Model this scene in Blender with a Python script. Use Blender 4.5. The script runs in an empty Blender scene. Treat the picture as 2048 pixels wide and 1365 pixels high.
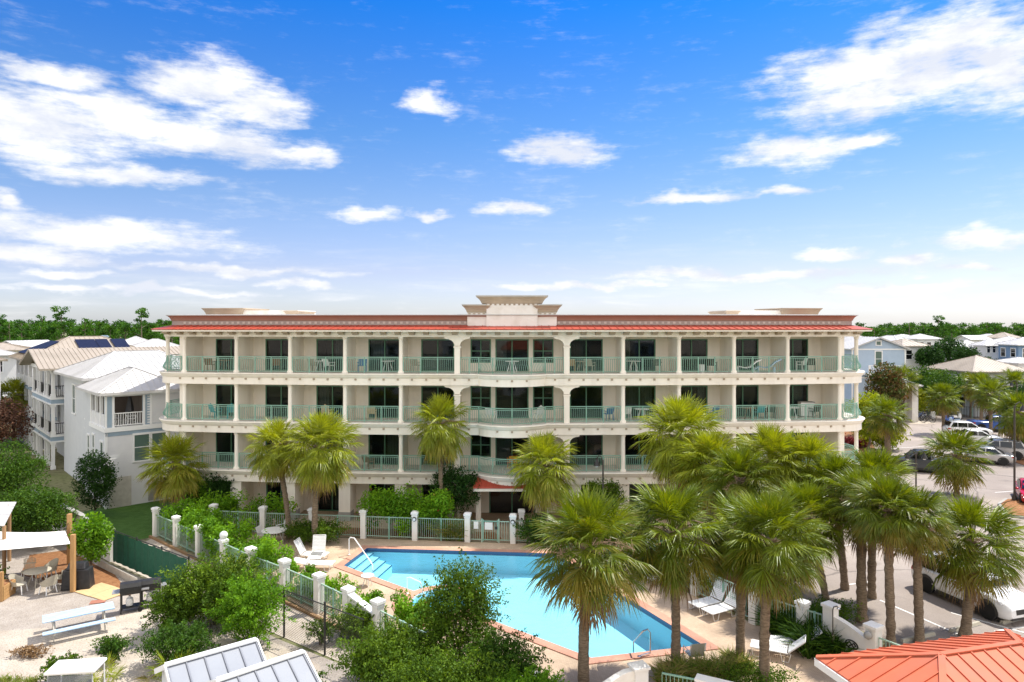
import bpy, math, random
import numpy as np
from mathutils import Vector, Matrix
from mathutils.geometry import tessellate_polygon
rad = math.radians
sin, cos, pi = math.sin, math.cos, math.pi
sc = bpy.context.scene
COL = sc.collection
# surveyed view: horizon row, focal length and eye height used to turn photo points into places on the site
F, HZ, CX, CH = 1365.0, 650.0, 1024.0, 12.2
def P(px, py, Y): return ((px-CX)/F*Y, Y, CH-(py-HZ)/F*Y)
def G(px, py, z=0.0):
    Y = (CH-z)*F/(py-HZ)
    return ((px-CX)/F*Y, Y, z)

# ---------------------------------------------------------------- mesh helpers
class MB:
    def __init__(s, T=None): s.v = []; s.f = []; s.mi = []; s.T = T; s.cur = 0
    def add(s, vs, fs):
        o = len(s.v); s.v += [tuple(v) for v in vs]
        s.f += [tuple(i+o for i in f) for f in fs]; s.mi += [s.cur]*len(fs); return s
    def hexa(s, b, t):
        return s.add(list(b)+list(t), [(3,2,1,0),(4,5,6,7),(0,1,5,4),(1,2,6,5),(2,3,7,6),(3,0,4,7)])
    def box(s, x0, x1, y0, y1, z0, z1):
        return s.hexa([(x0,y0,z0),(x1,y0,z0),(x1,y1,z0),(x0,y1,z0)], [(x0,y0,z1),(x1,y0,z1),(x1,y1,z1),(x0,y1,z1)])
    def bar(s, p, q, w, h=None, up=(0,0,1)):
        h = h or w
        p, q = Vector(p), Vector(q); d = (q-p)
        if d.length < 1e-6: return s
        d.normalize(); u = Vector(up)
        if abs(d.dot(u)) > .97: u = Vector((1,0,0)) if abs(d.x) < .9 else Vector((0,1,0))
        a = d.cross(u).normalized(); b = a.cross(d)
        a = a*(w/2); b = b*(h/2)
        return s.hexa([p-a-b, p+a-b, q+a-b, q-a-b], [p-a+b, p+a+b, q+a+b, q-a+b])
    def tube(s, pts, r, n=8, cap=True):
        pts = [Vector(p) for p in pts]; m = len(pts)
        rs = r if isinstance(r, (list, tuple)) else [r]*m
        vs = []; a = None
        for i in range(m):
            d = (pts[min(i+1, m-1)]-pts[max(i-1, 0)])
            d = d.normalized() if d.length > 1e-9 else Vector((0,0,1))
            if a is None:
                a = d.cross(Vector((0,0,1)) if abs(d.z) < .9 else Vector((1,0,0))).normalized()
            else:
                a = (a-d*a.dot(d)).normalized()
            b = d.cross(a)
            for k in range(n):
                t = 2*pi*k/n; vs.append(pts[i]+(a*cos(t)+b*sin(t))*rs[i])
        fs = [(i*n+k, i*n+(k+1) % n, (i+1)*n+(k+1) % n, (i+1)*n+k) for i in range(m-1) for k in range(n)]
        if cap: fs += [tuple(range(n-1, -1, -1)), tuple((m-1)*n+k for k in range(n))]
        return s.add(vs, fs)
    def lathe(s, prof, n=16, c=(0,0,0), axis='z'):
        vs = []
        for r, z in prof:
            for k in range(n):
                t = 2*pi*k/n; x, y = r*cos(t), r*sin(t)
                if axis == 'z': vs.append((c[0]+x, c[1]+y, c[2]+z))
                elif axis == 'y': vs.append((c[0]+x, c[1]+z, c[2]+y))
                else: vs.append((c[0]+z, c[1]+x, c[2]+y))
        m = len(prof)
        fs = [(i*n+k, i*n+(k+1) % n, (i+1)*n+(k+1) % n, (i+1)*n+k) for i in range(m-1) for k in range(n)]
        fs += [tuple(range(n-1, -1, -1)), tuple((m-1)*n+k for k in range(n))]
        return s.add(vs, fs)
    def prism(s, poly, z0, z1):
        n = len(poly)
        vs = [(x, y, z0) for x, y in poly]+[(x, y, z1) for x, y in poly]
        fs = [tuple(range(n-1, -1, -1)), tuple(range(n, 2*n))]+[(k, (k+1) % n, n+(k+1) % n, n+k) for k in range(n)]
        return s.add(vs, fs)
    def slab(s, pts, n):                      # planar polygon in 3-D given thickness vector n
        m = len(pts); q = [Vector(p)+Vector(n) for p in pts]
        return s.add(list(pts)+q, [tuple(range(m)), tuple(range(2*m-1, m-1, -1))]+[(k, m+k, m+(k+1) % m, (k+1) % m) for k in range(m)])
    def sheet(s, polys, z=0.0):               # flat sheet with holes (first polygon is the outline)
        tri = tessellate_polygon([[Vector((x, y, 0)) for x, y in p] for p in polys])
        flat = [(x, y, z) for p in polys for x, y in p]
        fs = []
        for a, b, c in tri:
            A, B, C = flat[a], flat[b], flat[c]
            if (B[0]-A[0])*(C[1]-A[1])-(B[1]-A[1])*(C[0]-A[0]) < 0: b, c = c, b
            fs.append((a, b, c))
        return s.add(flat, fs)
    def ball(s, c, r, n=10, m=6, sq=(1,1,1)):
        vs = [(c[0], c[1], c[2]-r*sq[2])]
        for i in range(1, m):
            a = -pi/2+pi*i/m
            vs += [(c[0]+r*sq[0]*cos(a)*cos(2*pi*k/n), c[1]+r*sq[1]*cos(a)*sin(2*pi*k/n), c[2]+r*sq[2]*sin(a)) for k in range(n)]
        vs.append((c[0], c[1], c[2]+r*sq[2])); L = len(vs)-1
        fs = [(0, 1+(k+1) % n, 1+k) for k in range(n)]
        for i in range(m-2):
            fs += [(1+i*n+k, 1+i*n+(k+1) % n, 1+(i+1)*n+(k+1) % n, 1+(i+1)*n+k) for k in range(n)]
        fs += [(L, L-n+k, L-n+(k+1) % n) for k in range(n)]
        return s.add(vs, fs)

def root_of(o):
    while o.parent: o = o.parent
    return o
def obj(name, mb, mats, parent=None, world=False, smooth=None, bevel=0):
    """links one mesh object; world=True: the shape was drawn in site coordinates"""
    vs = mb.v
    if mb.T: vs = [mb.T(v) for v in vs]
    if world and parent:
        L = root_of(parent).location; vs = [(v[0]-L.x, v[1]-L.y, v[2]-L.z) for v in vs]
    me = bpy.data.meshes.new(name); me.from_pydata([tuple(v) for v in vs], [], mb.f)
    if not isinstance(mats, (list, tuple)): mats = [mats]
    for m in mats: me.materials.append(m)
    if len(mats) > 1: me.polygons.foreach_set('material_index', mb.mi)
    if smooth is not None:
        me.polygons.foreach_set('use_smooth', [True]*len(me.polygons)); me.set_sharp_from_angle(angle=rad(smooth))
    me.update()
    o = bpy.data.objects.new(name, me); COL.objects.link(o)
    if parent: o.parent = parent
    if bevel:
        b = o.modifiers.new('bevel', 'BEVEL'); b.width = bevel; b.segments = 2; b.limit_method = 'ANGLE'
    return o
def link(name, me, parent=None):
    o = bpy.data.objects.new(name, me); COL.objects.link(o)
    if parent: o.parent = parent
    return o
def tag(o, label=None, cat=None, group=None, kind=None):
    if label: o['label'] = label
    if cat: o['category'] = cat
    if group: o['group'] = group
    if kind: o['kind'] = kind
    return o
def thing(name, label, cat, loc=(0,0,0), rz=0.0, group=None):
    o = bpy.data.objects.new(name, None); COL.objects.link(o)
    o.empty_display_size = .2
    o.location = loc; o.rotation_euler = (0, 0, rz)
    return tag(o, label, cat, group)
def setting(name, mb, mats, **k): return tag(obj(name, mb, mats, **k), kind='structure')
def dup(root, loc, rz=0.0, label=None, group=None, scale=None):
    r = root.copy(); COL.objects.link(r); r.location = loc; r.rotation_euler = (0, 0, rz)
    if label: r['label'] = label
    if group: r['group'] = group
    if scale: r.scale = scale if isinstance(scale, (list, tuple)) else (scale,)*3
    for ch in list(root.children):
        c = ch.copy(); COL.objects.link(c); c.parent = r
        for g in list(ch.children):
            d = g.copy(); COL.objects.link(d); d.parent = c
    return r
def np_mesh(name, V, mat, tone=None, k=4):
    V = np.asarray(V, dtype=np.float32).reshape(-1, 3); n = len(V); m = n//k
    me = bpy.data.meshes.new(name)
    me.vertices.add(n); me.vertices.foreach_set('co', V.ravel())
    me.loops.add(n); me.loops.foreach_set('vertex_index', np.arange(n, dtype=np.int32))
    me.polygons.add(m); me.polygons.foreach_set('loop_start', np.arange(0, n, k, dtype=np.int32))
    me.update(calc_edges=True)
    if tone is not None:
        a = me.attributes.new('tone', 'FLOAT', 'FACE'); a.data.foreach_set('value', np.asarray(tone, dtype=np.float32))
    me.materials.append(mat); me.validate(); return me

# ---------------------------------------------------------------- materials
def nt(name):
    m = bpy.data.materials.new(name); m.use_nodes = True
    t = m.node_tree; return m, t, t.nodes['Principled BSDF']
def N(t, kind, **k):
    n = t.nodes.new(kind)
    for a, b in k.items(): setattr(n, a, b)
    return n
def col(c): return (c[0], c[1], c[2], 1)
def mat(name, c, c2=None, scale=2.0, rough=.7, metal=0.0, bump=0.0, bscale=30.0, spec=.35, stretch=(1,1,1), stain=None, sscale=.5):
    m, t, b = nt(name); L = t.links.new
    b.inputs['Roughness'].default_value = rough; b.inputs['Metallic'].default_value = metal
    b.inputs['Specular IOR Level'].default_value = spec
    b.inputs['Base Color'].default_value = col(c)
    tc = N(t, 'ShaderNodeTexCoord'); mp = N(t, 'ShaderNodeMapping'); mp.inputs['Scale'].default_value = stretch
    L(tc.outputs['Object'], mp.inputs[0])
    if c2 is None: c2 = tuple(x*.86 for x in c)
    n1 = N(t, 'ShaderNodeTexNoise'); n1.inputs['Scale'].default_value = scale; n1.inputs['Detail'].default_value = 8; n1.inputs['Roughness'].default_value = .65
    L(mp.outputs[0], n1.inputs['Vector'])
    r = N(t, 'ShaderNodeValToRGB'); r.color_ramp.elements[0].position = .35; r.color_ramp.elements[1].position = .65
    r.color_ramp.elements[0].color = col(c2); r.color_ramp.elements[1].color = col(c)
    L(n1.outputs['Fac'], r.inputs[0]); out = r.outputs[0]
    if stain:
        n3 = N(t, 'ShaderNodeTexNoise'); n3.inputs['Scale'].default_value = sscale; n3.inputs['Detail'].default_value = 6
        L(mp.outputs[0], n3.inputs['Vector'])
        r3 = N(t, 'ShaderNodeMapRange'); r3.inputs['From Min'].default_value = .5; r3.inputs['From Max'].default_value = .72
        L(n3.outputs['Fac'], r3.inputs['Value'])
        mx = N(t, 'ShaderNodeMix', data_type='RGBA'); L(r3.outputs[0], mx.inputs[0]); L(out, mx.inputs[6]); mx.inputs[7].default_value = col(stain); out = mx.outputs[2]
    L(out, b.inputs['Base Color'])
    if bump:
        n2 = N(t, 'ShaderNodeTexNoise'); n2.inputs['Scale'].default_value = bscale; n2.inputs['Detail'].default_value = 4
        L(mp.outputs[0], n2.inputs['Vector'])
        bp = N(t, 'ShaderNodeBump'); bp.inputs['Strength'].default_value = bump; bp.inputs['Distance'].default_value = .05
        L(n2.outputs['Fac'], bp.inputs['Height']); L(bp.outputs[0], b.inputs['Normal'])
    return m
def leafmat(name, ca, cb, cc, trans=.35, rough=.55, spec=.12):
    """per-leaf tone runs ca (young, bright) .. cb .. cc (old)"""
    m, t, b = nt(name); L = t.links.new
    at = N(t, 'ShaderNodeAttribute', attribute_name='tone')
    r = N(t, 'ShaderNodeValToRGB'); e = r.color_ramp.elements
    e[0].position = 0; e[0].color = col(ca); e[1].position = 1; e[1].color = col(cc)
    k = e.new(.5); k.color = col(cb)
    oi = N(t, 'ShaderNodeObjectInfo'); ad = N(t, 'ShaderNodeMath', operation='MULTIPLY_ADD')
    L(oi.outputs['Random'], ad.inputs[0]); ad.inputs[1].default_value = .16; L(at.outputs['Fac'], ad.inputs[2])
    L(ad.outputs[0], r.inputs[0]); L(r.outputs[0], b.inputs['Base Color'])
    b.inputs['Roughness'].default_value = rough; b.inputs['Specular IOR Level'].default_value = spec
    tr = N(t, 'ShaderNodeBsdfTranslucent'); hs = N(t, 'ShaderNodeHueSaturation')
    hs.inputs['Value'].default_value = 1.6; hs.inputs['Hue'].default_value = .485; hs.inputs['Saturation'].default_value = 1.1; L(r.outputs[0], hs.inputs['Color']); L(hs.outputs[0], tr.inputs[0])
    mx = N(t, 'ShaderNodeMixShader'); mx.inputs[0].default_value = trans
    L(b.outputs[0], mx.inputs[1]); L(tr.outputs[0], mx.inputs[2]); L(mx.outputs[0], t.nodes['Material Output'].inputs[0])
    return m
def glassmat(name, c, tint, mixf, rough=.03):
    m, t, b = nt(name); L = t.links.new
    b.inputs['Base Color'].default_value = col(c); b.inputs['Roughness'].default_value = rough; b.inputs['Specular IOR Level'].default_value = .9
    tr = N(t, 'ShaderNodeBsdfTransparent'); tr.inputs[0].default_value = col(tint)
    mx = N(t, 'ShaderNodeMixShader'); mx.inputs[0].default_value = mixf
    L(b.outputs[0], mx.inputs[1]); L(tr.outputs[0], mx.inputs[2]); L(mx.outputs[0], t.nodes['Material Output'].inputs[0])
    tc = N(t, 'ShaderNodeTexCoord'); n2 = N(t, 'ShaderNodeTexNoise'); n2.inputs['Scale'].default_value = .8
    L(tc.outputs['Object'], n2.inputs['Vector']); bp = N(t, 'ShaderNodeBump'); bp.inputs['Strength'].default_value = .06
    L(n2.outputs['Fac'], bp.inputs['Height']); L(bp.outputs[0], b.inputs['Normal'])
    return m
def groundmat(name, cols, scale, fine=None, fscale=60, bump=.3, rough=.9, big=.12, cracks=0):
    """two-scale soil: large patches and fine speckle"""
    m, t, b = nt(name); L = t.links.new
    b.inputs['Roughness'].default_value = rough; b.inputs['Specular IOR Level'].default_value = .2
    tc = N(t, 'ShaderNodeTexCoord')
    n1 = N(t, 'ShaderNodeTexNoise'); n1.inputs['Scale'].default_value = scale; n1.inputs['Detail'].default_value = 10; n1.inputs['Roughness'].default_value = .62; L(tc.outputs['Object'], n1.inputs['Vector'])
    r = N(t, 'ShaderNodeValToRGB'); e = r.color_ramp.elements; k = len(cols)
    e[0].position = .3; e[0].color = col(cols[0]); e[1].position = .7; e[1].color = col(cols[-1])
    for i in range(1, k-1): e.new(.3+.4*i/(k-1)).color = col(cols[i])
    L(n1.outputs['Fac'], r.inputs[0]); out = r.outputs[0]
    n2 = N(t, 'ShaderNodeTexNoise'); n2.inputs['Scale'].default_value = fscale; n2.inputs['Detail'].default_value = 3; L(tc.outputs['Object'], n2.inputs['Vector'])
    if fine:
        mr = N(t, 'ShaderNodeMapRange'); mr.inputs['From Min'].default_value = .52; mr.inputs['From Max'].default_value = .66; mr.inputs['To Max'].default_value = .8
        L(n2.outputs['Fac'], mr.inputs['Value'])
        mx = N(t, 'ShaderNodeMix', data_type='RGBA'); L(mr.outputs[0], mx.inputs[0]); L(out, mx.inputs[6]); mx.inputs[7].default_value = col(fine); out = mx.outputs[2]
    n3 = N(t, 'ShaderNodeTexNoise'); n3.inputs['Scale'].default_value = big; n3.inputs['Detail'].default_value = 3; L(tc.outputs['Object'], n3.inputs['Vector'])
    mr3 = N(t, 'ShaderNodeMapRange'); mr3.inputs['From Min'].default_value = .3; mr3.inputs['From Max'].default_value = .7; mr3.inputs['To Min'].default_value = .8; mr3.inputs['To Max'].default_value = 1.1
    L(n3.outputs['Fac'], mr3.inputs['Value'])
    mm = N(t, 'ShaderNodeVectorMath', operation='SCALE'); L(out, mm.inputs[0]); L(mr3.outputs[0], mm.inputs['Scale'])
    fin_ = mm.outputs[0]
    if cracks:      # sealed cracks and old oil patches in the surface
        wp = N(t, 'ShaderNodeMix', data_type='RGBA', blend_type='LINEAR_LIGHT'); wp.inputs[0].default_value = .6; L(tc.outputs['Object'], wp.inputs[6]); L(n1.outputs['Color'], wp.inputs[7])
        vo = N(t, 'ShaderNodeTexVoronoi', feature='DISTANCE_TO_EDGE'); vo.inputs['Scale'].default_value = cracks; L(wp.outputs[2], vo.inputs['Vector'])
        lt = N(t, 'ShaderNodeMapRange'); lt.inputs['From Min'].default_value = .004; lt.inputs['From Max'].default_value = .012; lt.inputs['To Min'].default_value = .62; L(vo.outputs['Distance'], lt.inputs['Value'])
        n5 = N(t, 'ShaderNodeTexNoise'); n5.inputs['Scale'].default_value = .55; n5.inputs['Detail'].default_value = 5; L(tc.outputs['Object'], n5.inputs['Vector'])
        oi = N(t, 'ShaderNodeMapRange'); oi.inputs['From Min'].default_value = .62; oi.inputs['From Max'].default_value = .72; oi.inputs['To Min'].default_value = 1; oi.inputs['To Max'].default_value = .74; L(n5.outputs['Fac'], oi.inputs['Value'])
        m1 = N(t, 'ShaderNodeVectorMath', operation='SCALE'); L(fin_, m1.inputs[0]); L(lt.outputs[0], m1.inputs['Scale'])
        m2 = N(t, 'ShaderNodeVectorMath', operation='SCALE'); L(m1.outputs[0], m2.inputs[0]); L(oi.outputs[0], m2.inputs['Scale']); fin_ = m2.outputs[0]
    L(fin_, b.inputs['Base Color'])
    bp = N(t, 'ShaderNodeBump'); bp.inputs['Strength'].default_value = bump; bp.inputs['Distance'].default_value = .06
    L(n2.outputs['Fac'], bp.inputs['Height']); L(bp.outputs[0], b.inputs['Normal'])
    return m
def brickmat(name, c1, c2, mortar, scale, rot=0.0, rough=.8):
    m, t, b = nt(name); L = t.links.new
    tc = N(t, 'ShaderNodeTexCoord'); mp = N(t, 'ShaderNodeMapping'); mp.inputs['Rotation'].default_value = (0, 0, rot); L(tc.outputs['Object'], mp.inputs[0])
    br = N(t, 'ShaderNodeTexBrick'); br.inputs['Scale'].default_value = scale; br.inputs['Color1'].default_value = col(c1); br.inputs['Color2'].default_value = col(c2); br.inputs['Mortar'].default_value = col(mortar)
    br.inputs['Mortar Size'].default_value = .022; L(mp.outputs[0], br.inputs['Vector'])
    n1 = N(t, 'ShaderNodeTexNoise'); n1.inputs['Scale'].default_value = .6; n1.inputs['Detail'].default_value = 8; L(tc.outputs['Object'], n1.inputs['Vector'])
    mr = N(t, 'ShaderNodeMapRange'); mr.inputs['From Min'].default_value = .3; mr.inputs['From Max'].default_value = .7; mr.inputs['To Min'].default_value = .72; mr.inputs['To Max'].default_value = 1.12; L(n1.outputs['Fac'], mr.inputs['Value'])
    mm = N(t, 'ShaderNodeVectorMath', operation='SCALE'); L(br.outputs['Color'], mm.inputs[0]); L(mr.outputs[0], mm.inputs['Scale'])
    L(mm.outputs[0], b.inputs['Base Color']); b.inputs['Roughness'].default_value = rough; b.inputs['Specular IOR Level'].default_value = .25
    bp = N(t, 'ShaderNodeBump'); bp.inputs['Strength'].default_value = .25; bp.inputs['Distance'].default_value = .01; bp.invert = True
    L(br.outputs['Fac'], bp.inputs['Height']); L(bp.outputs[0], b.inputs['Normal'])
    return m

STUCCO = mat('cream_stucco', (.88,.82,.725), (.85,.785,.685), 1.2, .85, bump=.12, bscale=60, stain=(.76,.70,.61), sscale=1.1, stretch=(1.3,1.3,.22))
WHITEST = mat('white_stucco', (.80,.78,.74), (.74,.71,.66), 1.5, .8, bump=.12, bscale=60, stain=(.62,.58,.52), sscale=.8)
TAN = mat('tan_moulding', (.48,.385,.29), (.43,.345,.255), 2, .75, stain=(.36,.29,.22), sscale=.6)
TANBOUNCE = mat('red_bounce_tan_moulding', (.37,.215,.16), (.33,.19,.14), 2, .8, stain=(.31,.20,.16), sscale=.5)  # tan moulding; red bounce off the metal roof is mixed into its colour
FRIEZE = mat('mauve_frieze', (.40,.335,.30), (.36,.30,.27), 2, .8)
DENTIL = mat('pale_dentil', (.60,.53,.48), None, 2, .8)
CAPMETAL = mat('grey_cap_metal', (.50,.50,.49), None, 3, .5, metal=.2)
REDROOF = mat('red_metal_roof', (.38,.062,.035), (.32,.05,.028), 1.5, .5, spec=.3)
ORANGEROOF = mat('orange_metal_roof', (.56,.145,.075), (.50,.125,.065), .8, .6, spec=.2, stain=(.46,.135,.08), sscale=1.2)
GREENMETAL = mat('seafoam_painted_metal', (.23,.41,.325), (.20,.37,.29), 3, .4, spec=.5)
GREENFRAME = mat('green_door_frame', (.085,.21,.13), None, 3, .45)
PALEGREEN = mat('pale_green_fence_paint', (.33,.46,.37), (.28,.40,.32), 2, .5, spec=.4)
WHITEPAINT = mat('white_paint', (.80,.79,.77), (.74,.73,.71), 2, .55, stain=(.66,.64,.60), sscale=1.0)
WHITETRIM = mat('white_trim', (.80,.80,.79), (.76,.76,.75), 2, .6)
PALEBOARD = mat('pale_grey_boards', (.58,.60,.62), (.54,.56,.585), 1.5, .7)
WHITEBOARD = mat('white_boards', (.68,.68,.68), (.63,.63,.64), 1.5, .7)
SKYBLUE = mat('powder_blue_boards', (.40,.49,.60), (.36,.45,.56), 1.5, .7)
BLUEGREY = mat('blue_grey_boards', (.30,.39,.47), None, 1.5, .7)
DEEPBLUE = mat('mid_blue_boards', (.20,.30,.46), None, 1.5, .7)
METALWHITE = mat('white_metal_roofing', (.53,.52,.51), (.48,.47,.46), .6, .5, metal=.0, spec=.45, stain=(.42,.41,.39), sscale=.5)
METALBEIGE = mat('beige_metal_roofing', (.37,.315,.25), (.33,.28,.22), .6, .5, spec=.35, stain=(.29,.245,.19), sscale=.5)
METALGREY = mat('pale_blue_grey_roofing', (.29,.305,.335), (.26,.275,.305), .6, .5, spec=.3)
SEAMGREY = mat('grey_seam', (.20,.21,.24), None, 3, .5)
GLASS = glassmat('dark_window_glass', (.008,.013,.015), (.66,.74,.74), .66)
GLASSDARK = glassmat('tinted_glass', (.01,.012,.014), (.15,.17,.18), .25)
GLASSGREEN = glassmat('greenish_window_glass', (.10,.17,.14), (.3,.4,.36), .25, .06)
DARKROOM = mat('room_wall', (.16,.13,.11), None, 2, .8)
CURTAIN = mat('pale_curtain', (.72,.70,.65), (.60,.58,.53), 14, .9, stretch=(6,6,.1))
CONCRETE = mat('grey_concrete', (.36,.35,.33), (.30,.29,.27), 2, .85, bump=.15)
BROWNWOOD = mat('brown_wood', (.33,.20,.10), (.24,.14,.07), 3, .7, stretch=(6,6,.6), bump=.2)
WARMWOOD = mat('warm_timber', (.46,.27,.11), (.36,.20,.08), 3, .7, stretch=(5,5,.5), bump=.15)
BRACKET = mat('tan_bracket', (.42,.34,.25), None, 4, .7)
STEEL = mat('brushed_steel', (.62,.62,.62), (.5,.5,.5), 6, .25, metal=1.0)
BLACKMETAL = mat('black_metal', (.02,.02,.021), (.035,.033,.03), 8, .45)
DARKBRONZE = mat('dark_bronze_pole', (.055,.045,.038), None, 3, .5)
BLACKCLOTH = mat('black_vinyl_cover', (.018,.018,.02), (.03,.03,.032), 4, .4, bump=.4, bscale=6)
RUBBER = mat('tyre_rubber', (.018,.018,.018), None, 10, .8)
TEAL = mat('teal_plastic', (.05,.36,.40), None, 3, .4)
CREAMPLASTIC = mat('cream_wicker', (.50,.46,.37), (.36,.33,.26), 40, .7, bump=.4, bscale=90)
WHITEPLASTIC = mat('white_vinyl_straps', (.80,.80,.79), (.74,.74,.73), 3, .4)
PALEBLUEWOOD = mat('weathered_blue_paint', (.40,.56,.74), (.34,.48,.64), 3, .6, stain=(.52,.60,.66), sscale=2.0, stretch=(1,5,5))
GREYWOOD = mat('weathered_white_wood', (.55,.52,.46), (.44,.41,.36), 3, .75)
PLYWOOD = mat('plywood_sheet', (.56,.40,.21), (.50,.34,.17), 2, .8, stretch=(1,6,1))
SAILCLOTH = mat('white_sail_cloth', (.82,.78,.72), (.78,.74,.68), 3, .8)
SCREENGREEN = mat('green_privacy_screen', (.012,.075,.045), (.02,.10,.06), 5, .8, bump=.3, bscale=60)
DECKFIN = mat('pale_bounce_deck', (.72,.67,.60), None, 2, .8)  # balcony floor tone made pale to bounce light into the balconies
MULCH = groundmat('pine_straw_mulch', [(.20,.085,.035),(.30,.14,.06),(.36,.19,.09)], 4, (.10,.045,.02), 45, .6)
GRAVEL = groundmat('pale_gravel', [(.33,.285,.24),(.40,.35,.30),(.46,.41,.36)], 1.2, (.20,.17,.145), 26, .7)
SAND = groundmat('white_sand', [(.38,.32,.26),(.46,.40,.33),(.52,.46,.39)], .9, (.28,.23,.17), 18, .4)
LAWN = groundmat('short_lawn', [(.05,.115,.02),(.075,.16,.03),(.10,.19,.045)], 2.5, (.03,.075,.012), 40, .5)
LOT = groundmat('bleached_asphalt', [(.29,.245,.215),(.33,.28,.245),(.37,.32,.28)], .35, (.25,.21,.185), 30, .12, .85, big=.06, cracks=.16)
EARTH = groundmat('neighbourhood_ground', [(.10,.13,.035),(.22,.21,.11),(.38,.33,.25)], .08, (.07,.08,.03), 3, .3)
PAVERS = brickmat('tan_deck_pavers', (.56,.42,.30), (.48,.355,.25), (.36,.28,.20), 4.6, rad(41))
COPING = brickmat('salmon_coping', (.58,.30,.21), (.53,.26,.185), (.40,.24,.18), 2.4, rad(41))
PLASTER = mat('pool_plaster', (.60,.83,.92), (.57,.81,.91), .7, .6)
POOLTILE = mat('navy_pool_tile', (.03,.07,.18), None, 20, .25, spec=.6)
PAINTLINE = mat('white_road_paint', (.74,.72,.68), (.60,.57,.53), 6, .8)
BARK = mat('palm_bark', (.33,.25,.17), (.15,.105,.07), 6, .95, stretch=(1,1,3.5), bump=1.0, bscale=16)
BARKGREY = mat('grey_bark', (.20,.165,.125), (.12,.095,.07), 6, .95, stretch=(1,1,.4), bump=.8, bscale=18)
PALMLEAF = leafmat('fan_palm_leaf', (.25,.30,.015), (.088,.135,.009), (.23,.18,.024), .26, .4, .3)
PALMYEL = leafmat('sunbleached_palm_leaf', (.40,.43,.03), (.17,.215,.015), (.38,.30,.045), .27, .4, .3)
DEADLEAF = leafmat('dry_palm_leaf', (.38,.25,.12), (.25,.16,.08), (.16,.10,.055), .2)
STALK = mat('tan_flower_stalk', (.42,.28,.19), None, 8, .8)
HEDGE = leafmat('glossy_hedge_leaf', (.24,.43,.022), (.13,.28,.016), (.05,.13,.01), .34)
SHRUBYEL = leafmat('bright_shrub_leaf', (.19,.285,.018), (.08,.15,.012), (.03,.065,.007), .24)
TREELEAF = leafmat('mid_green_leaf', (.11,.20,.02), (.048,.11,.012), (.018,.05,.007), .25)
DARKLEAF = leafmat('dark_glossy_leaf', (.055,.125,.02), (.026,.07,.012), (.013,.04,.008), .2)
PINELEAF = leafmat('pine_needle', (.10,.215,.02), (.05,.135,.014), (.024,.07,.009), .25)
PLUMLEAF = leafmat('bronze_leaf', (.19,.095,.05), (.09,.045,.03), (.05,.03,.022), .2)
GOLDLEAF = leafmat('golden_leaf', (.42,.40,.02), (.25,.30,.018), (.11,.17,.012), .3)
BRONZEMAG = leafmat('magnolia_leaf', (.14,.14,.035), (.045,.08,.015), (.18,.09,.035), .15)
GRASSLEAF = leafmat('grass_blade', (.24,.31,.04), (.10,.18,.02), (.36,.29,.11), .3)
REDFLOWER = leafmat('red_plant_leaf', (.38,.05,.04), (.20,.03,.03), (.10,.03,.03), .2)
CARWHITE = mat('white_car_paint', (.78,.78,.78), (.77,.77,.77), 1, .18, spec=.6)
CARSILVER = mat('silver_car_paint', (.48,.47,.46), None, 1, .25, metal=.5)
CARBLUE = mat('blue_car_paint', (.06,.13,.42), None, 1, .2, spec=.6)
CARDARK = mat('charcoal_car_paint', (.05,.055,.06), None, 1, .25, spec=.6)
CARRED = mat('red_car_paint', (.50,.01,.025), None, 1, .2, spec=.6)
CHROME = mat('alloy_rim', (.6,.6,.6), None, 4, .25, metal=.9)
HEADLAMP = mat('headlamp_lens', (.75,.76,.78), None, 4, .1, spec=.8)
TAILLAMP = mat('red_lamp_lens', (.45,.02,.02), None, 4, .2, spec=.7)
SOLAR = mat('solar_panel', (.010,.013,.035), (.014,.02,.05), 4, .6, spec=.12)

def water_mat():
    m, t, b = nt('pool_water'); L = t.links.new
    gl = N(t, 'ShaderNodeBsdfGlossy'); gl.inputs['Roughness'].default_value = .04
    tr = N(t, 'ShaderNodeBsdfTransparent'); tr.inputs[0].default_value = (.64,.91,.98,1)
    fr = N(t, 'ShaderNodeFresnel'); fr.inputs['IOR'].default_value = 1.33
    tc = N(t, 'ShaderNodeTexCoord'); n1 = N(t, 'ShaderNodeTexNoise'); n1.inputs['Scale'].default_value = 3.2; n1.inputs['Detail'].default_value = 4
    L(tc.outputs['Object'], n1.inputs['Vector']); bp = N(t, 'ShaderNodeBump'); bp.inputs['Strength'].default_value = .6; bp.inputs['Distance'].default_value = .06
    L(n1.outputs['Fac'], bp.inputs['Height'])
    for n in (gl, fr): L(bp.outputs[0], n.inputs['Normal'])
    mx = N(t, 'ShaderNodeMixShader'); L(fr.outputs[0], mx.inputs[0]); L(tr.outputs[0], mx.inputs[1]); L(gl.outputs[0], mx.inputs[2])
    L(mx.outputs[0], t.nodes['Material Output'].inputs[0]); return m
WATER = water_mat()
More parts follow.
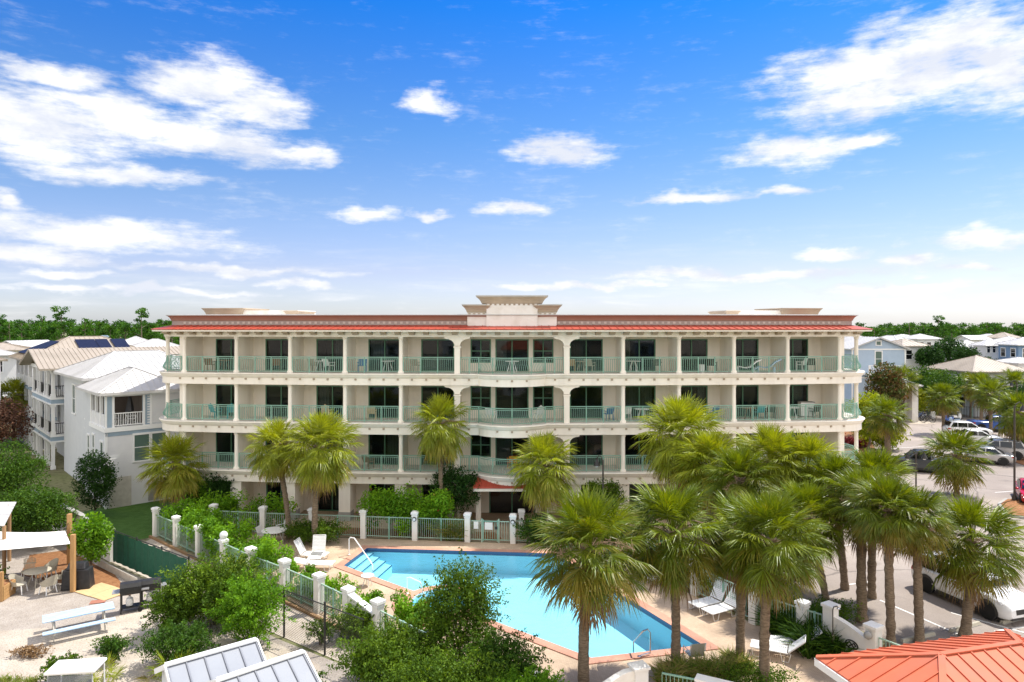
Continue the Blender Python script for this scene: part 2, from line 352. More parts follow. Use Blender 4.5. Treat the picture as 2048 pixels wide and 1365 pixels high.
def mesh_mat(name, c, scale, wire):
    """woven wire: diamond mesh with open holes"""
    m, t, b = nt(name); L = t.links.new
    b.inputs['Base Color'].default_value = col(c); b.inputs['Roughness'].default_value = .5
    tc = N(t, 'ShaderNodeTexCoord'); outs = []
    for sgn in (1, -1):
        dt = N(t, 'ShaderNodeVectorMath', operation='DOT_PRODUCT'); L(tc.outputs['Object'], dt.inputs[0]); dt.inputs[1].default_value = (scale*.75, -scale*.66, sgn*scale)
        fr = N(t, 'ShaderNodeMath', operation='FRACT'); L(dt.outputs['Value'], fr.inputs[0])
        lt = N(t, 'ShaderNodeMath', operation='LESS_THAN'); L(fr.outputs[0], lt.inputs[0]); lt.inputs[1].default_value = wire; outs.append(lt)
    mxm = N(t, 'ShaderNodeMath', operation='MAXIMUM'); L(outs[0].outputs[0], mxm.inputs[0]); L(outs[1].outputs[0], mxm.inputs[1])
    tr = N(t, 'ShaderNodeBsdfTransparent'); mx = N(t, 'ShaderNodeMixShader')
    L(mxm.outputs[0], mx.inputs[0]); L(tr.outputs[0], mx.inputs[1]); L(b.outputs[0], mx.inputs[2]); L(mx.outputs[0], t.nodes['Material Output'].inputs[0])
    return m
CHAINLINK = mesh_mat('black_chain_link', (.02,.02,.02), 11, .11)

# ---------------------------------------------------------------- camera, sun, sky
cam = bpy.data.cameras.new('camera'); co = bpy.data.objects.new('camera', cam); COL.objects.link(co)
co.location = (0, 0, CH); co.rotation_euler = (rad(90), 0, 0)
cam.sensor_width = 36; cam.lens = F/2048*36; cam.shift_y = -(682.5-HZ)/2048; cam.clip_end = 6000; cam.clip_start = .1
sc.camera = co
SUN_EL, SUN_AZ = rad(58), rad(60)
S = Vector((cos(SUN_EL)*sin(SUN_AZ), cos(SUN_EL)*cos(SUN_AZ), sin(SUN_EL)))
sl = bpy.data.lights.new('sun', 'SUN'); sl.energy = 5.0; sl.angle = rad(.5); sl.color = (1, .95,.86)
so = bpy.data.objects.new('sun', sl); COL.objects.link(so); so.rotation_euler = S.to_track_quat('Z', 'Y').to_euler()
w = bpy.data.worlds.new('World'); sc.world = w; w.use_nodes = True
t = w.node_tree; L = t.links.new
bg = t.nodes['Background']; bg.inputs['Strength'].default_value = .15
def Mth(op, a, b=None, c=None, clamp=False):
    n = N(t, 'ShaderNodeMath', operation=op, use_clamp=clamp)
    for i, x in enumerate((a, b, c)):
        if x is None: continue
        if isinstance(x, (int, float)): n.inputs[i].default_value = x
        else: L(x, n.inputs[i])
    return n.outputs[0]
sky = N(t, 'ShaderNodeTexSky', sky_type='NISHITA'); sky.sun_disc = False; sky.sun_elevation = SUN_EL; sky.sun_rotation = SUN_AZ
sky.air_density = 1.0; sky.dust_density = .6; sky.ozone_density = 2.0
tc = N(t, 'ShaderNodeTexCoord'); sx = N(t, 'ShaderNodeSeparateXYZ'); L(tc.outputs['Generated'], sx.inputs[0])
az = Mth('ARCTAN2', sx.outputs[0], sx.outputs[1]); el = Mth('ARCSINE', sx.outputs[2])
grade = N(t, 'ShaderNodeValToRGB'); ge = grade.color_ramp.elements; L(Mth('MULTIPLY', el, 2.0, clamp=True), grade.inputs[0])
GRADE = [(0, (0.681, 0.741, 0.975)), (0.152, (0.652, 0.61, 0.789)), (0.35, (0.504, 0.586, 0.752)), (0.54, (0.308, 0.537, 0.802)), (0.72, (0.173, 0.477, 0.88)), (0.87, (0.064, 0.443, 0.951)), (1.0, (0.033, 0.409, 0.965))]
ge[0].position, ge[0].color = GRADE[0][0], col(GRADE[0][1]); ge[1].position, ge[1].color = GRADE[-1][0], col(GRADE[-1][1])
for p_, c_ in GRADE[1:-1]: ge.new(p_).color = col(c_)
mul = N(t, 'ShaderNodeMix', data_type='RGBA', blend_type='MULTIPLY'); mul.inputs[0].default_value = 1
L(sky.outputs[0], mul.inputs[6]); L(grade.outputs[0], mul.inputs[7])
cv = N(t, 'ShaderNodeCombineXYZ'); L(az, cv.inputs[0]); L(el, cv.inputs[1])
def noise(scale, sq, detail, off=(0,0,0), rough=.6):
    mp = N(t, 'ShaderNodeMapping'); mp.inputs['Scale'].default_value = (1, sq, 1); mp.inputs['Location'].default_value = off; L(cv.outputs[0], mp.inputs[0])
    n = N(t, 'ShaderNodeTexNoise'); n.inputs['Scale'].default_value = scale; n.inputs['Detail'].default_value = detail; n.inputs['Roughness'].default_value = rough
    L(mp.outputs[0], n.inputs['Vector']); return n.outputs['Fac']
wn = N(t, 'ShaderNodeTexNoise'); wn.inputs['Scale'].default_value = 14; wn.inputs['Detail'].default_value = 5
wmp = N(t, 'ShaderNodeMapping'); wmp.inputs['Scale'].default_value = (1, 1.8, 1); L(cv.outputs[0], wmp.inputs[0]); L(wmp.outputs[0], wn.inputs['Vector'])
wv = N(t, 'ShaderNodeVectorMath', operation='MULTIPLY_ADD'); L(wn.outputs['Color'], wv.inputs[0]); wv.inputs[1].default_value = (.12, .045, 0); wv.inputs[2].default_value = (-.06, -.0225, 0)
wa = N(t, 'ShaderNodeVectorMath', operation='ADD'); L(wv.outputs[0], wa.inputs[0]); L(cv.outputs[0], wa.inputs[1])
CLOUDS = [(90,250,260,80),(250,240,150,55),(1850,150,190,60),(410,170,150,55),(490,215,130,60),(430,285,220,45),(600,312,70,16),(110,152,150,26),(250,350,190,24),(10,405,60,26),
 (200,470,330,36),(60,512,200,22),(480,541,270,11),(140,552,130,9),(850,205,62,26),(1120,305,105,36),(735,428,78,17),(865,428,50,11),(1020,420,95,18),
 (1390,394,140,13),(1570,384,100,10),(1740,140,240,60),(1890,85,230,75),(2010,120,150,100),(1710,205,190,42),(1590,300,130,32),(1700,288,90,18),
 (1960,477,140,20),(1680,503,80,11),(1815,524,70,12),(1960,532,110,9),(1500,548,330,13),(600,568,100,9),(1150,572,230,9),(1800,572,260,10),(300,585,300,9),(560,300,60,12)]
acc = None
for (px, py, rx, ry) in CLOUDS:
    a0 = math.atan((px-CX)/F); e0 = math.atan((HZ-py)/F*cos(a0))
    ra = rx/F*cos(a0)**2*1.3; re = ry/F*cos(a0)*cos(e0)**2*1.5
    sb = N(t, 'ShaderNodeVectorMath', operation='MULTIPLY_ADD'); L(wa.outputs[0], sb.inputs[0]); sb.inputs[1].default_value = (1/ra, 1/re, 0); sb.inputs[2].default_value = (-a0/ra, -e0/re, 0)
    ln = N(t, 'ShaderNodeVectorMath', operation='LENGTH'); L(sb.outputs[0], ln.inputs[0])
    bl = Mth('SUBTRACT', 1.0, ln.outputs['Value'], clamp=True)
    bl = Mth('MULTIPLY', bl, 1.25)
    acc = bl if acc is None else Mth('SMOOTH_MAX', acc, bl, .12)
n_big = noise(9, 2.2, 9, (3.1,1.7,0), .62); n_fin = noise(34, 2.6, 6, (7.7,2.2,0), .65); n_str = noise(15, 6, 8, (2.7,.4,0), .68)
nn = Mth('ADD', Mth('MULTIPLY', Mth('SUBTRACT', n_big, .5), 1.25), Mth('ADD', Mth('MULTIPLY', Mth('SUBTRACT', n_fin, .5), .7), Mth('MULTIPLY', Mth('SUBTRACT', n_str, .5), 1.1)))
dens = Mth('SUBTRACT', Mth('ADD', acc, nn), .30)
has = Mth('MULTIPLY', acc, 6.0, clamp=True)
sm = N(t, 'ShaderNodeMapRange', interpolation_type='SMOOTHSTEP'); L(dens, sm.inputs['Value']); sm.inputs['From Min'].default_value = -.2; sm.inputs['From Max'].default_value = .72
cover = Mth('MULTIPLY', sm.outputs[0], has)
# thin cirrus veil low in the sky
veil = noise(5, 9, 6, (1.3,5.0,0), .6)
vm = N(t, 'ShaderNodeMapRange', interpolation_type='SMOOTHSTEP'); L(veil, vm.inputs['Value']); vm.inputs['From Min'].default_value = .48; vm.inputs['From Max'].default_value = .75; vm.inputs['To Max'].default_value = .55
ve = N(t, 'ShaderNodeMapRange', interpolation_type='SMOOTHSTEP'); L(el, ve.inputs['Value']); ve.inputs['From Min'].default_value = .17; ve.inputs['From Max'].default_value = .02
cover = Mth('MAXIMUM', cover, Mth('MULTIPLY', vm.outputs[0], ve.outputs[0]))
# broken unseen cumulus added behind the viewer, bright and warm to light the facade
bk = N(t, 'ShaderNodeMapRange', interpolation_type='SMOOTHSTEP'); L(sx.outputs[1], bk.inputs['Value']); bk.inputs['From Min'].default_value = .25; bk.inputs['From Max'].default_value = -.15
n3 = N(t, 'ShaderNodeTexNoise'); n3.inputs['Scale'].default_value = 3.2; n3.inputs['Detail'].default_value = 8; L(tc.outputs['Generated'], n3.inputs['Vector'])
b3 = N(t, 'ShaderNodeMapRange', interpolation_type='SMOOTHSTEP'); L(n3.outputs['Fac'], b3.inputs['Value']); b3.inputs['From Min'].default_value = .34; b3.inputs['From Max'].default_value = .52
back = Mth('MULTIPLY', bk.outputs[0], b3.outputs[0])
# cloud body: thick parts and undersides a little greyer
sh = noise(9, 2.2, 5, (3.1,1.58,0), .6)
shade = N(t, 'ShaderNodeMapRange'); L(Mth('SUBTRACT', n_big, sh), shade.inputs['Value']); shade.inputs['From Min'].default_value = -.14; shade.inputs['From Max'].default_value = .12; shade.inputs['To Min'].default_value = 0; shade.inputs['To Max'].default_value = 1
cc = N(t, 'ShaderNodeMix', data_type='RGBA'); L(shade.outputs[0], cc.inputs[0]); cc.inputs[6].default_value = (3.95,4.15,4.65,1); cc.inputs[7].default_value = (5.35,5.35,5.4,1)
fin = N(t, 'ShaderNodeMix', data_type='RGBA'); L(cover, fin.inputs[0]); L(mul.outputs[2], fin.inputs[6]); L(cc.outputs[2], fin.inputs[7])
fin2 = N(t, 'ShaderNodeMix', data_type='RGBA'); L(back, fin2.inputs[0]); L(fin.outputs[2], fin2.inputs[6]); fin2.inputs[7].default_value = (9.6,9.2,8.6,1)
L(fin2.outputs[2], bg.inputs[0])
sc.view_settings.view_transform = 'Standard'; sc.view_settings.look = 'None'; sc.view_settings.exposure = .49; sc.view_settings.gamma = 1
sc.cycles.max_bounces = 10; sc.cycles.diffuse_bounces = 7; sc.cycles.transparent_max_bounces = 16; sc.cycles.use_denoising = True
sc.cycles.caustics_reflective = False; sc.cycles.caustics_refractive = False
# ================================================================ the grounds
def g2(px, py): return G(px, py)[:2]
A_, B_, C_, D_, E_ = (-7.9,37.2), (2.3,36.3), (7.25,25.95), (2.9,24.95), (-8.5,34.5)
SPA, SPAR = (-3.05, 30.0), 1.35
def spa_arc(r, outer):
    """arc of the round spa between its two crossings with the near side of the pool"""
    d = Vector((D_[0]-E_[0], D_[1]-E_[1])).normalized(); a0 = math.atan2(d.y, d.x)
    return [(SPA[0]+r*cos(a0+k*pi/16*(-1 if outer else 1)), SPA[1]+r*sin(a0+k*pi/16*(-1 if outer else 1))) for k in range(17)]
def offset(poly, d):
    n = len(poly); out = []
    ar = sum(poly[i][0]*poly[(i+1) % n][1]-poly[(i+1) % n][0]*poly[i][1] for i in range(n)); sg = 1 if ar > 0 else -1
    for i in range(n):
        p, q, r = Vector(poly[i-1]), Vector(poly[i]), Vector(poly[(i+1) % n])
        e1, e2 = (q-p).normalized(), (r-q).normalized()
        n1, n2 = Vector((e1.y, -e1.x))*sg, Vector((e2.y, -e2.x))*sg
        m = n1+n2; m = m/max(.25, m.dot(m))*2 if m.length > 1e-6 else n1
        out.append((q.x+m.x*d, q.y+m.y*d))
    return out
rimo = SPAR+.42
pool_in = [A_, B_, C_, D_]+spa_arc(rimo, False)+[E_]
hole = [A_, B_, C_, D_]+spa_arc(rimo, True)[:]+[E_]
hole = offset(hole, .42)
# the site ground, one sheet with the pool pit cut out
setting('ground', MB().sheet([[(-1500,-70),(1500,-70),(1500,2600),(-1500,2600)], hole], -.03), EARTH)
deck = [(-20.5,40.2),(-8,38.95),(.2,38.1),(3.6,38.6),(6.2,34.2),(9.7,28.1),(12.4,24.4),(12.6,12),(2,15),(-1.2,21.2),(-6.4,27.0)]
setting('beach', MB().sheet([[(-1500,-1500),(1500,-1500),(1500,-70),(-1500,-70)]], -.04), SAND)
setting('pool_deck', MB().sheet([deck, hole], .0), PAVERS)
setting('building_patio', MB().sheet([[(-24,46.2),(-12,44.8),(0,44.2),(12,44.8),(24,46.2),(24,42.8),(12,40.9),(3.5,38.8),(.2,38.25),(-8,39.1),(-17,40.1)]], -.012), PAVERS)
setting('gravel_yard', MB().sheet([[(-60,14),(-60,38),(-38,42),(-29.9,42.7),(-20.6,34.9),(-8.9,26.4),(-5.2,23.9),(-4,14)]], -.012), GRAVEL)
setting('sand_patch', MB().sheet([[g2(-40,1300),g2(0,1262),g2(90,1256),g2(160,1268),g2(230,1232),g2(300,1215),g2(420,1240),g2(560,1290),g2(640,1330),(-5,19),(-8,14),(-24,14)]], -.006), SAND)
setting('sand_strip', MB().sheet([[(-20.6,35.1),(-20.6,39.3),(-6.5,27.0),(-1.3,21.1),(-2,14),(-4.6,16),(-5.1,23.9)]], -.008), SAND)
setting('lawn', MB().sheet([[(-28.6,43.4),(-22.3,37.6),(-20.75,39.2),(-20.9,41.5),(-23.5,47.5),(-27,46.5)]], -.004), LAWN)
setting('mulch_bed', MB().sheet([[g2(60,1110),g2(135,1100),g2(230,1150),g2(262,1190),g2(215,1195),g2(165,1172),g2(110,1165),g2(40,1150)]], -.004), MULCH)
setting('mulch_strip', MB().sheet([[(3.8,38.5),(6.4,34.2),(9.9,28.2),(12.7,24.6),(13.2,20),(15.0,20.4),(14.5,25.4),(12.2,29.2),(10.0,34.5),(8.4,40.5)]], .012), MULCH)
setting('planting_bed', MB().sheet([[(-19.8,40.7),(-9,39.4),(-.4,38.5),(-1,40.1),(-9,41.0),(-19.5,42.2)]], .0), MULCH)
setting('parking_lot', MB().sheet([[(14.6,18),(15.1,25.4),(12.7,29.4),(10.5,34.6),(9.2,40.4),(14,41.0),(24.5,43.2),(27.5,50),(30,60),(33,72),(37,80),(38.5,92),(120,92),(120,18)]], -.02), LOT)
setting('lane', MB().sheet([[(46.5,92),(57,190),(63,190),(52.5,92)]], -.018), LOT)
for px, py in ((1740,893),):
    pass
isl = [g2(1995,1010),g2(2010,1000),g2(2048,1000),g2(2120,1010),g2(2120,1045),g2(2048,1038),g2(2010,1032)]
kb = MB(); kb.prism(isl, -.02, .12); setting('planter_kerb', kb, CONCRETE)
setting('planter_mulch', MB().sheet([offset(isl, -.18)], .125), MULCH)
isl2 = [g2(1975,906),g2(2060,890),g2(2120,905),g2(2060,935)]
setting('far_planter_mulch', MB().sheet([isl2], .02), MULCH)
setting('verge_mulch', MB().sheet([[(30.2,60.2),(33.2,72),(37,80),(41,84),(46,84),(46,80),(39,75),(35.3,66),(33,61)]], .006), MULCH)
# painted bay lines
pl = MB()
def line(p, q, w_=.11):
    p, q = Vector(p), Vector(q); d = (q-p).normalized(); n = Vector((-d.y, d.x))*(w_/2)
    pl.add([(p-n).to_3d(), (q-n).to_3d(), (q+n).to_3d(), (p+n).to_3d()], [(0,1,2,3)])
for a, b in (((1650,1095),(1742,1085)),((1690,1170),(1742,1163)),((1760,1200),(1990,1300)),((1902,1225),(2060,1268)),((1990,1262),(2060,1252)),((1862,1005),(1880,1022)),
             ((1560,905),(1760,897)),((1880,1085),(1990,1070)),((1990,985),(2060,980)),((1800,980),(1870,990)),((1740,900),(1850,893)),((1780,870),(1860,868))):
    line(g2(*a), g2(*b))
for v in range(len(pl.v)): pl.v[v] = (pl.v[v][0], pl.v[v][1], -.012)
setting('bay_marking', pl, PAINTLINE)

# ---------------------------------------------------------------- swimming pool
pool = thing('swimming_pool', 'turquoise five-sided swimming pool with salmon brick coping', 'pool', (-.5,31,0))
m = MB(); n_ = len(pool_in); z0, z1 = -1.15, -.17
def wallring(m, poly, za, zb):
    k = len(poly); m.add([(x, y, za) for x, y in poly]+[(x, y, zb) for x, y in poly], [(i, (i+1) % k, k+(i+1) % k, k+i) for i in range(k)])
wallring(m, pool_in, z0, z1); m.sheet([pool_in], z0); obj('basin', m, PLASTER, pool, True)
m = MB(); wallring(m, pool_in, z1, .03); obj('tile_band', m, POOLTILE, pool, True)
# steps in the shallow corner, along the A-E side
ax = Vector((E_[0]-A_[0], E_[1]-A_[1])); per = Vector((-ax.y, ax.x)).normalized()
if per.x < 0: per = -per
m, nz = MB(), MB()
for k in range(4):
    a, b = Vector(A_), Vector(E_); s0, s1 = .42*k, .42*(k+1)
    la = ax.normalized()
    top = -.2-.13*k
    q = [a+per*s0+la*(.06+.12*k), a+per*s1+la*(.1+.16*k), b+per*s1*1.0-la*(-.22*k-.22), b+per*s0-la*(-.22*k)]
    q = [(v.x, v.y) for v in q]; m.prism(q, z0, top)
    n1, n2 = Vector(q[1]), Vector(q[2]); nz.bar((n1.x, n1.y, top+.006), (n2.x, n2.y, top+.006), .05, .02)
st = obj('step', m, PLASTER, pool, True); obj('step_nosing', nz, POOLTILE, st).location = (0, 0, 0)
bpy.data.objects['step_nosing'].data.transform(Matrix.Translation(-pool.location))
m = MB(); m.sheet([pool_in], -.06); obj('water_surface', m, WATER, pool, True)
m = MB(); oo = hole; m.sheet([oo, pool_in[:4]+spa_arc(rimo, True)+[E_]], .035)
wallring(m, oo, -.03, .035)
ring_o = [(SPA[0]+rimo*cos(k*pi/24), SPA[1]+rimo*sin(k*pi/24)) for k in range(48)]; ring_i = [(SPA[0]+SPAR*cos(k*pi/24), SPA[1]+SPAR*sin(k*pi/24)) for k in range(48)]
obj('coping', m, COPING, pool, True)
m = MB(); m.sheet([ring_o, ring_i], .09); wallring(m, ring_o, -1.15, .09); sp = obj('spa_rim', m, COPING, pool, True)
m = MB(); wallring(m, ring_i, -.8, .088); m.sheet([ring_i], -.8); obj('spa_basin', m, PLASTER, pool, True)
m = MB(); m.sheet([ring_i], -.02); obj('spa_water', m, WATER, pool, True)
def rail(name, label, pts, r=.03, matl=STEEL, cat='handrail'):
    o = thing(name, label, cat, (pts[0][0], pts[0][1], 0)); m = MB(); m.tube(pts, r, 8); obj('tube', m, matl, o, True, 40)
    for p in (pts[0], pts[-1]):
        m = MB(); m.lathe([(.07,0),(.07,.02),(.03,.03)], 10, (p[0], p[1], p[2])); obj('flange', m, matl, o, True)
    return o
a = G(698,1111); b = G(745,1138)
rail('pool_handrail', 'slim sloping white handrail over the shallow pool steps', [(a[0],a[1],.03),(a[0],a[1],.85),(a[0]+.08,a[1]-.04,.95),(a[0]+.3,a[1]-.12,.95),(b[0]-.1,b[1]+.06,.32),(b[0],b[1],.2),(b[0]+.02,b[1],-.35)], .032, WHITEPAINT)
a = G(1300,1312); b = G(1268,1306)
rail('ladder_rail', 'tubular steel grab rail at the near corner of the pool', [(a[0]-.42,a[1]-.12,.03),(a[0]-.3,a[1]-.14,.1),(a[0],a[1]-.03,.12),(a[0],a[1],.25),(a[0],a[1],.85),(a[0]-.08,a[1]+.02,.97),(a[0]-.25,a[1]+.03,.9),(b[0],b[1]+.15,.35),(b[0],b[1]+.15,-.3)], .03, STEEL)
a = G(805,1178); b = G(835,1190)
rail('spa_handrail', 'low white handrail stepping down into the round spa', [(-4.75,30.9,.03),(-4.75,30.9,.75),(-4.6,30.8,.8),(-4.1,30.5,.7),(-3.9,30.4,.1)], .025, WHITEPAINT)

# ================================================================ the condominium block
YC, RR = 42.2, 160.0
def arc(v):
    s, d, z = v; r = RR-d; a = s/RR
    return (r*sin(a), YC+RR-r*cos(a), z)
def AM(): return MB(arc)
def abox(m, s0, s1, d0, d1, z0, z1):
    n = max(1, int(abs(s1-s0)/3.6+.5))
    for k in range(n):
        a, b = s0+(s1-s0)*k/n, s0+(s1-s0)*(k+1)/n
        m.box(a, b, d0, d1, z0, z1)
cond = thing('condominium_block', 'long cream four-storey condo block with green balcony rails and red metal eave', 'building', (0,YC,0))
FL = [3.08, 6.13, 9.18]; SLB = .72; BD = 14.0
COLS = [3.38+3.52*k for k in range(6)]
def bow(s, B=1.1, w_=2.05):
    if abs(s) >= w_: return 0.0
    r = (w_*w_+B*B)/(2*B); return -(math.sqrt(r*r-s*s)-(r-B))
def front_path(bowed=True, full=True):
    """(s, d, outward ns, nd) along the balcony edge, round both corners"""
    pts = []
    ss = [-21.2+42.4*k/48 for k in range(49)]
    if bowed: ss = sorted([x for x in ss if abs(x) > 2.2]+[-2.06,2.06]+[-2.05+4.1*k/16 for k in range(17)])
    rc = 2.0
    left = [(-23.2, 10, -1, 0), (-23.2, 6, -1, 0), (-23.2, 3.5, -1, 0)]+[(-21.2-rc*cos(t*pi/20), 2-rc*sin(t*pi/20), -cos(t*pi/20), -sin(t*pi/20)) for t in range(0, 10)]
    mid = []
    for x in ss:
        d = bow(x) if bowed else 0
        if bowed and abs(x) < 2.05:
            e = .01; g = (bow(min(x+e,2.0499))-bow(max(x-e,-2.0499)))/(2*e); l = math.hypot(g, 1); mid.append((x, d, g/l, -1/l))
        else: mid.append((x, d, 0, -1))
    right = [(-a, b, -c, d_) for a, b, c, d_ in reversed(left)]
    return left+mid+right
def sweep(m, path, prof, closed=False):
    k = len(prof)
    vs = [(s+ns*o, d+nd*o, z) for s, d, ns, nd in path for o, z in prof]
    fs = [(i*k+j, (i+1)*k+j, (i+1)*k+j+1, i*k+j+1) for i in range(len(path)-1) for j in range(k-1)]
    m.add(vs, fs)
PATH = front_path()
def slab_floor(m, path, o, z):
    """fills from the swept edge back to the rear"""
    e = [(s+ns*o, d+nd*o) for s, d, ns, nd in path]
    for i in range(len(e)-1):
        (s0, d0), (s1, d1) = e[i], e[i+1]
        if abs(s1-s0) < 1e-4: continue
        m.add([(s0,d0,z),(s1,d1,z),(s1,10,z),(s0,10,z)], [(0,1,2,3)])
for fi, z in enumerate(FL):
    m = AM()
    sweep(m, PATH, [(.40,z),(.42,z-.05),(.37,z-.11),(.33,z-.19),(.27,z-.27),(.22,z-.29),(.22,z-SLB),(-.1,z-SLB)])
    slab_floor(m, PATH, .40, z); slab_floor(m, PATH, -.1, z-SLB+.001)
    abox(m, -22, 22, 10, BD, z-.3, z)
    m.cur = 1
    for k in range(-24, 25):
        s = k*.88*1.0
        if abs(s) > 22.4: continue
        o = -.22 if abs(s) > 2.05 else bow(s)-.22
        if 1.2 < abs(s) < 2.2: continue
        if abs(s) > 21.2: o = 2-math.sqrt(max(0, 2.0**2-(abs(s)-21.2)**2))-.24
        m.box(s-.06, s+.06, o-.05, o+.02, z-.42, z-.31)
    obj('floor_slab', m, [STUCCO, BRACKET], cond, True)
    m = AM(); sweep(m, PATH, [(.395,z+.004),(.1,z+.006)]); slab_floor(m, PATH, .1, z+.005); obj('deck_finish', m, DECKFIN, cond, True)
# columns
def round_col(s, d, z0, z1, r=.125):
    m = AM()
    m.lathe([(r*1.6,z0),(r*1.6,z0+.08),(r*1.35,z0+.13),(r*1.02,z0+.2),(r*.95,z1-.22),(r*1.0,z1-.17),(r*1.3,z1-.14),(r*1.0,z1-.11),(r*1.45,z1-.04),(r*1.5,z1)], 14, (s,d,0))
    obj('column', m, STUCCO, cond, True, 40)
CEIL = [FL[1]-SLB, FL[2]-SLB, 11.45]
for fi, z in enumerate(FL):
    for c in COLS:
        for sg in (-1, 1):
            if c > 4: round_col(sg*c, .02, z, CEIL[fi])
    for sg in (-1, 1):
        round_col(sg*22.65, .75, z, CEIL[fi])
        # arched centre columns
        c = sg*COLS[0]; m = AM(); zc = CEIL[fi]; hw = .17
        m.box(c-hw, c+hw, -.15, .17, z, zc-.62)
        m.box(c-hw-.05, c+hw+.05, -.19, .21, zc-.67, zc-.58)
        for s2 in (-1, 1):
            pr = [(hw, zc-.55)]+[(hw+.50*(1-cos(t*pi/12)), zc-.55+.42*sin(t*pi/12)) for t in range(1, 7)]+[(hw+.62, zc-.09),(hw+.62, zc),(0, zc),(0, zc-.55)]
            f_ = [(c+s2*a, -.13, b) for a, b in pr]; k = len(f_); g_ = [(a, .15, b) for a, _, b in f_]
            m.add(f_+g_, [tuple(range(k)), tuple(range(2*k-1, k-1, -1))]+[(i, (i+1) % k, k+(i+1) % k, k+i) for i in range(k)])
        obj('arched_column', m, STUCCO, cond, True)
# ground-floor piers
for c in [-x for x in COLS[1:]]+COLS[1:]+[-3.9, 3.9]:
    m = AM(); m.box(c-.36, c+.36, -.1, .6, .55, FL[0]-SLB); p_ = obj('pier', m, STUCCO, cond, True)
    m = AM(); m.box(c-.38, c+.38, -.12, .62, 0, .55); q_ = obj('pier_plinth', m, CONCRETE, p_); q_.data.transform(Matrix.Translation(-cond.location))
# back walls with door and window openings
DOORS, WINS = [], []
def bays():
    for k in range(5):
        a, b = COLS[k], COLS[k+1]
        for sg in (-1, 1): yield sg, a, b
m = AM(); D0, D1 = 2.1, 2.32
def wall_bay(s0, s1, z, zt, holes):
    holes = sorted(holes); x = s0
    for h0, h1, hb, ht in holes:
        abox(m, x, h0, D0, D1, z, zt); abox(m, h0, h1, D0, D1, ht, zt)
        if hb > z+.02: abox(m, h0, h1, D0, D1, z, hb)
        x = h1
    abox(m, x, s1, D0, D1, z, zt)
for fi, z in enumerate(FL):
    zt = CEIL[fi]
    for sg, a, b in bays():
        h = (a+.42, a+2.6, z, z+2.08) if sg > 0 else (-a-2.6, -a-.42, z, z+2.08)
        wall_bay(min(sg*a, sg*b), max(sg*a, sg*b), z, zt, [h]); DOORS.append((fi,)+h)
    cw = [(-2.72,-1.38,z+.55,z+2.08),(-1.09,1.09,z,z+2.08),(1.38,2.72,z+.55,z+2.08)]
    wall_bay(-COLS[0], COLS[0], z, zt, cw)
    DOORS.append((fi,)+cw[1]); WINS += [(fi,)+cw[0], (fi,)+cw[2]]
    for sg in (-1, 1): abox(m, sg*21.0-.2+sg*.18, sg*21.0+.2+sg*.18, .12, BD, z, zt)
for sg, a, b in bays():       # ground floor
    h = (a+.5, a+2.55, 0, 2.1) if sg > 0 else (-a-2.55, -a-.5, 0, 2.1)
    wall_bay(min(sg*a, sg*b), max(sg*a, sg*b), 0, FL[0]-SLB, [h]); DOORS.append((-1,)+h)
wall_bay(-COLS[0], COLS[0], 0, FL[0]-SLB, [(-1.5,1.5,0,2.25)])
for sg in (-1, 1): abox(m, sg*21.0-.2+sg*.18, sg*21.0+.2+sg*.18, .5, BD, 0, FL[0]-SLB)
abox(m, -21.3, 21.3, BD-.3, BD, 0, 12)
obj('wall', m, STUCCO, cond, True)
for fi, z in enumerate([0]+FL):
    for c in COLS:
        for sg in (-1, 1):
            if fi and c > 20: continue
            m = AM(); m.box(sg*c-.07, sg*c+.07, .13 if fi else .62, D0, z, CEIL[fi-1] if fi else FL[0]-SLB); obj('balcony_partition', m, STUCCO, cond, True)
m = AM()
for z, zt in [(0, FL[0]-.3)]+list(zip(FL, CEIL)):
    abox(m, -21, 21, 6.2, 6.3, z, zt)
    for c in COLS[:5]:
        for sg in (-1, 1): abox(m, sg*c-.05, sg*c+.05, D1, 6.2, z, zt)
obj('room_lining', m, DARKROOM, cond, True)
def framed(name, s0, s1, z0, z1, lites, hbar=False, d=D0):
    m = AM(); e = .075; fr = .05
    for a, b, c, f in ((s0, s0+e, z0, z1), (s1-e, s1, z0, z1), (s0, s1, z1-e, z1), (s0, s1, z0, z0+e*.8)):
        m.box(a, b, d-.03, d+.09, c, f)
    for k in range(1, lites):
        x = s0+(s1-s0)*k/lites; m.box(x-fr*.7, x+fr*.7, d-.02, d+.08, z0+e, z1-e)
    if hbar: m.box(s0+e, s1-e, d-.015, d+.075, (z0+z1)/2+.0-.03, (z0+z1)/2+.03)
    o = obj(name, m, GREENFRAME, cond, True)
    g = AM(); g.box(s0+e, s1-e, d+.03, d+.04, z0+e*.8, z1-e)
    p = obj('pane', g, GLASS, o); p.data.transform(Matrix.Translation(-cond.location)); return o
rng = random.Random(4)
for fi, s0, s1, z0, z1 in DOORS:
    o = framed('sliding_door', s0, s1, z0, z1, 2)
    r_ = rng.random()
    if r_ < .62:
        c = AM(); w_ = (s1-s0)*rng.choice((.22,.3,.42,.5,.92)); a = s0+.08 if rng.random() < .5 else s1-.08-w_
        n = max(4, int(w_/.09))
        for k in range(n): c.box(a+w_*k/n, a+w_*(k+.9)/n, 2.45+.05*(k % 2), 2.49+.05*(k % 2), z0+.05, z1-.05)
        q = obj('curtain', c, CURTAIN, o); q.data.transform(Matrix.Translation(-cond.location))
for fi, s0, s1, z0, z1 in WINS: framed('window', s0, s1, z0, z1, 2, True)
m = AM(); m.box(-1.5, -1.42, D0-.02, D0+.1, 0, 2.25); m.box(1.42, 1.5, D0-.02, D0+.1, 0, 2.25); m.box(-1.42, 1.42, D0-.02, D0+.1, 2.17, 2.25); m.box(-.04, .04, D0-.02, D0+.1, 0, 2.17)
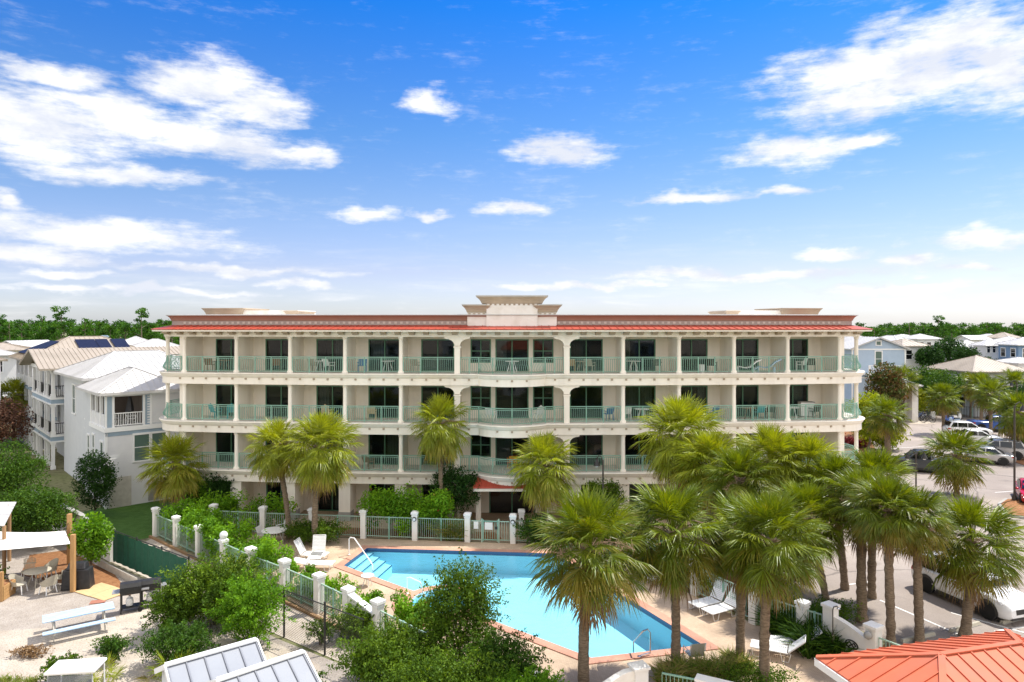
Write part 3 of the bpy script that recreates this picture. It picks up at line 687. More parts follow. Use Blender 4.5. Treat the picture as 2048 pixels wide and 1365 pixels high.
o = obj('entrance_door', m, GREENFRAME, cond, True); g = AM(); g.box(-1.42, 1.42, D0+.03, D0+.04, 0, 2.17); p = obj('pane', g, GLASSDARK, o); p.data.transform(Matrix.Translation(-cond.location))
# railings
def railing(path, z, belly=0.0, posts=()):
    m = AM(); n = len(path)
    def pt(i, o, zz): s, d, ns, nd = path[i]; return (s+ns*o, d+nd*o, zz)
    for zz, hh in ((z+1.0, .05), (z+.9, .03), (z+.1, .035)):
        for i in range(n-1):
            m.bar(pt(i, 0, zz), pt(i+1, 0, zz), .05, hh)
    dist = [0]
    for i in range(n-1):
        a, b = path[i], path[i+1]; dist.append(dist[-1]+math.hypot(a[0]-b[0], a[1]-b[1]))
    tot = dist[-1]; k = max(2, int(tot/.118)); prof = [(0,.1),(0,.9)] if not belly else [(0,.1),(belly*.75,.2),(belly,.32),(belly*.7,.46),(belly*.15,.64),(0,.9)]
    for j in range(k+1):
        x = tot*j/k; i = max(0, min(n-2, next((q-1 for q in range(1, n) if dist[q] >= x-1e-9), n-2)))
        f = (x-dist[i])/max(1e-6, dist[i+1]-dist[i]); a, b = path[i], path[i+1]
        s, d, ns, nd = [a[q]+(b[q]-a[q])*f for q in range(4)]
        for (o1, h1), (o2, h2) in zip(prof, prof[1:]):
            m.bar((s+ns*o1, d+nd*o1, z+h1), (s+ns*o2, d+nd*o2, z+h2), .022)
    for f in posts:
        x = tot*f; i = max(0, min(n-2, next((q-1 for q in range(1, n) if dist[q] >= x-1e-9), n-2)))
        g = (x-dist[i])/max(1e-6, dist[i+1]-dist[i]); a, b = path[i], path[i+1]; s, d = a[0]+(b[0]-a[0])*g, a[1]+(b[1]-a[1])*g
        m.bar((s, d, z), (s, d, z+1.02), .05)
    return obj('railing', m, GREENMETAL, cond, True)
for fi, z in enumerate(FL):
    for sg, a, b in bays():
        s0, s1 = min(sg*a, sg*b)+.17, max(sg*a, sg*b)-.17
        railing([(s0,.02,0,-1),(s1,.02,0,-1)], z, 0, (0,1/3,2/3,1))
    for sg in (-1, 1):
        p_ = [(sg*3.2,.02,0,-1),(sg*2.08,.02,0,-1)]; railing(p_ if sg < 0 else p_[::-1], z, 0, (0,.5,1))
    railing([(x, bow(x)+.02, *[(q[2], q[3]) for q in [min(PATH, key=lambda r: abs(r[0]-x)+abs(r[1]-bow(x)))]][0]) for x in [-2.05+4.1*k/16 for k in range(17)]], z, .17, (0,.25,.5,.75,1))
    lp = [q for q in PATH if q[0] < -21.25 and q[1] < 5][::-1]; lp = [(-21.15,0,0,-1)]+lp
    railing(lp, z, .2, (0,.3,.65)); railing([(-a, b, -c, d_) for a, b, c, d_ in lp], z, .2, (0,.3,.65))
# roof: beam, brackets, eave, tiled edge, parapet
RP = front_path(False)
m = AM(); sweep(m, RP, [(.13,11.85),(.13,11.45),(-.13,11.45),(-.13,11.85)]); abox(m, -22.5, 22.5, -.1, 10, 11.84, 11.86); m.cur = 1
for k in range(-25, 26):
    s = k*.88
    if abs(s) < 22.6: m.box(s-.17, s+.17, -.55, -.13, 11.66, 11.78); m.box(s-.17, s+.17, -.35, -.13, 11.58, 11.66)
obj('eave_beam', m, [STUCCO, BRACKET], cond, True)
m = AM(); sweep(m, RP, [(.1,11.80),(.82,11.78),(.84,11.90),(.8,11.92)]); obj('eave_fascia', m, STUCCO, cond, True)
m = AM(); sweep(m, RP, [(.88,11.885),(.9,11.93),(-.4,12.19)])
for s in [x*.46 for x in range(-50, 51)]:
    if abs(s) < 21.3: m.bar((s,-.9,11.945), (s,.5,12.205), .035, .05)
obj('metal_roof_edge', m, REDROOF, cond, True)
PP = [(s+ns*-.35, d+nd*-.35, ns, nd) for s, d, ns, nd in RP if d < 9]
PP = [(-22.65,9,-1,0)]+PP[2:-2]+[(22.65,9,1,0)]
m = AM(); sweep(m, PP, [(0,12.1),(0,12.46)]); par = obj('parapet', m, FRIEZE, cond, True)
def sub(name, m, mt, parent):
    o = obj(name, m, mt, parent); o.data.transform(Matrix.Translation(-cond.location)); return o
m = AM(); sweep(m, PP, [(0,12.46),(.06,12.47),(.07,12.52),(.1,12.58),(.17,12.68),(.26,12.75),(.34,12.79)]); sub('parapet_moulding', m, TANBOUNCE, par)
m = AM(); sweep(m, PP, [(.34,12.79),(.38,12.79),(.38,12.84),(-.2,12.86)]); sub('parapet_cap', m, CAPMETAL, par)
m = AM()
for k in range(-60, 61):
    s = k*.365
    if abs(s) < 21.4: m.box(s-.08, s+.08, .325, .36, 12.26, 12.40)
sub('dentil', m, DENTIL, par)
m = AM(); abox(m, -22, 22, .7, BD, 12.0, 12.2); obj('flat_roof', m, WHITEST, cond, True)
# centre tower on the parapet
def flare(m, s0, s1, d0, d1, z, h, out):
    pr = [(0,0),(.1,.1),(.25,.35),(.55,.65),(.85,.85),(1,.9),(1,1)]
    for (a, za), (b, zb) in zip(pr, pr[1:]):
        m.hexa([(s0-out*a,d0-out*a,z+h*za),(s1+out*a,d0-out*a,z+h*za),(s1+out*a,d1+out*a,z+h*za),(s0-out*a,d1+out*a,z+h*za)],
               [(s0-out*b,d0-out*b,z+h*zb),(s1+out*b,d0-out*b,z+h*zb),(s1+out*b,d1+out*b,z+h*zb),(s0-out*b,d1+out*b,z+h*zb)])
m = AM(); m.box(-2.78, 2.78, .15, 2.2, 12.0, 12.95); m.box(-1.58, 1.58, .02, 2.3, 12.0, 13.4); m.box(-2.0, 2.0, 1.0, 2.9, 12.9, 13.45)
tw = obj('parapet_tower', m, WHITEST, cond, True)
m = AM()
for a, b in ((-2.78,-1.62),(1.62,2.78)): flare(m, a, b, .15, 2.2, 12.95, .46, .3)
flare(m, -1.9, 1.9, .75, 2.9, 13.52, .45, .34); sub('cornice', m, TAN, tw)
m = AM()
for a, b in ((-3.1,-1.6),(1.6,3.1)): m.box(a, b, -.17, 2.5, 13.41, 13.47)
m.box(-2.27, 2.27, .38, 3.2, 13.97, 14.05); sub('cornice_cap', m, CAPMETAL, tw)
m = AM()
m.box(-1.7, 1.7, .8, 2.8, 13.38, 13.54)
for sg in (-1, 1):
    for k in range(4): x = sg*(1.75+.3*k); m.box(x-.075, x+.075, .13, .17, 12.76, 12.92)
sub('tower_frieze', m, TAN, tw)
m = AM()
for k in range(-5, 6): m.box(k*.3-.08, k*.3+.08, .76, .82, 13.39, 13.52)
sub('tower_dentil', m, WHITEST, tw)
# stair penthouses at both ends
for sg in (-1, 1):
    a, b = sorted((sg*17.6, sg*25.6)); 
    m = AM(); d0 = 9.5
    m.box(a+.0, b-.0, d0, d0+3.5, 12.0, 13.32); ph = obj('roof_penthouse', m, WHITEST, cond, True)
    m = AM(); e0, e1 = (a, a+3.2) if sg < 0 else (b-3.2, b)
    i0, i1 = (b-.9, b) if sg < 0 else (a, a+.9)
    m.box(e0-.02, e1, d0-.1, d0+3.6, 12, 13.05); flare(m, e0, e1, d0-.1, d0+3.6, 13.02, .48, .26); m.box(i0, i1, d0-.08, d0+3, 12, 12.9); flare(m, i0, i1, d0-.08, d0+3, 12.9, .36, .2)
    sub('penthouse_cornice', m, TAN, ph)
    m = AM()
    for k in range(9): x = e0+.2+.35*k; m.box(x-.08, x+.08, d0-.13, d0-.09, 12.75, 12.95)
    sub('penthouse_dentil', m, STUCCO, ph)
# red awning above the garden entrance
aw = thing('entrance_awning', 'red metal awning over the garden entrance of the cream block', 'awning', arc((0,-1.0,2.3)))
m = AM(); m.hexa([(-2.35,-1.5,2.42),(2.35,-1.5,2.42),(2.35,-.25,2.42),(-2.35,-.25,2.42)], [(-2.3,-1.45,2.5),(2.3,-1.45,2.5),(2.05,-.25,2.98),(-2.05,-.25,2.98)]); obj('awning_roof', m, REDROOF, aw, True)
m = AM(); m.box(-2.3, 2.3, -1.46, -.26, 2.24, 2.42); obj('awning_fascia', m, STUCCO, aw, True)
m = AM()
for k in range(-8, 9): m.bar((k*.265,-1.45,2.51), (k*.24,-.26,2.99), .03, .05)
obj('roof_seam', m, REDROOF, aw, True)
m = AM(); m.box(-2.2,-1.9,-.5,-.12,0,2.24); obj('awning_post', m, STUCCO, aw, True); m = AM(); m.box(1.9,2.2,-.5,-.12,0,2.24); obj('awning_post', m, STUCCO, aw, True)

# ---------------------------------------------------------------- balcony furniture
def chair_mesh(kind='plain'):
    m = MB()
    for x in (-.24, .24):
        for y in (-.22, .24): m.box(x-.02, x+.02, y-.02, y+.02, 0, .42 if y < 0 else .42)
        m.box(x-.03, x+.03, -.26, .27, .60, .635); m.box(x-.02, x+.02, -.24, -.2, .42, .6)
    return m
def chair(label, loc, rz, mt, group=None, kind='plain', name='balcony_chair'):
    c = thing(name, label, 'chair', loc, rz, group)
    m = MB()
    for x in (-.25, .25):
        m.bar((x,-.22,0),(x,-.24,.62),.04); m.bar((x,.26,0),(x,.22,.42),.04); m.bar((x*1.05,-.26,.62),(x*1.05,.26,.60),.06,.03)
    obj('leg', m, mt, c)
    m = MB()
    for k in range(5): m.box(-.25, .25, -.25+.1*k, -.17+.1*k, .40, .43)
    obj('seat', m, mt, c)
    m = MB(); h = 1.0 if kind == 'adirondack' else .85
    for k in range(5):
        x = -.21+.105*k; hh = h-.06*abs(k-2) if kind == 'adirondack' else h
        m.hexa([(x-.043,.20,.40),(x+.043,.20,.40),(x+.043,.23,.40),(x-.043,.23,.40)],[(x-.05,.36,hh),(x+.05,.36,hh),(x+.05,.39,hh),(x-.05,.39,hh)])
    obj('backrest', m, mt, c); return c
def table(label, loc, mt, r=.45, h=.72, group=None, name='balcony_table'):
    o = thing(name, label, 'table', loc, 0, group)
    m = MB(); m.lathe([(r,h-.03),(r+.01,h-.015),(r,h)], 20); obj('tabletop', m, mt, o, smooth=30)
    m = MB()
    for k in range(4): a = k*pi/2+.4; m.bar((r*.75*cos(a), r*.75*sin(a), 0), (r*.3*cos(a), r*.3*sin(a), h-.03), .035)
    obj('leg', m, mt, o); return o
def onb(bay, f, fi, d=1.0):
    """bay -5..-1, 0, 1..5; f across the bay from its left side"""
    if bay == 0: s = -3.3+6.6*f
    else:
        k = abs(bay)-1; a, b = COLS[k], COLS[k+1]; s = (a+(b-a)*f) if bay > 0 else (-b+(b-a)*f)
    return arc((s, d, FL[fi]+.008))
DARKCH = mat('dark_wicker', (.06,.045,.035), None, 30, .7)
BROWNCH = mat('brown_teak', (.24,.12,.06), None, 6, .6)
BLUECH = mat('blue_sling', (.08,.20,.42), None, 6, .6)
ORNG = mat('orange_cushion', (.75,.22,.04), None, 6, .8)
TANCUSH = mat('tan_cushion', (.55,.42,.25), None, 6, .8)
def bayname(b, fi):
    f = ['lowest', 'middle', 'top'][fi]
    if b == 0: return 'the %s bowed centre balcony' % f
    return 'the %s %s balcony %s of centre' % (['nearest','second','third','fourth','farthest'][abs(b)-1], f, 'left' if b < 0 else 'right')
FURN = [(-5,.45,1,TEAL,'teal plastic','adirondack'),(-5,.75,1,TEAL,'bright teal','adirondack'),(-3,.55,1,TANCUSH,'tan fan-backed','adirondack'),(-3,.3,2,CREAMPLASTIC,'pale metal','plain'),(-3,.62,2,WHITEPLASTIC,'white slatted','plain'),
 (-2,.22,2,BLUECH,'blue cushioned','plain'),(-2,.4,1,TANCUSH,'beige cushioned','plain'),(-1,.2,2,CREAMPLASTIC,'cream dining','plain'),(-2,.35,0,BROWNCH,'brown teak','plain'),(-4,.6,2,BROWNCH,'brown wooden','plain'),(-5,.3,2,BROWNCH,'dark red-brown','plain'),
 (1,.12,2,TANCUSH,'tan armless','plain'),(1,.45,2,CREAMPLASTIC,'ivory','plain'),(1,.78,1,BLUECH,'navy-backed','plain'),(2,.12,1,WHITEPLASTIC,'white rocking','plain'),(2,.7,2,DARKCH,'dark wicker','plain'),(3,.7,2,DARKCH,'black-backed','plain'),
 (3,.72,1,BLUECH,'blue folding','plain'),(4,.62,1,TEAL,'sea-green','plain'),(4,.85,1,DARKCH,'charcoal','plain'),(5,.6,2,DARKCH,'dark brown','plain'),(5,.45,2,WHITEPLASTIC,'plain white','plain'),(5,.7,1,DARKCH,'black iron','plain'),(5,.75,0,TEAL,'green high-backed','adirondack'),
 (0,.3,1,WHITEPLASTIC,'white deep-seated','plain'),(0,.75,1,WHITEPLASTIC,'white slat-backed','adirondack'),(0,.5,0,ORNG,'orange','plain'),(0,.62,0,WHITEPLASTIC,'pale lattice','plain')]
for i, (b, f, fi, mt, nm, kd) in enumerate(FURN):
    chair('%s chair on %s' % (nm, bayname(b, fi)), onb(b, f, fi, .95+.1*(i % 4)), rad(180+((i*53) % 70)-35)-0, mt, kind=kd)
for b, f, fi, mt, nm in ((-5,.6,2,BROWNCH,'brown'),(-3,.46,2,WHITEPLASTIC,'white'),(-2,.7,2,WHITEPLASTIC,'pale'),(1,.3,2,CREAMPLASTIC,'cream'),(2,.4,1,WHITEPLASTIC,'white'),(4,.4,1,BROWNCH,'brown'),(-4,.55,1,DARKCH,'dark'),(0,.5,2,WHITEPLASTIC,'low white'),(5,.25,1,WHITEPLASTIC,'white'),(2,.25,2,WHITEPLASTIC,'white')):
    table('%s round table on %s' % (nm, bayname(b, fi)), onb(b, f, fi, 1.0), mt)
def chaise(label, loc, rz, mt):
    o = thing('balcony_lounger', label, 'lounger', loc, rz); m = MB()
    pts = [(0,.12),(.35,.38),(.75,.28),(1.05,.36),(1.35,.66),(1.7,.82)]
    for (a, za), (b, zb) in zip(pts, pts[1:]): m.bar((a,0,za),(b,0,zb),.5,.05)
    obj('shell', m, mt, o); m = MB()
    for x in (.3, 1.3): m.bar((x,-.2,0),(x,-.2,.34),.04); m.bar((x,.2,0),(x,.2,.34),.04)
    obj('leg', m, mt, o)
chaise('white contoured lounger at the left end of the fourth top balcony right of the centre', onb(4,.05,2,.55), rad(-8), WHITEPLASTIC)
chaise('pale blue contoured lounger in the middle of the fourth top balcony right of the centre', onb(4,.42,2,.55), rad(-8), PALEBLUEWOOD)
pt_ = thing('planter_pot', 'white planter pot on the third top balcony right of the centre', 'pot', onb(3,.46,2,.5)); m = MB(); m.lathe([(.15,0),(.19,.4),(.2,.5),(.17,.5),(.16,.44)], 14); obj('pot', m, WHITEPAINT, pt_, smooth=30)
gr_ = thing('balcony_cabinet', 'white cabinet on the farthest middle-level balcony right of the centre', 'cabinet', onb(5,.62,1,1.6)); m = MB(); m.box(-.45,.45,-.25,.25,.08,.95); obj('cupboard', m, WHITEPAINT, gr_); m = MB(); m.box(-.47,.47,-.27,.27,.95,1.0); m.box(-.4,.4,-.2,.2,0,.08); obj('worktop', m, CONCRETE, gr_)
# ================================================================ vegetation generators
def unit(v): return v/np.maximum(1e-9, np.linalg.norm(v, axis=-1, keepdims=True))
def leaf_quads(rg, C, size, asp=.45, up=.15, normal=None):
    n = len(C); d = rg.normal(size=(n,3)); d[:,2] += up; d = unit(d)
    r = rg.normal(size=(n,3)); r = r if normal is None else r*.5+normal
    s = unit(np.cross(d, r)); nn = np.cross(s, d)
    L_ = (size*rg.uniform(.6,1.35,n))[:,None]
    V = np.stack([C-d*L_*.5, C+s*L_*asp*.5+nn*L_*.06, C+d*L_*.5, C-s*L_*asp*.5+nn*L_*.06], 1)
    return V.reshape(-1,3)
def crown_pts(rg, K, ax, cr, n, shell=.55, power=.45):
    """leaf positions in K ragged clumps that fill an ellipsoid of half-axes ax"""
    c = unit(rg.normal(size=(K,3)))*(rg.uniform(0,1,(K,1))**power)
    cr_ = cr*rg.uniform(.6,1.35,K); c = c*(np.array(ax)-cr*.7)
    i = rg.integers(0, K, n); o = unit(rg.normal(size=(n,3)))*(shell+(1-shell)*rg.uniform(0,1,(n,1)))**1.0
    o[:,2] *= .75
    p = c[i]+o*cr_[i][:,None]*rg.uniform(.35,1.1,(n,1))
    k = rg.uniform(0,1,n) < .42
    f = unit(rg.normal(size=(n,3)))*rg.uniform(.25,1,(n,1))**.5*np.array(ax)*.86
    p[k] = f[k]
    return p, c, i
    return c[i]+o*cr_[i][:,None]*rg.uniform(.35,1.1,(n,1)), c, i
def crown_mesh(name, seed, K, ax, cr, n, size, m, asp=.45, up=.15, tilt=0.0):
    rg = np.random.default_rng(seed); p, c, i = crown_pts(rg, K, ax, cr, n)
    ct = rg.uniform(0,1,K); tone = np.clip(ct[i]*.55+rg.uniform(0,.45,n), 0, 1)
    return np_mesh(name, leaf_quads(rg, p, size, asp, up), m, tone), c
def limb_trunk(rg, h0, r0, cz, centres, nl=7, lean=(0,0)):
    m = MB(); top = Vector((lean[0], lean[1], cz)); k = 6
    pts = [Vector((lean[0]*(i/k)**1.4+.04*rg.normal()*(i > 0), lean[1]*(i/k)**1.4+.04*rg.normal()*(i > 0), cz*i/k)) for i in range(k+1)]
    m.tube(pts, [r0*(1.25 if i == 0 else 1-.6*i/k) for i in range(k+1)], 8)
    for q in centres[:nl]:
        a = pts[min(k, 3+int(rg.integers(0, 3)))]; b = Vector((q[0], q[1], q[2]+cz)); mid = (a+b)/2+Vector((0,0,-.08*(b-a).length))
        m.tube([a, mid, b], [r0*.42, r0*.28, r0*.1], 5)
    return m
def broad_tree(name, label, cat, loc, h, ax, K, n, size, m, seed, r0=.1, cr=None, bark=None, group=None, lean=(0,0), asp=.45, nl=8, up=.15):
    o = thing(name, label, cat, loc, 0, group); cz = h-ax[2]
    me, c = crown_mesh('crown', seed, K, ax, cr or max(ax)*.32, n, size, m, asp, up)
    k = link('crown', me, o); k.location = (lean[0], lean[1], cz)
    tm = limb_trunk(np.random.default_rng(seed+1), 0, r0, cz, [(q[0]+lean[0], q[1]+lean[1], q[2]) for q in c], nl, lean)
    obj('trunk', tm, bark or BARKGREY, o, smooth=60); return o
def sprigs(rg, S, ax, per, reach=(.75,1.25), fuzz=.07):
    d = unit(rg.normal(size=(S,3))+np.array([0,0,.35])); a = np.array(ax); st = d*a*rg.uniform(.1,.45,(S,1)); tip = d*a*rg.uniform(*reach,(S,1))+np.array([0,0,1])*a[2]*rg.uniform(0,.18,(S,1))
    i = np.repeat(np.arange(S), per); u = rg.uniform(0,1,(len(i),1))**.7; bow_ = np.array([0,0,1.])*(u*(1-u))*a[2]*.25
    return st[i]*(1-u)+tip[i]*u+bow_+rg.normal(size=(len(i),3))*fuzz*(1.35-u)*max(ax), i
def shrub(name, label, loc, ax, K, n, size, m, seed, cat='shrub', group=None, cr=None, asp=.45, stems=6, up=.15, power=.4):
    o = thing(name, label, cat, loc, 0, group); rg = np.random.default_rng(seed)
    p, c, i = crown_pts(rg, K, ax, cr or max(ax)*.3, n, power=power)
    S_ = K*5; q_, qi = sprigs(rg, S_, ax, max(4, n//(S_*2)*2)); p = np.concatenate([p[:n//2], q_]); i = np.concatenate([i[:n//2], qi % K]); n = len(p)
    ct = rg.uniform(0,1,K); p[:,2] += ax[2]; p[:,2] = np.where(p[:,2] < .03, .03+rg.uniform(0,.3,len(p)), p[:,2])
    me = np_mesh('foliage', leaf_quads(rg, p, size, asp, up, np.array([0,0,.6])), m, np.clip(ct[i]*.55+rg.uniform(0,.45,n), 0, 1)); link('foliage', me, o)
    sm = MB()
    for q in c[:stems]: sm.tube([(q[0]*.15, q[1]*.15, 0), (q[0]*.6, q[1]*.6, (q[2]+ax[2])*.6), (q[0], q[1], max(.1, q[2]+ax[2]))], [.03, .022, .008], 5)
    obj('stem', sm, BARKGREY, o); return o
def hedge(name, label, pts, wd, h, n, size, m, seed, cat='hedge', flowers=None):
    """ragged planting along a line on the site (pts in site x, y)"""
    o = thing(name, label, cat, (pts[0][0], pts[0][1], 0)); rg = np.random.default_rng(seed)
    seg = [(Vector(a), Vector(b)) for a, b in zip(pts, pts[1:])]; ln = [(b-a).length for a, b in seg]; tot = sum(ln)
    K = max(8, int(tot*8)); cs = []
    for k in range(K):
        x = tot*rg.uniform(0,1); j = 0
        while x > ln[j] and j < len(ln)-1: x -= ln[j]; j += 1
        a, b = seg[j]; d = (b-a).normalized(); nrm = Vector((-d.y, d.x)); q = a+d*x+nrm*float(rg.uniform(-.5,.5))*wd
        cs.append((q.x-pts[0][0], q.y-pts[0][1], h*float(rg.uniform(.25,.8))))
    cs = np.array(cs); i = rg.integers(0, K, n); rr = rg.uniform(.3,.5,K)*max(.9, h*.6)
    p = cs[i]+unit(rg.normal(size=(n,3)))*rr[i][:,None]*rg.uniform(.4,1.1,(n,1)); p[:,2] = np.abs(p[:,2]-.03)+.03
    ct = rg.uniform(0,1,K)
    link('foliage', np_mesh('foliage', leaf_quads(rg, p, size, .45, .12, np.array([0,0,.85])), m, np.clip(ct[i]*.5+rg.uniform(0,.5,n), 0, 1)), o)
    sm = MB()
    for q in cs[:K:2]: sm.tube([(q[0], q[1], 0), (q[0]+.05, q[1], q[2])], [.02, .01], 4)
    obj('stem', sm, BARKGREY, o)
    if flowers:
        top = p[p[:,2] > h*.55]; f = top[rg.integers(0, len(top), flowers)]
        link('blossom', np_mesh('blossom', leaf_quads(rg, f, .13, .8), REDFLOWER, rg.uniform(0,.6,flowers)), o)
    return o
def fronds(rg, nf, R, e0, e1, seg=24, wid=.055, tone0=0, tone1=1, droop=1.0, epow=.92, drop=.4):
    """costa-palmate fan leaves: stalk, then a pleated fan of narrow blades that hang at the tips"""
    out, tones = [], []
    for i in range(nf):
        t = (i+.5)/nf; e = rad(e0+(e1-e0)*t**epow)+rg.normal()*.10; a = i*2.39996+rg.normal()*.25
        dr = droop*(.35+.8*t); h = np.array([cos(a), sin(a), 0]); f0 = h*cos(e)+np.array([0,0,sin(e)])
        ys = .72+.28*min(1, t/.25); Lp = R*ys*rg.uniform(.40,.58); b0 = np.array([0,0,-t*drop])+h*.06
        f1 = unit(f0+np.array([0,0,-.35*dr*(.4+cos(e))])); p1 = b0+f0*Lp*.55; p2 = p1+f1*Lp*.5
        side = np.array([-sin(a), cos(a), 0]); s_ = side*.018
        for q, r in ((b0,p1),(p1,p2)): out.append(np.array([q-s_, q+s_, r+s_, r-s_])); tones.append(.25)
        fw = unit(f1+np.array([0,0,-.28*dr])); nr = unit(np.cross(side, fw)); nr = nr if nr[2] > 0 or abs(e) > 1.3 else -nr
        roll = rg.normal()*.25; s2 = side*cos(roll)+nr*sin(roll); n2 = unit(np.cross(s2, fw)); n2 = n2*np.sign(np.dot(n2, nr)+1e-6)
        ph = np.linspace(-1.95, 1.95, seg)+rg.normal(size=seg)*.03
        c_, sn = np.cos(ph)[:,None], np.sin(ph)[:,None]
        d = unit(fw*c_+s2*sn-n2*np.abs(sn)*.28+n2*.12)
        base = p2+fw*(np.maximum(c_,0)*R*.16)
        Lb = (R*ys*.50*(.66+.34*c_)*rg.uniform(.88,1.12,(seg,1)))
        mid = base+d*Lb*.58
        g = np.array([0,0,-1.0])*(.5+.65*rg.uniform(0,1,(seg,1)))*dr
        d2 = unit(d+g); tip = mid+d2*Lb*.5
        tw_ = rg.normal(size=(seg,1))*.55; wv = unit(np.cross(d, n2)); wv = (wv*np.cos(tw_)+np.cross(d, wv)*np.sin(tw_))*(wid*R/2*.5)
        out.append(np.stack([base-wv*.35, base+wv*.35, mid+wv, mid-wv],1).reshape(-1,3))
        out.append(np.stack([mid-wv, mid+wv, tip+wv*.12, tip-wv*.12],1).reshape(-1,3))
        tt = tone0+(tone1-tone0)*(t*t*.5+.42*rg.uniform(0,1)); tv = np.clip(tt+rg.normal(size=seg)*.07, 0, 1)
        tones += list(tv)+list(np.clip(tv+.12, 0, 1))
    V = np.concatenate([o.reshape(-1,3) for o in out]); return V, np.array(tones)
def sprays(rg, n, R):
    m = MB()
    for k in range(n):
        a = rg.uniform(0, 2*pi); e = rg.uniform(.0,.7); L_ = R*rg.uniform(.75,1.0); pts = []
        for j in range(6):
            u = j/5; pts.append(Vector((cos(a)*L_*u*cos(e), sin(a)*L_*u*cos(e), L_*u*sin(e)-.55*u*u*R*.8)))
        m.tube(pts, [.02,.018,.015,.012,.008,.004], 4)
        for j in range(1, 6):
            for q in range(9):
                b = pts[j]+(pts[j]-pts[j-1])*float(rg.uniform(-1,0)); d = Vector(rg.normal(size=3)).normalized()*.28*R/2; d.z -= .12
                m.bar(b, b+d, .012); m.bar(b+d*.6, b+d*.6+Vector(rg.normal(size=3))*.1, .01)
    return m
PALMS = {}
def palm_kit(key, seed, nf, R, e0=84, e1=-52, leafm=None, ndead=7, nsp=2, seg=24, droop=1.0, wid=.055):
    rg = np.random.default_rng(seed); V, tn = fronds(rg, nf, R, e0, e1, seg, wid, 0, 1, droop)
    d = {'R': R, 'crown': np_mesh('crown', V, leafm or PALMLEAF, tn)}
    if ndead:
        V, tn = fronds(rg, ndead, R*.98, -50, -80, max(12, seg//2), wid*1.2, .1, .9, 1.3, 1.0, .3); V[:,2] -= .5
        d['dead_frond'] = np_mesh('dead_frond', V, DEADLEAF, tn)
    if nsp: d['sp'] = [sprays(rg, 1, R*.95) for _ in range(nsp)]
    PALMS[key] = d
palm_kit('big_a', 11, 88, 2.15, 84, -34, None, 13, 3, 40, .8, .042)
palm_kit('big_b', 12, 96, 2.05, 84, -36, None, 9, 2, 40, .85, .042)
palm_kit('big_c', 13, 104, 2.1, 84, -44, None, 6, 0, 40, .75, .042)
palm_kit('mid_a', 14, 100, 2.1, 84, -55, PALMYEL, 9, 0, 36, .8, .046)
palm_kit('mid_b', 15, 112, 2.2, 84, -62, PALMYEL, 11, 0, 36, .85, .046)
palm_kit('mid_c', 16, 84, 2.0, 84, -60, PALMYEL, 5, 1, 34, 1.05, .05)
palm_kit('far_a', 17, 74, 2.0, 84, -45, None, 5, 0, 26, .75, .065)
palm_kit('far_b', 18, 66, 1.9, 84, -38, None, 4, 0, 26, .75, .065)
def palm(key, label, base, ctop, s=1.0, rz=0.0, group=None, r=.17, stub=True, squash=1.0):
    """base: ground point; ctop: crown centre on the site"""
    k = PALMS[key]; o = thing('cabbage_palm', label, 'palm tree', base, 0, group)
    dx, dy, h = ctop[0]-base[0], ctop[1]-base[1], ctop[2]-base[2]+.1
    rg = np.random.default_rng(int(abs(base[0]*97+base[1]*31)*10) % 99991); m = MB(); n = max(12, int(h*6)); pts = []; rs = []
    for i in range(n+1):
        u = i/n; pts.append((dx*u**1.5+.03*sin(u*5+base[0]), dy*u**1.5+.03*cos(u*4+base[1]), h*u))
        rs.append(r*(1.35 if i == 0 else 1.12 if i == 1 else 1.0-.12*u+(.16*max(0, u-.72)/.28))*(1+.06*((i % 2)*2-1))*(1+.06*rg.normal()))
    m.tube(pts, rs, 10)
    if stub:
        for q in range(int(26+h*4)):
            u = 1-abs(rg.normal())*.15-.02
            if u < .55: continue
            a = q*2.4; c = Vector((dx*u**1.5, dy*u**1.5, h*u)); d = Vector((cos(a), sin(a), .55))
            m.bar(c+d*r*.7, c+d*(r*.9+.2), .09, .035)
    obj('trunk', m, BARK, o, smooth=50)
    c = link('crown', k['crown'], o); c.location = (dx, dy, h); c.rotation_euler = (rg.normal()*.05, rg.normal()*.05, rz); c.scale = (s, s, s*squash)
    if 'dead_frond' in k:
        d = link('dead_frond', k['dead_frond'], o); d.location = (dx, dy, h); d.rotation_euler = (0, 0, rz+.5); d.scale = (s, s, s*squash)
    for sp_ in k.get('sp', []):
        if not isinstance(sp_, bpy.types.Mesh):
            me = bpy.data.meshes.new('flower_stalk'); me.from_pydata(sp_.v, [], sp_.f); me.materials.append(STALK); k['sp'][k['sp'].index(sp_)] = me
            sp_ = me
        q = link('flower_stalk', sp_, o); q.location = (dx, dy, h); q.rotation_euler = (0, 0, rz); q.scale = (s,)*3
    return o
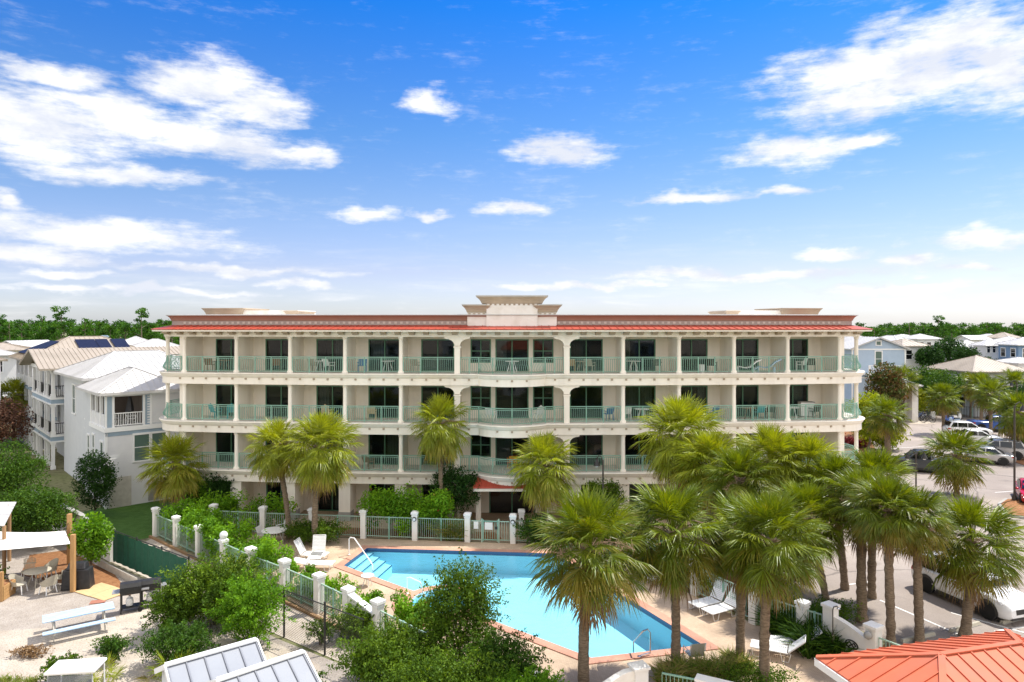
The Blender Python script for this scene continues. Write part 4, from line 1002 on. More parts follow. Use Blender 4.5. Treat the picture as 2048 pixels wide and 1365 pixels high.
def pine_kit(seed, h, K, n, spread, cz, high):
    rg = np.random.default_rng(seed); c = []
    for k in range(K):
        u = rg.uniform(0,1)**.8; z = high+(h-high)*u; w_ = spread*(1-.62*u**1.5)*rg.uniform(.2,1.0); a = rg.uniform(0,2*pi); c.append((w_*cos(a), w_*sin(a), z))
    c = np.array(c); i = rg.integers(0, K, n); rr = rg.uniform(.55,1.0,K)*spread*.36
    o = unit(rg.normal(size=(n,3)))*rr[i][:,None]*rg.uniform(.3,1.1,(n,1)); o[:,2] *= .6
    ct = rg.uniform(0,1,K)
    cm = np_mesh('crown', leaf_quads(rg, c[i]+o, .62, .38, .3), PINELEAF, np.clip(ct[i]*.6+rg.uniform(0,.4,n),0,1))
    m = MB(); m.tube([(0,0,0),(.1,.05,h*.5),(0,.1,h*.97)], [.22,.16,.05], 6)
    for q in c[::2]: m.tube([(0,0,q[2]-.8),(q[0]*.5,q[1]*.5,q[2]-.45),(q[0],q[1],q[2])], [.06,.045,.02], 4)
    tm = bpy.data.meshes.new('trunk'); tm.from_pydata([tuple(v) for v in m.v], [], m.f); tm.materials.append(BARKGREY)
    return cm, tm
PINES = [pine_kit(31,13.5,26,900,3.2,0,4.5), pine_kit(32,13,30,1000,3.6,0,3.2), pine_kit(33,14.5,22,750,2.9,0,6.5), pine_kit(34,15.5,12,420,2.6,0,10.5), pine_kit(35,11.5,30,950,3.4,0,2.2)]
def pine(kind, x, y, s, rz, label, group):
    o = thing('pine_tree', label, 'pine tree', (x, y, -.03), rz, group); o.scale = (s*1.05, s*1.05, s)
    link('crown', PINES[kind][0], o); link('trunk', PINES[kind][1], o); return o
def grass(name, label, loc, ax, n, h, m, seed, wid=.02, cat='ornamental grass', kind=None, spread=.5):
    o = thing(name, label, cat, loc); rg = np.random.default_rng(seed)
    k = max(1, n//60); cc = rg.uniform(-1,1,(k,2))*np.array(ax); i = rg.integers(0, k, n)
    b = np.concatenate([cc[i]+rg.normal(size=(n,2))*.10, np.zeros((n,1))],1); d = rg.normal(size=(n,3))*spread; d[:,2] = 1; d = unit(d)
    L_ = h*rg.uniform(.6,1.15,(n,1)); mid = b+d*L_*.6; tip = mid+unit(d*np.array([1.8,1.8,.35]))*L_*.5
    w_ = unit(np.cross(d, rg.normal(size=(n,3))))*wid
    V = np.concatenate([np.stack([b-w_,b+w_,mid+w_*.8,mid-w_*.8],1).reshape(-1,3), np.stack([mid-w_*.8,mid+w_*.8,tip+w_*.1,tip-w_*.1],1).reshape(-1,3)])
    tn = rg.uniform(0,1,n); link('blades', np_mesh('blades', V, m, np.concatenate([tn, np.clip(tn+.1,0,1)])), o); return o
def palmetto(label, loc, nf, R, seed, m=None):
    o = thing('palmetto_clump', label, 'palmetto', loc); rg = np.random.default_rng(seed)
    V, tn = fronds(rg, nf, R, 80, 12, 18, .07, 0, 1, .45, 1.0, 0.0)
    V[:,:2] += np.repeat(rg.normal(size=(max(1,len(V)//400+1),2))*R*.25, 400, axis=0)[:len(V)]
    V[:,2] = np.maximum(V[:,2], .02); link('frond', np_mesh('frond', V, m or PALMLEAF, tn), o); return o

# ================================================================ palms
def pl(key, label, bx, by, cx, cy, Y=None, dY=0.0, **k):
    """base seen at (bx, by) on the ground, crown centre seen at (cx, cy)"""
    b = G(bx, by) if Y is None else ((bx-CX)/F*Y, Y, 0.0)
    palm(key, label, b, P(cx, cy, b[1]+dY), **k)
pl('mid_a','yellow-green palm by the corner of the left pool fence, nearest the white house',348,1052,350,928,s=0.86,rz=.3,r=.17)
pl('mid_c','palm with its trunk in the round bush, behind the tallest yellow palm',578,1078,552,893,s=0.82,rz=1.1,r=.15)
pl('mid_b','tallest yellow-green palm rising from the round bush beside the pool',627,1092,642,895,s=0.91,rz=2.0,r=.17)
pl('mid_c','slender palm with a loose crown in front of the centre balconies',884,1040,880,850,Y=40.6,s=0.86,rz=.4,r=.15,squash=1.1)
pl('mid_c','drooping pale palm beside the pool gate, in front of the awning',1088,1060,1088,932,Y=39.2,s=0.99,rz=2.6,r=.17)
pl('mid_b','tall dense round palm standing against the right balconies',1362,1060,1358,872,Y=37.5,s=1.03,rz=1.5,r=.18)
pl('big_a','large ragged palm in front of the middle of the pool, with tan flower sprays',1166,1388,1180,1098,s=0.89,rz=.2,r=.19)
pl('big_b','palm with a bare trunk at the right corner of the pool, beside the white chair',1352,1343,1345,1068,s=0.87,rz=.9,r=.165)
pl('big_c','dense round palm nearest the camera, between the sun loungers',1527,1384,1543,1082,s=0.77,rz=2.1,r=.17)
pl('big_b','straight palm partly behind the dense round palm by the loungers',1480,1330,1490,1078,s=0.74,rz=3.3,r=.165)
pl('big_c','palm on the mulch strip behind the white pillar of the shower wall',1652,1226,1612,1040,s=0.77,rz=1.9,r=.16)
pl('big_a','rough-barked palm on the mulch strip, left of the smooth-trunked one',1722,1242,1728,1008,s=0.70,rz=4.1,r=.2)
pl('big_c','smooth-trunked palm on the mulch strip with a tall clean trunk',1781,1290,1775,1020,s=0.62,rz=5.2,r=.165)
pl('big_b','palm with a shaggy collar of old leaf bases next to the wheel stop',1840,1287,1828,1040,s=0.63,rz=.1,r=.17)
pl('big_a','ragged palm with grey dead sprays in front of the white parked car',1932,1272,1945,1085,s=0.83,rz=1.7,r=.19)
pl('mid_a','upper palm of the thick group right of the pool, against the lowest balconies',1545,1130,1540,925,Y=33.5,s=0.90,rz=.8)
pl('mid_b','low palm tucked under the tall dense one right of the centre',1420,1120,1425,935,Y=34.5,s=0.87,rz=2.9)
pl('big_b','middle palm of the thick group, above the loungers',1480,1150,1480,960,Y=32,s=0.77,rz=3.9)
pl('mid_a','palm of the thick group nearest the end of the building',1610,1120,1615,935,Y=33,s=0.80,rz=4.4)
pl('big_b','palm of the thick group whose crown overlaps the parking lot',1690,1120,1665,975,Y=31.5,s=0.76,rz=5.5)
pl('big_c','palm of the thick group behind the rough-barked palm',1745,1140,1750,965,Y=30.5,s=0.73,rz=.6)
# parking and far palms
pl('far_a','lone palm on the parking lot with a dense rounded crown',1913,992,1912,912,s=1.02,rz=.4,r=.19)
pl('far_b','palm with a shaggy trunk at the edge of the lot beside the building',1776,925,1774,832,Y=60,s=0.92,rz=.9,r=.26)
pl('far_a','thin-trunked palm standing before the parked bicycles',1887,868,1885,795,s=0.88,rz=1.4,r=.16)
pl('far_b','palm behind the pale parked cars at the far side of the lot',1982,866,1980,788,s=1.00,rz=2.1,r=.2)
pl('far_a','palm beside the beige-roofed house, left of its sunlit wall',1942,835,1940,768,s=0.88,rz=3.0,r=.16)
pl('far_b','palm in front of the beige-roofed house, tallest of that row',1962,838,1962,775,Y=82,s=1.00,rz=3.6,r=.18)
pl('far_b','palm beside the vine-covered gate pier',1800,830,1802,762,Y=86,s=1.08,rz=4.2,r=.16)
pl('far_a','palm at the right edge of the photo above the lamp post',2040,880,2035,825,Y=62,s=1.04,rz=.2,r=.18)
pl('far_b','palm near the right edge behind the beige-roofed house',2030,830,2028,770,Y=88,s=1.12,rz=1.0,r=.18)
pl('far_a','palm leaning over the white garden gate',1862,835,1862,765,Y=95,s=1.04,rz=1.9,r=.17)
pl('far_b','palm left of the white tower, behind the beige roof',1905,815,1905,750,Y=110,s=1.12,rz=2.5,r=.17)
pl('far_a','palm at the far right edge, half out of the photo',2058,900,2060,850,Y=66,s=1.04,rz=2.2,r=.2)
pl('mid_c','short palm in front of the far-left cottage',28,842,26,795,Y=70,s=1.05,rz=1.2,r=.17)
pl('mid_c','small palm between the porches of the beige-roofed house',55,850,52,800,Y=74,s=.8,rz=2.2,r=.14)

# ================================================================ shrubs, hedges and trees near the pool
hedge('flowering_hedge','bright green hedge with a few red flowers along the inside of the left pool fence',[(-19.6,39.9),(-16.3,36.9),(-13.2,34.2),(-11.3,32.4)],1.5,2.2,19000,.17,HEDGE,51)
hedge('oleander_bed','low leafy bed with pale blossoms between the left fence and the pool',[(-10.6,32.2),(-9.0,30.8),(-7.2,29.3)],1.3,1.25,6500,.16,HEDGE,52,flowers=40)
hedge('oleander_bed','leafy bed behind the low white corner wall',[(-6.3,27.9),(-4.6,27.2),(-3.2,26.3)],1.5,1.4,7000,.16,HEDGE,53,flowers=40)
hedge('patio_hedge','tall pale green hedge behind the far pool fence, left of the tall palms',[(-18.6,41.2),(-15.8,40.9),(-13.2,40.6)],1.2,2.1,6500,.18,HEDGE,54,flowers=30)
hedge('patio_hedge','tall hedge with orange blossoms behind the far pool fence, left of the gate',[(-8.4,39.9),(-6,39.6),(-4.0,39.4)],1.3,2.8,15000,.18,HEDGE,55,flowers=45)
grass('grass_bed','yellow-green grassy clump behind the fence beside the pool gate',(-3.4,38.95,0),(.7,.25),1500,1.25,GRASSLEAF,56,.022)
shrub('round_bush','clipped round bush at the foot of the two tall yellow palms',(-11.0,38.1,0),(1.9,1.0,.62),26,5200,.11,SHRUBYEL,57,cr=.5)
shrub('gate_bush','dark bush against the last pillar right of the pool gate',(1.3,37.9,0),(1.2,.8,.75),22,3600,.12,TREELEAF,58,cr=.45)
shrub('gate_bush','dark bushes under the palms along the far side of the pool',(4.6,37.2,0),(2.4,1.2,.85),26,5200,.13,TREELEAF,59,cr=.5)
broad_tree('patio_tree','small dark tree with an open crown left of the red awning','tree',(-3.4,41.2,0),4.0,(1.9,1.2,1.7),30,6500,.15,DARKLEAF,60,.06,.5)
broad_tree('patio_tree','small leafy tree right of the pool gate by the lamp post','tree',(5.4,41.0,0),3.2,(1.6,1.2,1.3),20,4200,.14,SHRUBYEL,61,.05,.5)
broad_tree('patio_tree','leafy tree behind the yellow palm at the left end of the building','tree',(-20.4,43.2,0),3.3,(2.0,1.4,1.4),22,4600,.16,HEDGE,62,.06,.6)
shrub('dark_shrub','dark shrub against the left ground-floor pier',(-18.4,43.0,0),(1.1,.9,1.45),18,3000,.13,DARKLEAF,63,cr=.5)
for i, (x, y, a, s_, lb) in enumerate(((8.6,31.9,1.0,1.1,'dark leafy shrub behind the pair of loungers right of the pool'),(10.9,28.2,1.0,1.2,'strappy green bed along the fence behind the loungers'),(11.5,26.2,.9,1.0,'strappy green bed against the white shower wall'))):
    if i == 0: shrub('bed_shrub', lb, (x,y,0), (1.1,1.5,.75), 18, 3200, .14, TREELEAF, 70+i, cr=.5)
    else: grass('strappy_bed', lb, (x,y,0), (a*.8,s_*1.2), 2600, 1.15, leaf_ if False else TREELEAF, 70+i, .03, 'bedding plant')
hedge('right_fence_hedge','dark shrubs along the right fence between the pool and the palms',[(6.6,34.0),(8.2,31.2)],1.3,1.3,3800,.15,TREELEAF,74)
shrub('low_groundcover','bright low bush at the foot of the palm trunks by the white chair',(8.1,22.6,0),(1.5,.9,.45),20,3600,.08,SHRUBYEL,75,cr=.4)
grass('ornamental_grass','tuft of fine grass beside the palm at the pool corner',(5.6,23.4,0),(.5,.35),900,.8,GRASSLEAF,76)
grass('ornamental_grass','tuft of fine grass between the white chair and the near wall',(6.9,23.5,0),(.5,.35),900,.85,GRASSLEAF,77)
grass('ornamental_grass','tuft of grass in front of the pair of near loungers',(7.9,24.2,0),(.35,.3),700,.65,GRASSLEAF,78)
shrub('low_groundcover','clipped yellow-green bush behind the white shower wall',(12.9,27.6,0),(1.3,.9,.5),18,3200,.08,SHRUBYEL,79,cr=.4)
# foreground shrubs (left)
shrub('wax_myrtle','big bright green bush in front of the left pool fence, tallest there',(-12.2,27.7,0),(2.1,1.6,1.28),40,15500,.105,SHRUBYEL,81,cr=.62)
shrub('wax_myrtle','rounded bright bush right of the tallest one, by the fence',(-9.9,26.0,0),(1.5,1.2,1.25),26,11000,.1,HEDGE,82,cr=.5)
shrub('wax_myrtle','yellowish airy bush left of the tallest one, by the grills',(-13.4,26.9,0),(1.05,1.0,.95),18,5500,.1,SHRUBYEL,83,cr=.5)
shrub('scrub_bush','scruffy low bush between the grills and the shed roofs',(-12.0,24.5,0),(1.4,1.0,.7),24,6500,.09,TREELEAF,84,cr=.45)
shrub('scrub_bush','small yellow-green scrub bush right of the picnic table',(-15.3,23.3,0),(.75,.6,.42),16,2600,.1,SHRUBYEL,85,cr=.3)
shrub('scrub_bush','small dark scrub bush near the picnic table end',(-14.4,24.6,0),(.5,.45,.45),12,1100,.1,TREELEAF,86,cr=.25)
shrub('scrub_bush','wispy weeds at the right end of the picnic table',(-15.0,25.6,0),(.9,.4,.25),12,900,.09,TREELEAF,87,cr=.25)
palmetto('saw palmetto with spiky fans behind the bright bush',(-12.6,29.6,0),22,1.7,88,PALMYEL)
palmetto('saw palmetto with spiky fans beside the shed roof',(-9.6,23.0,0),20,1.1,89,PALMYEL)
palmetto('saw palmetto in front of the scruffy bush',(-11.4,23.6,0),18,1.0,90)
palmetto('low yellowing palmetto by the picnic table',(-14.0,23.0,0),16,.8,91,PALMYEL)
# big shrub group centre foreground
shrub('yaupon_shrub','conical shrub in front of the pool, tallest of the centre group',(-1.75,23.9,0),(1.5,1.2,1.88),50,14500,.10,SHRUBYEL,92,cr=.42,power=.5)
shrub('yaupon_shrub','wide dark shrub in front of the low white wall, left of the conical one',(-3.9,22.9,0),(1.9,1.4,.98),44,15000,.10,SHRUBYEL,93,cr=.5)
shrub('yaupon_shrub','rounded shrub right of the conical one, over the pool edge',(-.35,22.4,0),(1.4,1.1,.98),34,11000,.09,TREELEAF,94,cr=.48)
shrub('yaupon_shrub','low shrub at the bottom of the photo below the conical one',(-2.0,21.0,0),(2.3,1.2,.95),44,15000,.09,SHRUBYEL,95,cr=.5)
shrub('yaupon_shrub','low leafy shrub at the bottom edge beside the white wall',(.6,20.6,0),(1.3,.9,.85),24,10000,.09,HEDGE,96,cr=.42)
shrub('chain_fence_shrub','small shrub growing through the chain-link fence',(-6.0,26.4,0),(1.15,.6,.62),18,3200,.1,SHRUBYEL,97,cr=.4)
shrub('chain_fence_shrub','scruffy shrub at the foot of the last chain-link post',(-4.9,23.6,0),(.8,.6,.5),16,2200,.1,HEDGE,98,cr=.35)
shrub('chain_fence_shrub','spreading shrub right of the shed roofs',(-6.9,21.6,0),(1.2,.9,.55),22,3800,.1,TREELEAF,99,cr=.42)
shrub('vine_shrub','straggly vine on the first chain-link post',(-7.3,26.0,0),(.7,.4,.5),12,900,.1,SHRUBYEL,100,cr=.3)
# trees of the left yard
broad_tree('airy_tree','tall airy tree with fine leaves in front of the white house','tree',(-29.2,39.4,0),5.9,(2.7,2.0,2.75),60,16000,.14,TREELEAF,110,.1,.75,nl=14)
broad_tree('airy_tree','bright green tree at the left edge beside the airy tree','tree',(-33.4,41.2,0),5.0,(2.4,1.9,2.4),40,13000,.15,HEDGE,111,.1,.75)
broad_tree('yard_tree','low spreading tree behind the grey wall and shade sail','tree',(-26.4,37.5,0),3.6,(2.9,1.7,1.7),48,15000,.14,TREELEAF,112,.08,.7)
broad_tree('dark_tree','dark green tree against the corner of the white house','tree',(-26.4,43.2,0),4.6,(1.5,1.3,2.2),34,8500,.14,DARKLEAF,113,.08,.6)
broad_tree('magnolia_sapling','young glossy tree beside the timber post of the shade sail','tree',(-20.7,33.6,0),3.2,(1.15,1.0,1.45),26,4200,.18,HEDGE,114,.05,.5)
broad_tree('plum_tree','bronze-leaved plum tree left of the white house','tree',(-41.5,55.5,0),6.6,(2.8,2.2,2.2),36,6500,.2,PLUMLEAF,115,.12,.85)
broad_tree('dark_tree','dark tree at the far left behind the plum','tree',(-46,59,0),6.0,(2.8,2.2,1.9),30,5200,.22,DARKLEAF,116,.12,.9)
shrub('yard_shrub','small round shrub at the left edge below the shade sail',(-24.2,31.5,0),(.9,.7,.5),16,1800,.11,SHRUBYEL,117,cr=.4)
hedge('dune_plants','dark red low plants along the edge of the lawn',[(-27.8,41.9),(-24.6,39.4),(-22.2,37.7)],.5,.55,2400,.12,REDFLOWER,118,cat='bedding plant')
grass('lawn_weeds','patch of green weeds at the lower left corner',G(20,1372),(.6,.3),900,.25,GRASSLEAF,119,.012,'weeds')
shrub('dry_scrub','dry brown twiggy scrub on the sand left of the golf cart',G(62,1312),(.8,.4,.14),14,700,.09,DEADLEAF,120,cr=.3)
# right side trees
broad_tree('magnolia_tree','dark bronze-green magnolia beside the right end of the building','tree',(41.5,76,0),8.6,(2.5,2.2,3.4),40,5200,.34,BRONZEMAG,130,.12,.95)
broad_tree('golden_tree','golden-green tree just beyond the right end balconies','tree',(33.5,64,0),6.4,(2.6,2.2,2.6),32,5200,.26,GOLDLEAF,131,.12,.9)
shrub('golden_bush','golden bush at the foot of the magnolia',(36.2,66.5,0),(2.2,1.6,1.2),22,3200,.24,GOLDLEAF,132,cr=.7)
shrub('red_flower_bed','red-orange flowering bed behind the building corner',(33.5,68.0,0),(2.4,.8,.45),20,2200,.2,REDFLOWER,133,cr=.45)
RT = [(1900,690,112,10.7,3.3,DARKLEAF,'broad dark oak among the far white roofs on the right'),(1860,705,106,9.3,2.5,DARKLEAF,'dark oak left of the broad one among the right roofs'),(1930,722,100,9.4,2.3,DARKLEAF,'dark green tree between the tower and the beige roof'),
 (1850,745,92,7.3,3.4,TREELEAF,'leafy tree above the white garden gate'),(1888,745,89,6.9,3.0,TREELEAF,'leafy tree left of the beige-roofed house'),(1835,775,90,4.2,2.6,GOLDLEAF,'bright yellow-green tree beside the gate pier'),(2020,745,108,7.2,3.4,TREELEAF,'leafy tree right of the beige-roofed house'),
 (2045,775,84,5.4,3.0,DARKLEAF,'dark tree at the right edge behind the palms'),(2000,790,86,4.6,2.6,TREELEAF,'low leafy tree behind the parked cars'),(1900,790,95,4.6,2.8,HEDGE,'low bright tree beside the beige house wall'),(1720,790,70,4.6,2.4,GOLDLEAF,'golden tree behind the end balcony rail'),(1975,735,120,7.0,3.0,DARKLEAF,'dark tree under the white tower')]
for i, (px, py, Y, h, r_, m_, lb) in enumerate(RT):
    x = (px-CX)/F*Y; hh = h
    broad_tree('garden_tree', lb, 'tree', (x, Y, 0), hh, (r_, r_*.8, min(h*.45, r_*.85)), 30, 3600, .2*Y/60, m_, 140+i, .14, r_*.36)
# far pine woods: every tree on its own
rg = random.Random(9)
def pine_rows(x0, x1, y0, rows, step, label, group, s0, kinds):
    for r_ in range(rows):
        y = y0+r_*13; x = x0*y/y0
        while x < x1*y/y0:
            pine(kinds[rg.randrange(len(kinds))], x+rg.uniform(-1,1), y+rg.uniform(-5,5), s0*rg.uniform(.92,1.06), rg.uniform(0,6.28), label, group)
            x += step*rg.uniform(.7,1.3)
pine_rows(-142,-70,150,6,3.5,'green pine in the wood behind the left houses','pines behind the left houses',.97,[0,0,1,1,2,4])
pine_rows(98,178,188,6,3.9,'green pine in the wood behind the right houses','pines behind the right houses',.93,[0,1,1,1,4])
for i, (px, Y, s_, lb) in enumerate(((122,152,1.03,'tall thin pine with a flat airy crown, left of the solar roof'),(283,150,1.0,'tall thin pine nearest the left end of the building'),(1877,190,.93,'tall thin pine standing above the right wood'))):
    pine(3, (px-CX)/F*Y, Y, s_, i*1.3, lb, None)
for o in [o for o in COL.objects if o.name.startswith('pine_tree') and o.get('group') is None and not o.parent]:
    if 'group' in o: del o['group']
# ================================================================ houses
def hip(m, x0, x1, y0, y1, z0, z1, seams=.45, t=.16, axis=None, sm=None, hipcap=True, inset=None):
    """hipped roof over the eave rectangle; seams go to mesh sm"""
    w_, d_ = x1-x0, y1-y0; axis = axis or ('x' if w_ >= d_ else 'y')
    if axis == 'x':
        i = min(d_/2, w_/2-.02) if inset is None else inset; r0, r1 = (x0+i, (y0+y1)/2, z1), (x1-i, (y0+y1)/2, z1)
        E = [(x0,y0,z0),(x1,y0,z0),(x1,y1,z0),(x0,y1,z0)]; fac = [[E[0],E[1],r1,r0],[E[2],E[3],r0,r1],[E[3],E[0],r0],[E[1],E[2],r1]]
        hips = [(E[0],r0),(E[3],r0),(E[1],r1),(E[2],r1),(r0,r1)]
    else:
        i = min(w_/2, d_/2-.02) if inset is None else inset; r0, r1 = ((x0+x1)/2, y0+i, z1), ((x0+x1)/2, y1-i, z1)
        E = [(x0,y0,z0),(x1,y0,z0),(x1,y1,z0),(x0,y1,z0)]; fac = [[E[1],E[2],r1,r0],[E[3],E[0],r0,r1],[E[0],E[1],r0],[E[2],E[3],r1]]
        hips = [(E[0],r0),(E[1],r0),(E[2],r1),(E[3],r1),(r0,r1)]
    vs = E+[r0,r1]; o = len(m.v)
    for f in fac: m.add(f, [tuple(range(len(f)))])
    b = [(x,y,z0-t) for x,y,_ in E]; m.add(E+b, [(0,4,5,1),(1,5,6,2),(2,6,7,3),(3,7,4,0),(7,6,5,4)])
    if sm is not None:
        for f in fac:
            a, b_ = Vector(f[0]), Vector(f[1]); e = (b_-a); Lq = e.length; e.normalize(); top = [Vector(q) for q in f[2:]]
            n_ = int(Lq/seams); nrm = (b_-a).cross(top[0]-a).normalized(); up_ = nrm.cross(e); 
            if up_.z < 0: up_ = -up_
            for k in range(1, n_):
                x = Lq*k/n_; p = a+e*x; hmax = 0
                tx = sorted([((q-a).dot(e), (q-a).dot(up_)) for q in top]); xa, ha = tx[0]; xb, hb = tx[-1]
                if x < xa: hmax = ha*x/xa if xa > 0 else ha
                elif x > xb: hmax = hb*(Lq-x)/(Lq-xb) if Lq > xb else hb
                else: hmax = ha
                if hmax > .15: q = p+up_*hmax; sm.bar(p+nrm*.012, q+nrm*.012, .03, .045, up=nrm)
        if hipcap:
            for p, q in hips: sm.bar(Vector(p)+Vector((0,0,.02)), Vector(q)+Vector((0,0,.02)), .16, .035)
def gable(m, x0, x1, y0, y1, z0, z1, axis='x', t=.14, seams=.45, sm=None):
    if axis == 'x':
        yc = (y0+y1)/2; A = [(x0,y0,z0),(x1,y0,z0),(x1,yc,z1),(x0,yc,z1)]; B = [(x1,y1,z0),(x0,y1,z0),(x0,yc,z1),(x1,yc,z1)]
    else:
        xc = (x0+x1)/2; A = [(x0,y1,z0),(x0,y0,z0),(xc,y0,z1),(xc,y1,z1)]; B = [(x1,y0,z0),(x1,y1,z0),(xc,y1,z1),(xc,y0,z1)]
    for f in (A, B):
        m.slab(f, (0,0,-t))
        if sm is not None:
            a, b, c, d = [Vector(v) for v in f]; n_ = max(2, int((b-a).length/seams)); nr = (b-a).cross(c-a).normalized(); nr = nr if nr.z > 0 else -nr
            for k in range(n_+1):
                p, q = a+(b-a)*k/n_, d+(c-d)*k/n_; sm.bar(p+nr*.015, q+nr*.015, .03, .05, up=nr)
def win(name, parent, c, w_, h, face, frame=WHITETRIM, glass=GLASSGREEN, lites=1, hb=True, loc=None, off=.05):
    """window on a wall of a house in its own frame: face '-x','-y','+x','+y'; c = (u along wall, wall plane, z sill)"""
    m = MB(); e = .09
    def pt(u, o, z):
        if face == '-y': return (u, c[1]-o, z)
        if face == '+y': return (u, c[1]+o, z)
        if face == '-x': return (c[1]-o, u, z)
        return (c[1]+o, u, z)
    def bx(M_, u0, u1, o0, o1, z0, z1):
        a = [pt(u0,o0,z0), pt(u1,o0,z0), pt(u1,o1,z0), pt(u0,o1,z0)]; b = [pt(u0,o0,z1), pt(u1,o0,z1), pt(u1,o1,z1), pt(u0,o1,z1)]; M_.hexa(a, b)
    u0, u1, z0, z1 = c[0]-w_/2, c[0]+w_/2, c[2], c[2]+h
    bx(m,u0-.1,u0+.02,0,off,z0,z1); bx(m,u1-.02,u1+.1,0,off,z0,z1); bx(m,u0-.1,u1+.1,0,off+.02,z1,z1+.13); bx(m,u0-.13,u1+.13,0,off+.04,z0-.1,z0)
    for k in range(1, lites): x = u0+w_*k/lites; bx(m,x-.05,x+.05,0,off-.005,z0,z1)
    if hb: bx(m,u0+.02,u1-.02,.005,off-.01,z0+h*.52-.025,z0+h*.52+.025); 
    o = obj(name, m, frame, parent)
    g = MB(); bx(g,u0+.02,u1-.02,.003,.012,z0,z1); obj('pane', g, glass, o); return o
def siding(m, p0, p1, z0, z1, step, out):
    p0, p1, out = Vector((*p0,0)), Vector((*p1,0)), Vector((*out,0)); n_ = int((z1-z0)/step)
    for k in range(n_):
        a, b = z0+(z1-z0)*k/n_, z0+(z1-z0)*(k+1)/n_
        q = [p0+out*.035+Vector((0,0,a)), p1+out*.035+Vector((0,0,a)), p1+out*.008+Vector((0,0,b)), p0+out*.008+Vector((0,0,b))]
        r = [p0+Vector((0,0,a)), p1+Vector((0,0,a))]
        m.add(q+r, [(0,1,2,3),(4,5,1,0)])
def balus(name, parent, p, q, z, h=.95, mt=WHITETRIM, step=.14, thick=.035):
    m = MB(); p, q = Vector((*p, z)), Vector((*q, z)); d = q-p; n_ = max(2, int(d.length/step)); u = Vector((0,0,1))
    m.bar(p+u*h, q+u*h, .08, .06); m.bar(p+u*.1, q+u*.1, .06, .05)
    for k in range(n_+1): a = p+d*k/n_; m.bar(a+u*.1, a+u*h, thick)
    return obj(name, m, mt, parent)
TH = rad(43)
# ---- white house with two pale hipped roofs, beside the block
hA = thing('white_house', 'white three-storey house with pale hipped metal roofs and corner porch, beside the block', 'house', (-26.9,45.2,0), TH)
m = MB(); m.box(0,4.6,0,6.2,0,5.05); m.box(0,4.6,4.2,6.2,5.05,7.7); m.box(2.45,4.6,0,4.2,5.05,7.7); m.box(.4,9,6.2,16,0,8.3); obj('wall', m, PALEBOARD, hA)
m = MB(); siding(m, (.12,0), (4.6,0), .0, 4.75, .19, (0,-1)); siding(m, (2.5,0), (4.6,0), 5.45, 7.6, .17, (0,-1)); obj('lap_siding', m, WHITEBOARD, hA)
m = MB(); m.box(-.05,4.6,-.06,.0,4.78,5.06); obj('blue_band', m, BLUEGREY, hA)
m = MB(); m.box(-.12,4.6,-.14,4.3,5.06,5.36); m.box(-.06,.1,-.06,.1,0,5.0); m.box(-.03,4.6,-.05,-.0,7.42,7.7); m.box(-.05,-.0,0,6.2,7.42,7.7); obj('trim', m, WHITETRIM, hA)
for a, b in ((0,0),(2.3,0)):
    m = MB(); m.box(a-.02,a+.42,-.02,.36,5.36,7.45); obj('porch_pier', m, BLUEGREY, hA)
    m = MB(); m.box(a+.36,a+.5,-.05,.1,5.36,7.45); m.box(a-.06,a+.06,-.06,.06,5.36,7.45); obj('porch_column', m, WHITETRIM, hA)
for y in (1.4,2.8,4.15):
    m = MB(); m.box(-.05,.12,y-.12,y+.12,5.36,7.45); obj('porch_column', m, WHITETRIM, hA)
m = MB(); m.box(-.02,.06,.1,4.2,5.36,6.2); obj('porch_parapet', m, WHITEBOARD, hA)
balus('porch_railing', hA, (.45,.02), (2.35,.02), 5.36, .9)
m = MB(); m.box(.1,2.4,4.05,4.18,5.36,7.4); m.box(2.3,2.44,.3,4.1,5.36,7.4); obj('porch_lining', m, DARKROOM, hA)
m = MB(); m.box(.15,2.3,.2,4.0,7.36,7.42); obj('porch_ceiling', m, WHITETRIM, hA)
rf, sm = MB(), MB(); hip(rf, -.55, 5.2, -.6, 6.6, 7.72, 9.15, .42, .18, 'y', sm); r_ = obj('roof', rf, METALWHITE, hA); obj('roof_seam', sm, METALWHITE, r_)
rf, sm = MB(), MB(); hip(rf, -.3, 9.6, 5.7, 16.6, 8.32, 10.05, .45, .18, 'x', sm, True, 3.4); r_ = obj('roof', rf, METALWHITE, hA); obj('roof_seam', sm, METALWHITE, r_)
win('window', hA, (2.15,-.035,2.95), .95, 1.75, '-y'); win('window', hA, (3.25,-.035,2.95), .95, 1.75, '-y')
for y, z in ((1.0,2.4),(4.9,2.4),(3.4,2.6)): win('window', hA, (y,-.0,z), .55 if y > 2 else .7, 1.9, '-x')
for y, z in ((7.4,5.2),(7.4,2.2),(12,5.2)): win('window', hA, (y,.4,z), 1.0, 2.2, '-x')
m = MB(); m.box(2.55,4.4,-.06,-.02,.1,1.25)
for k in range(8): m.box(2.55,4.4,-.09,-.06,.12+.15*k,.2+.15*k)
obj('vent_louvre', m, CONCRETE, hA)
m = MB(); m.box(.2,1.5,-.09,-.05,0,2.0); obj('garage_door', m, GREYWOOD, hA)
ut = thing('porch_umbrella', 'closed dark patio umbrella on the white house corner porch', 'umbrella', hA.matrix_world @ Vector((0,0,0)))
def hpt(o, x, y, z): c, s_ = cos(TH), sin(TH); return (o.location.x+c*x-s_*y, o.location.y+s_*x+c*y, z)
ut.location = hpt(hA, 1.75, 1.3, 5.36)
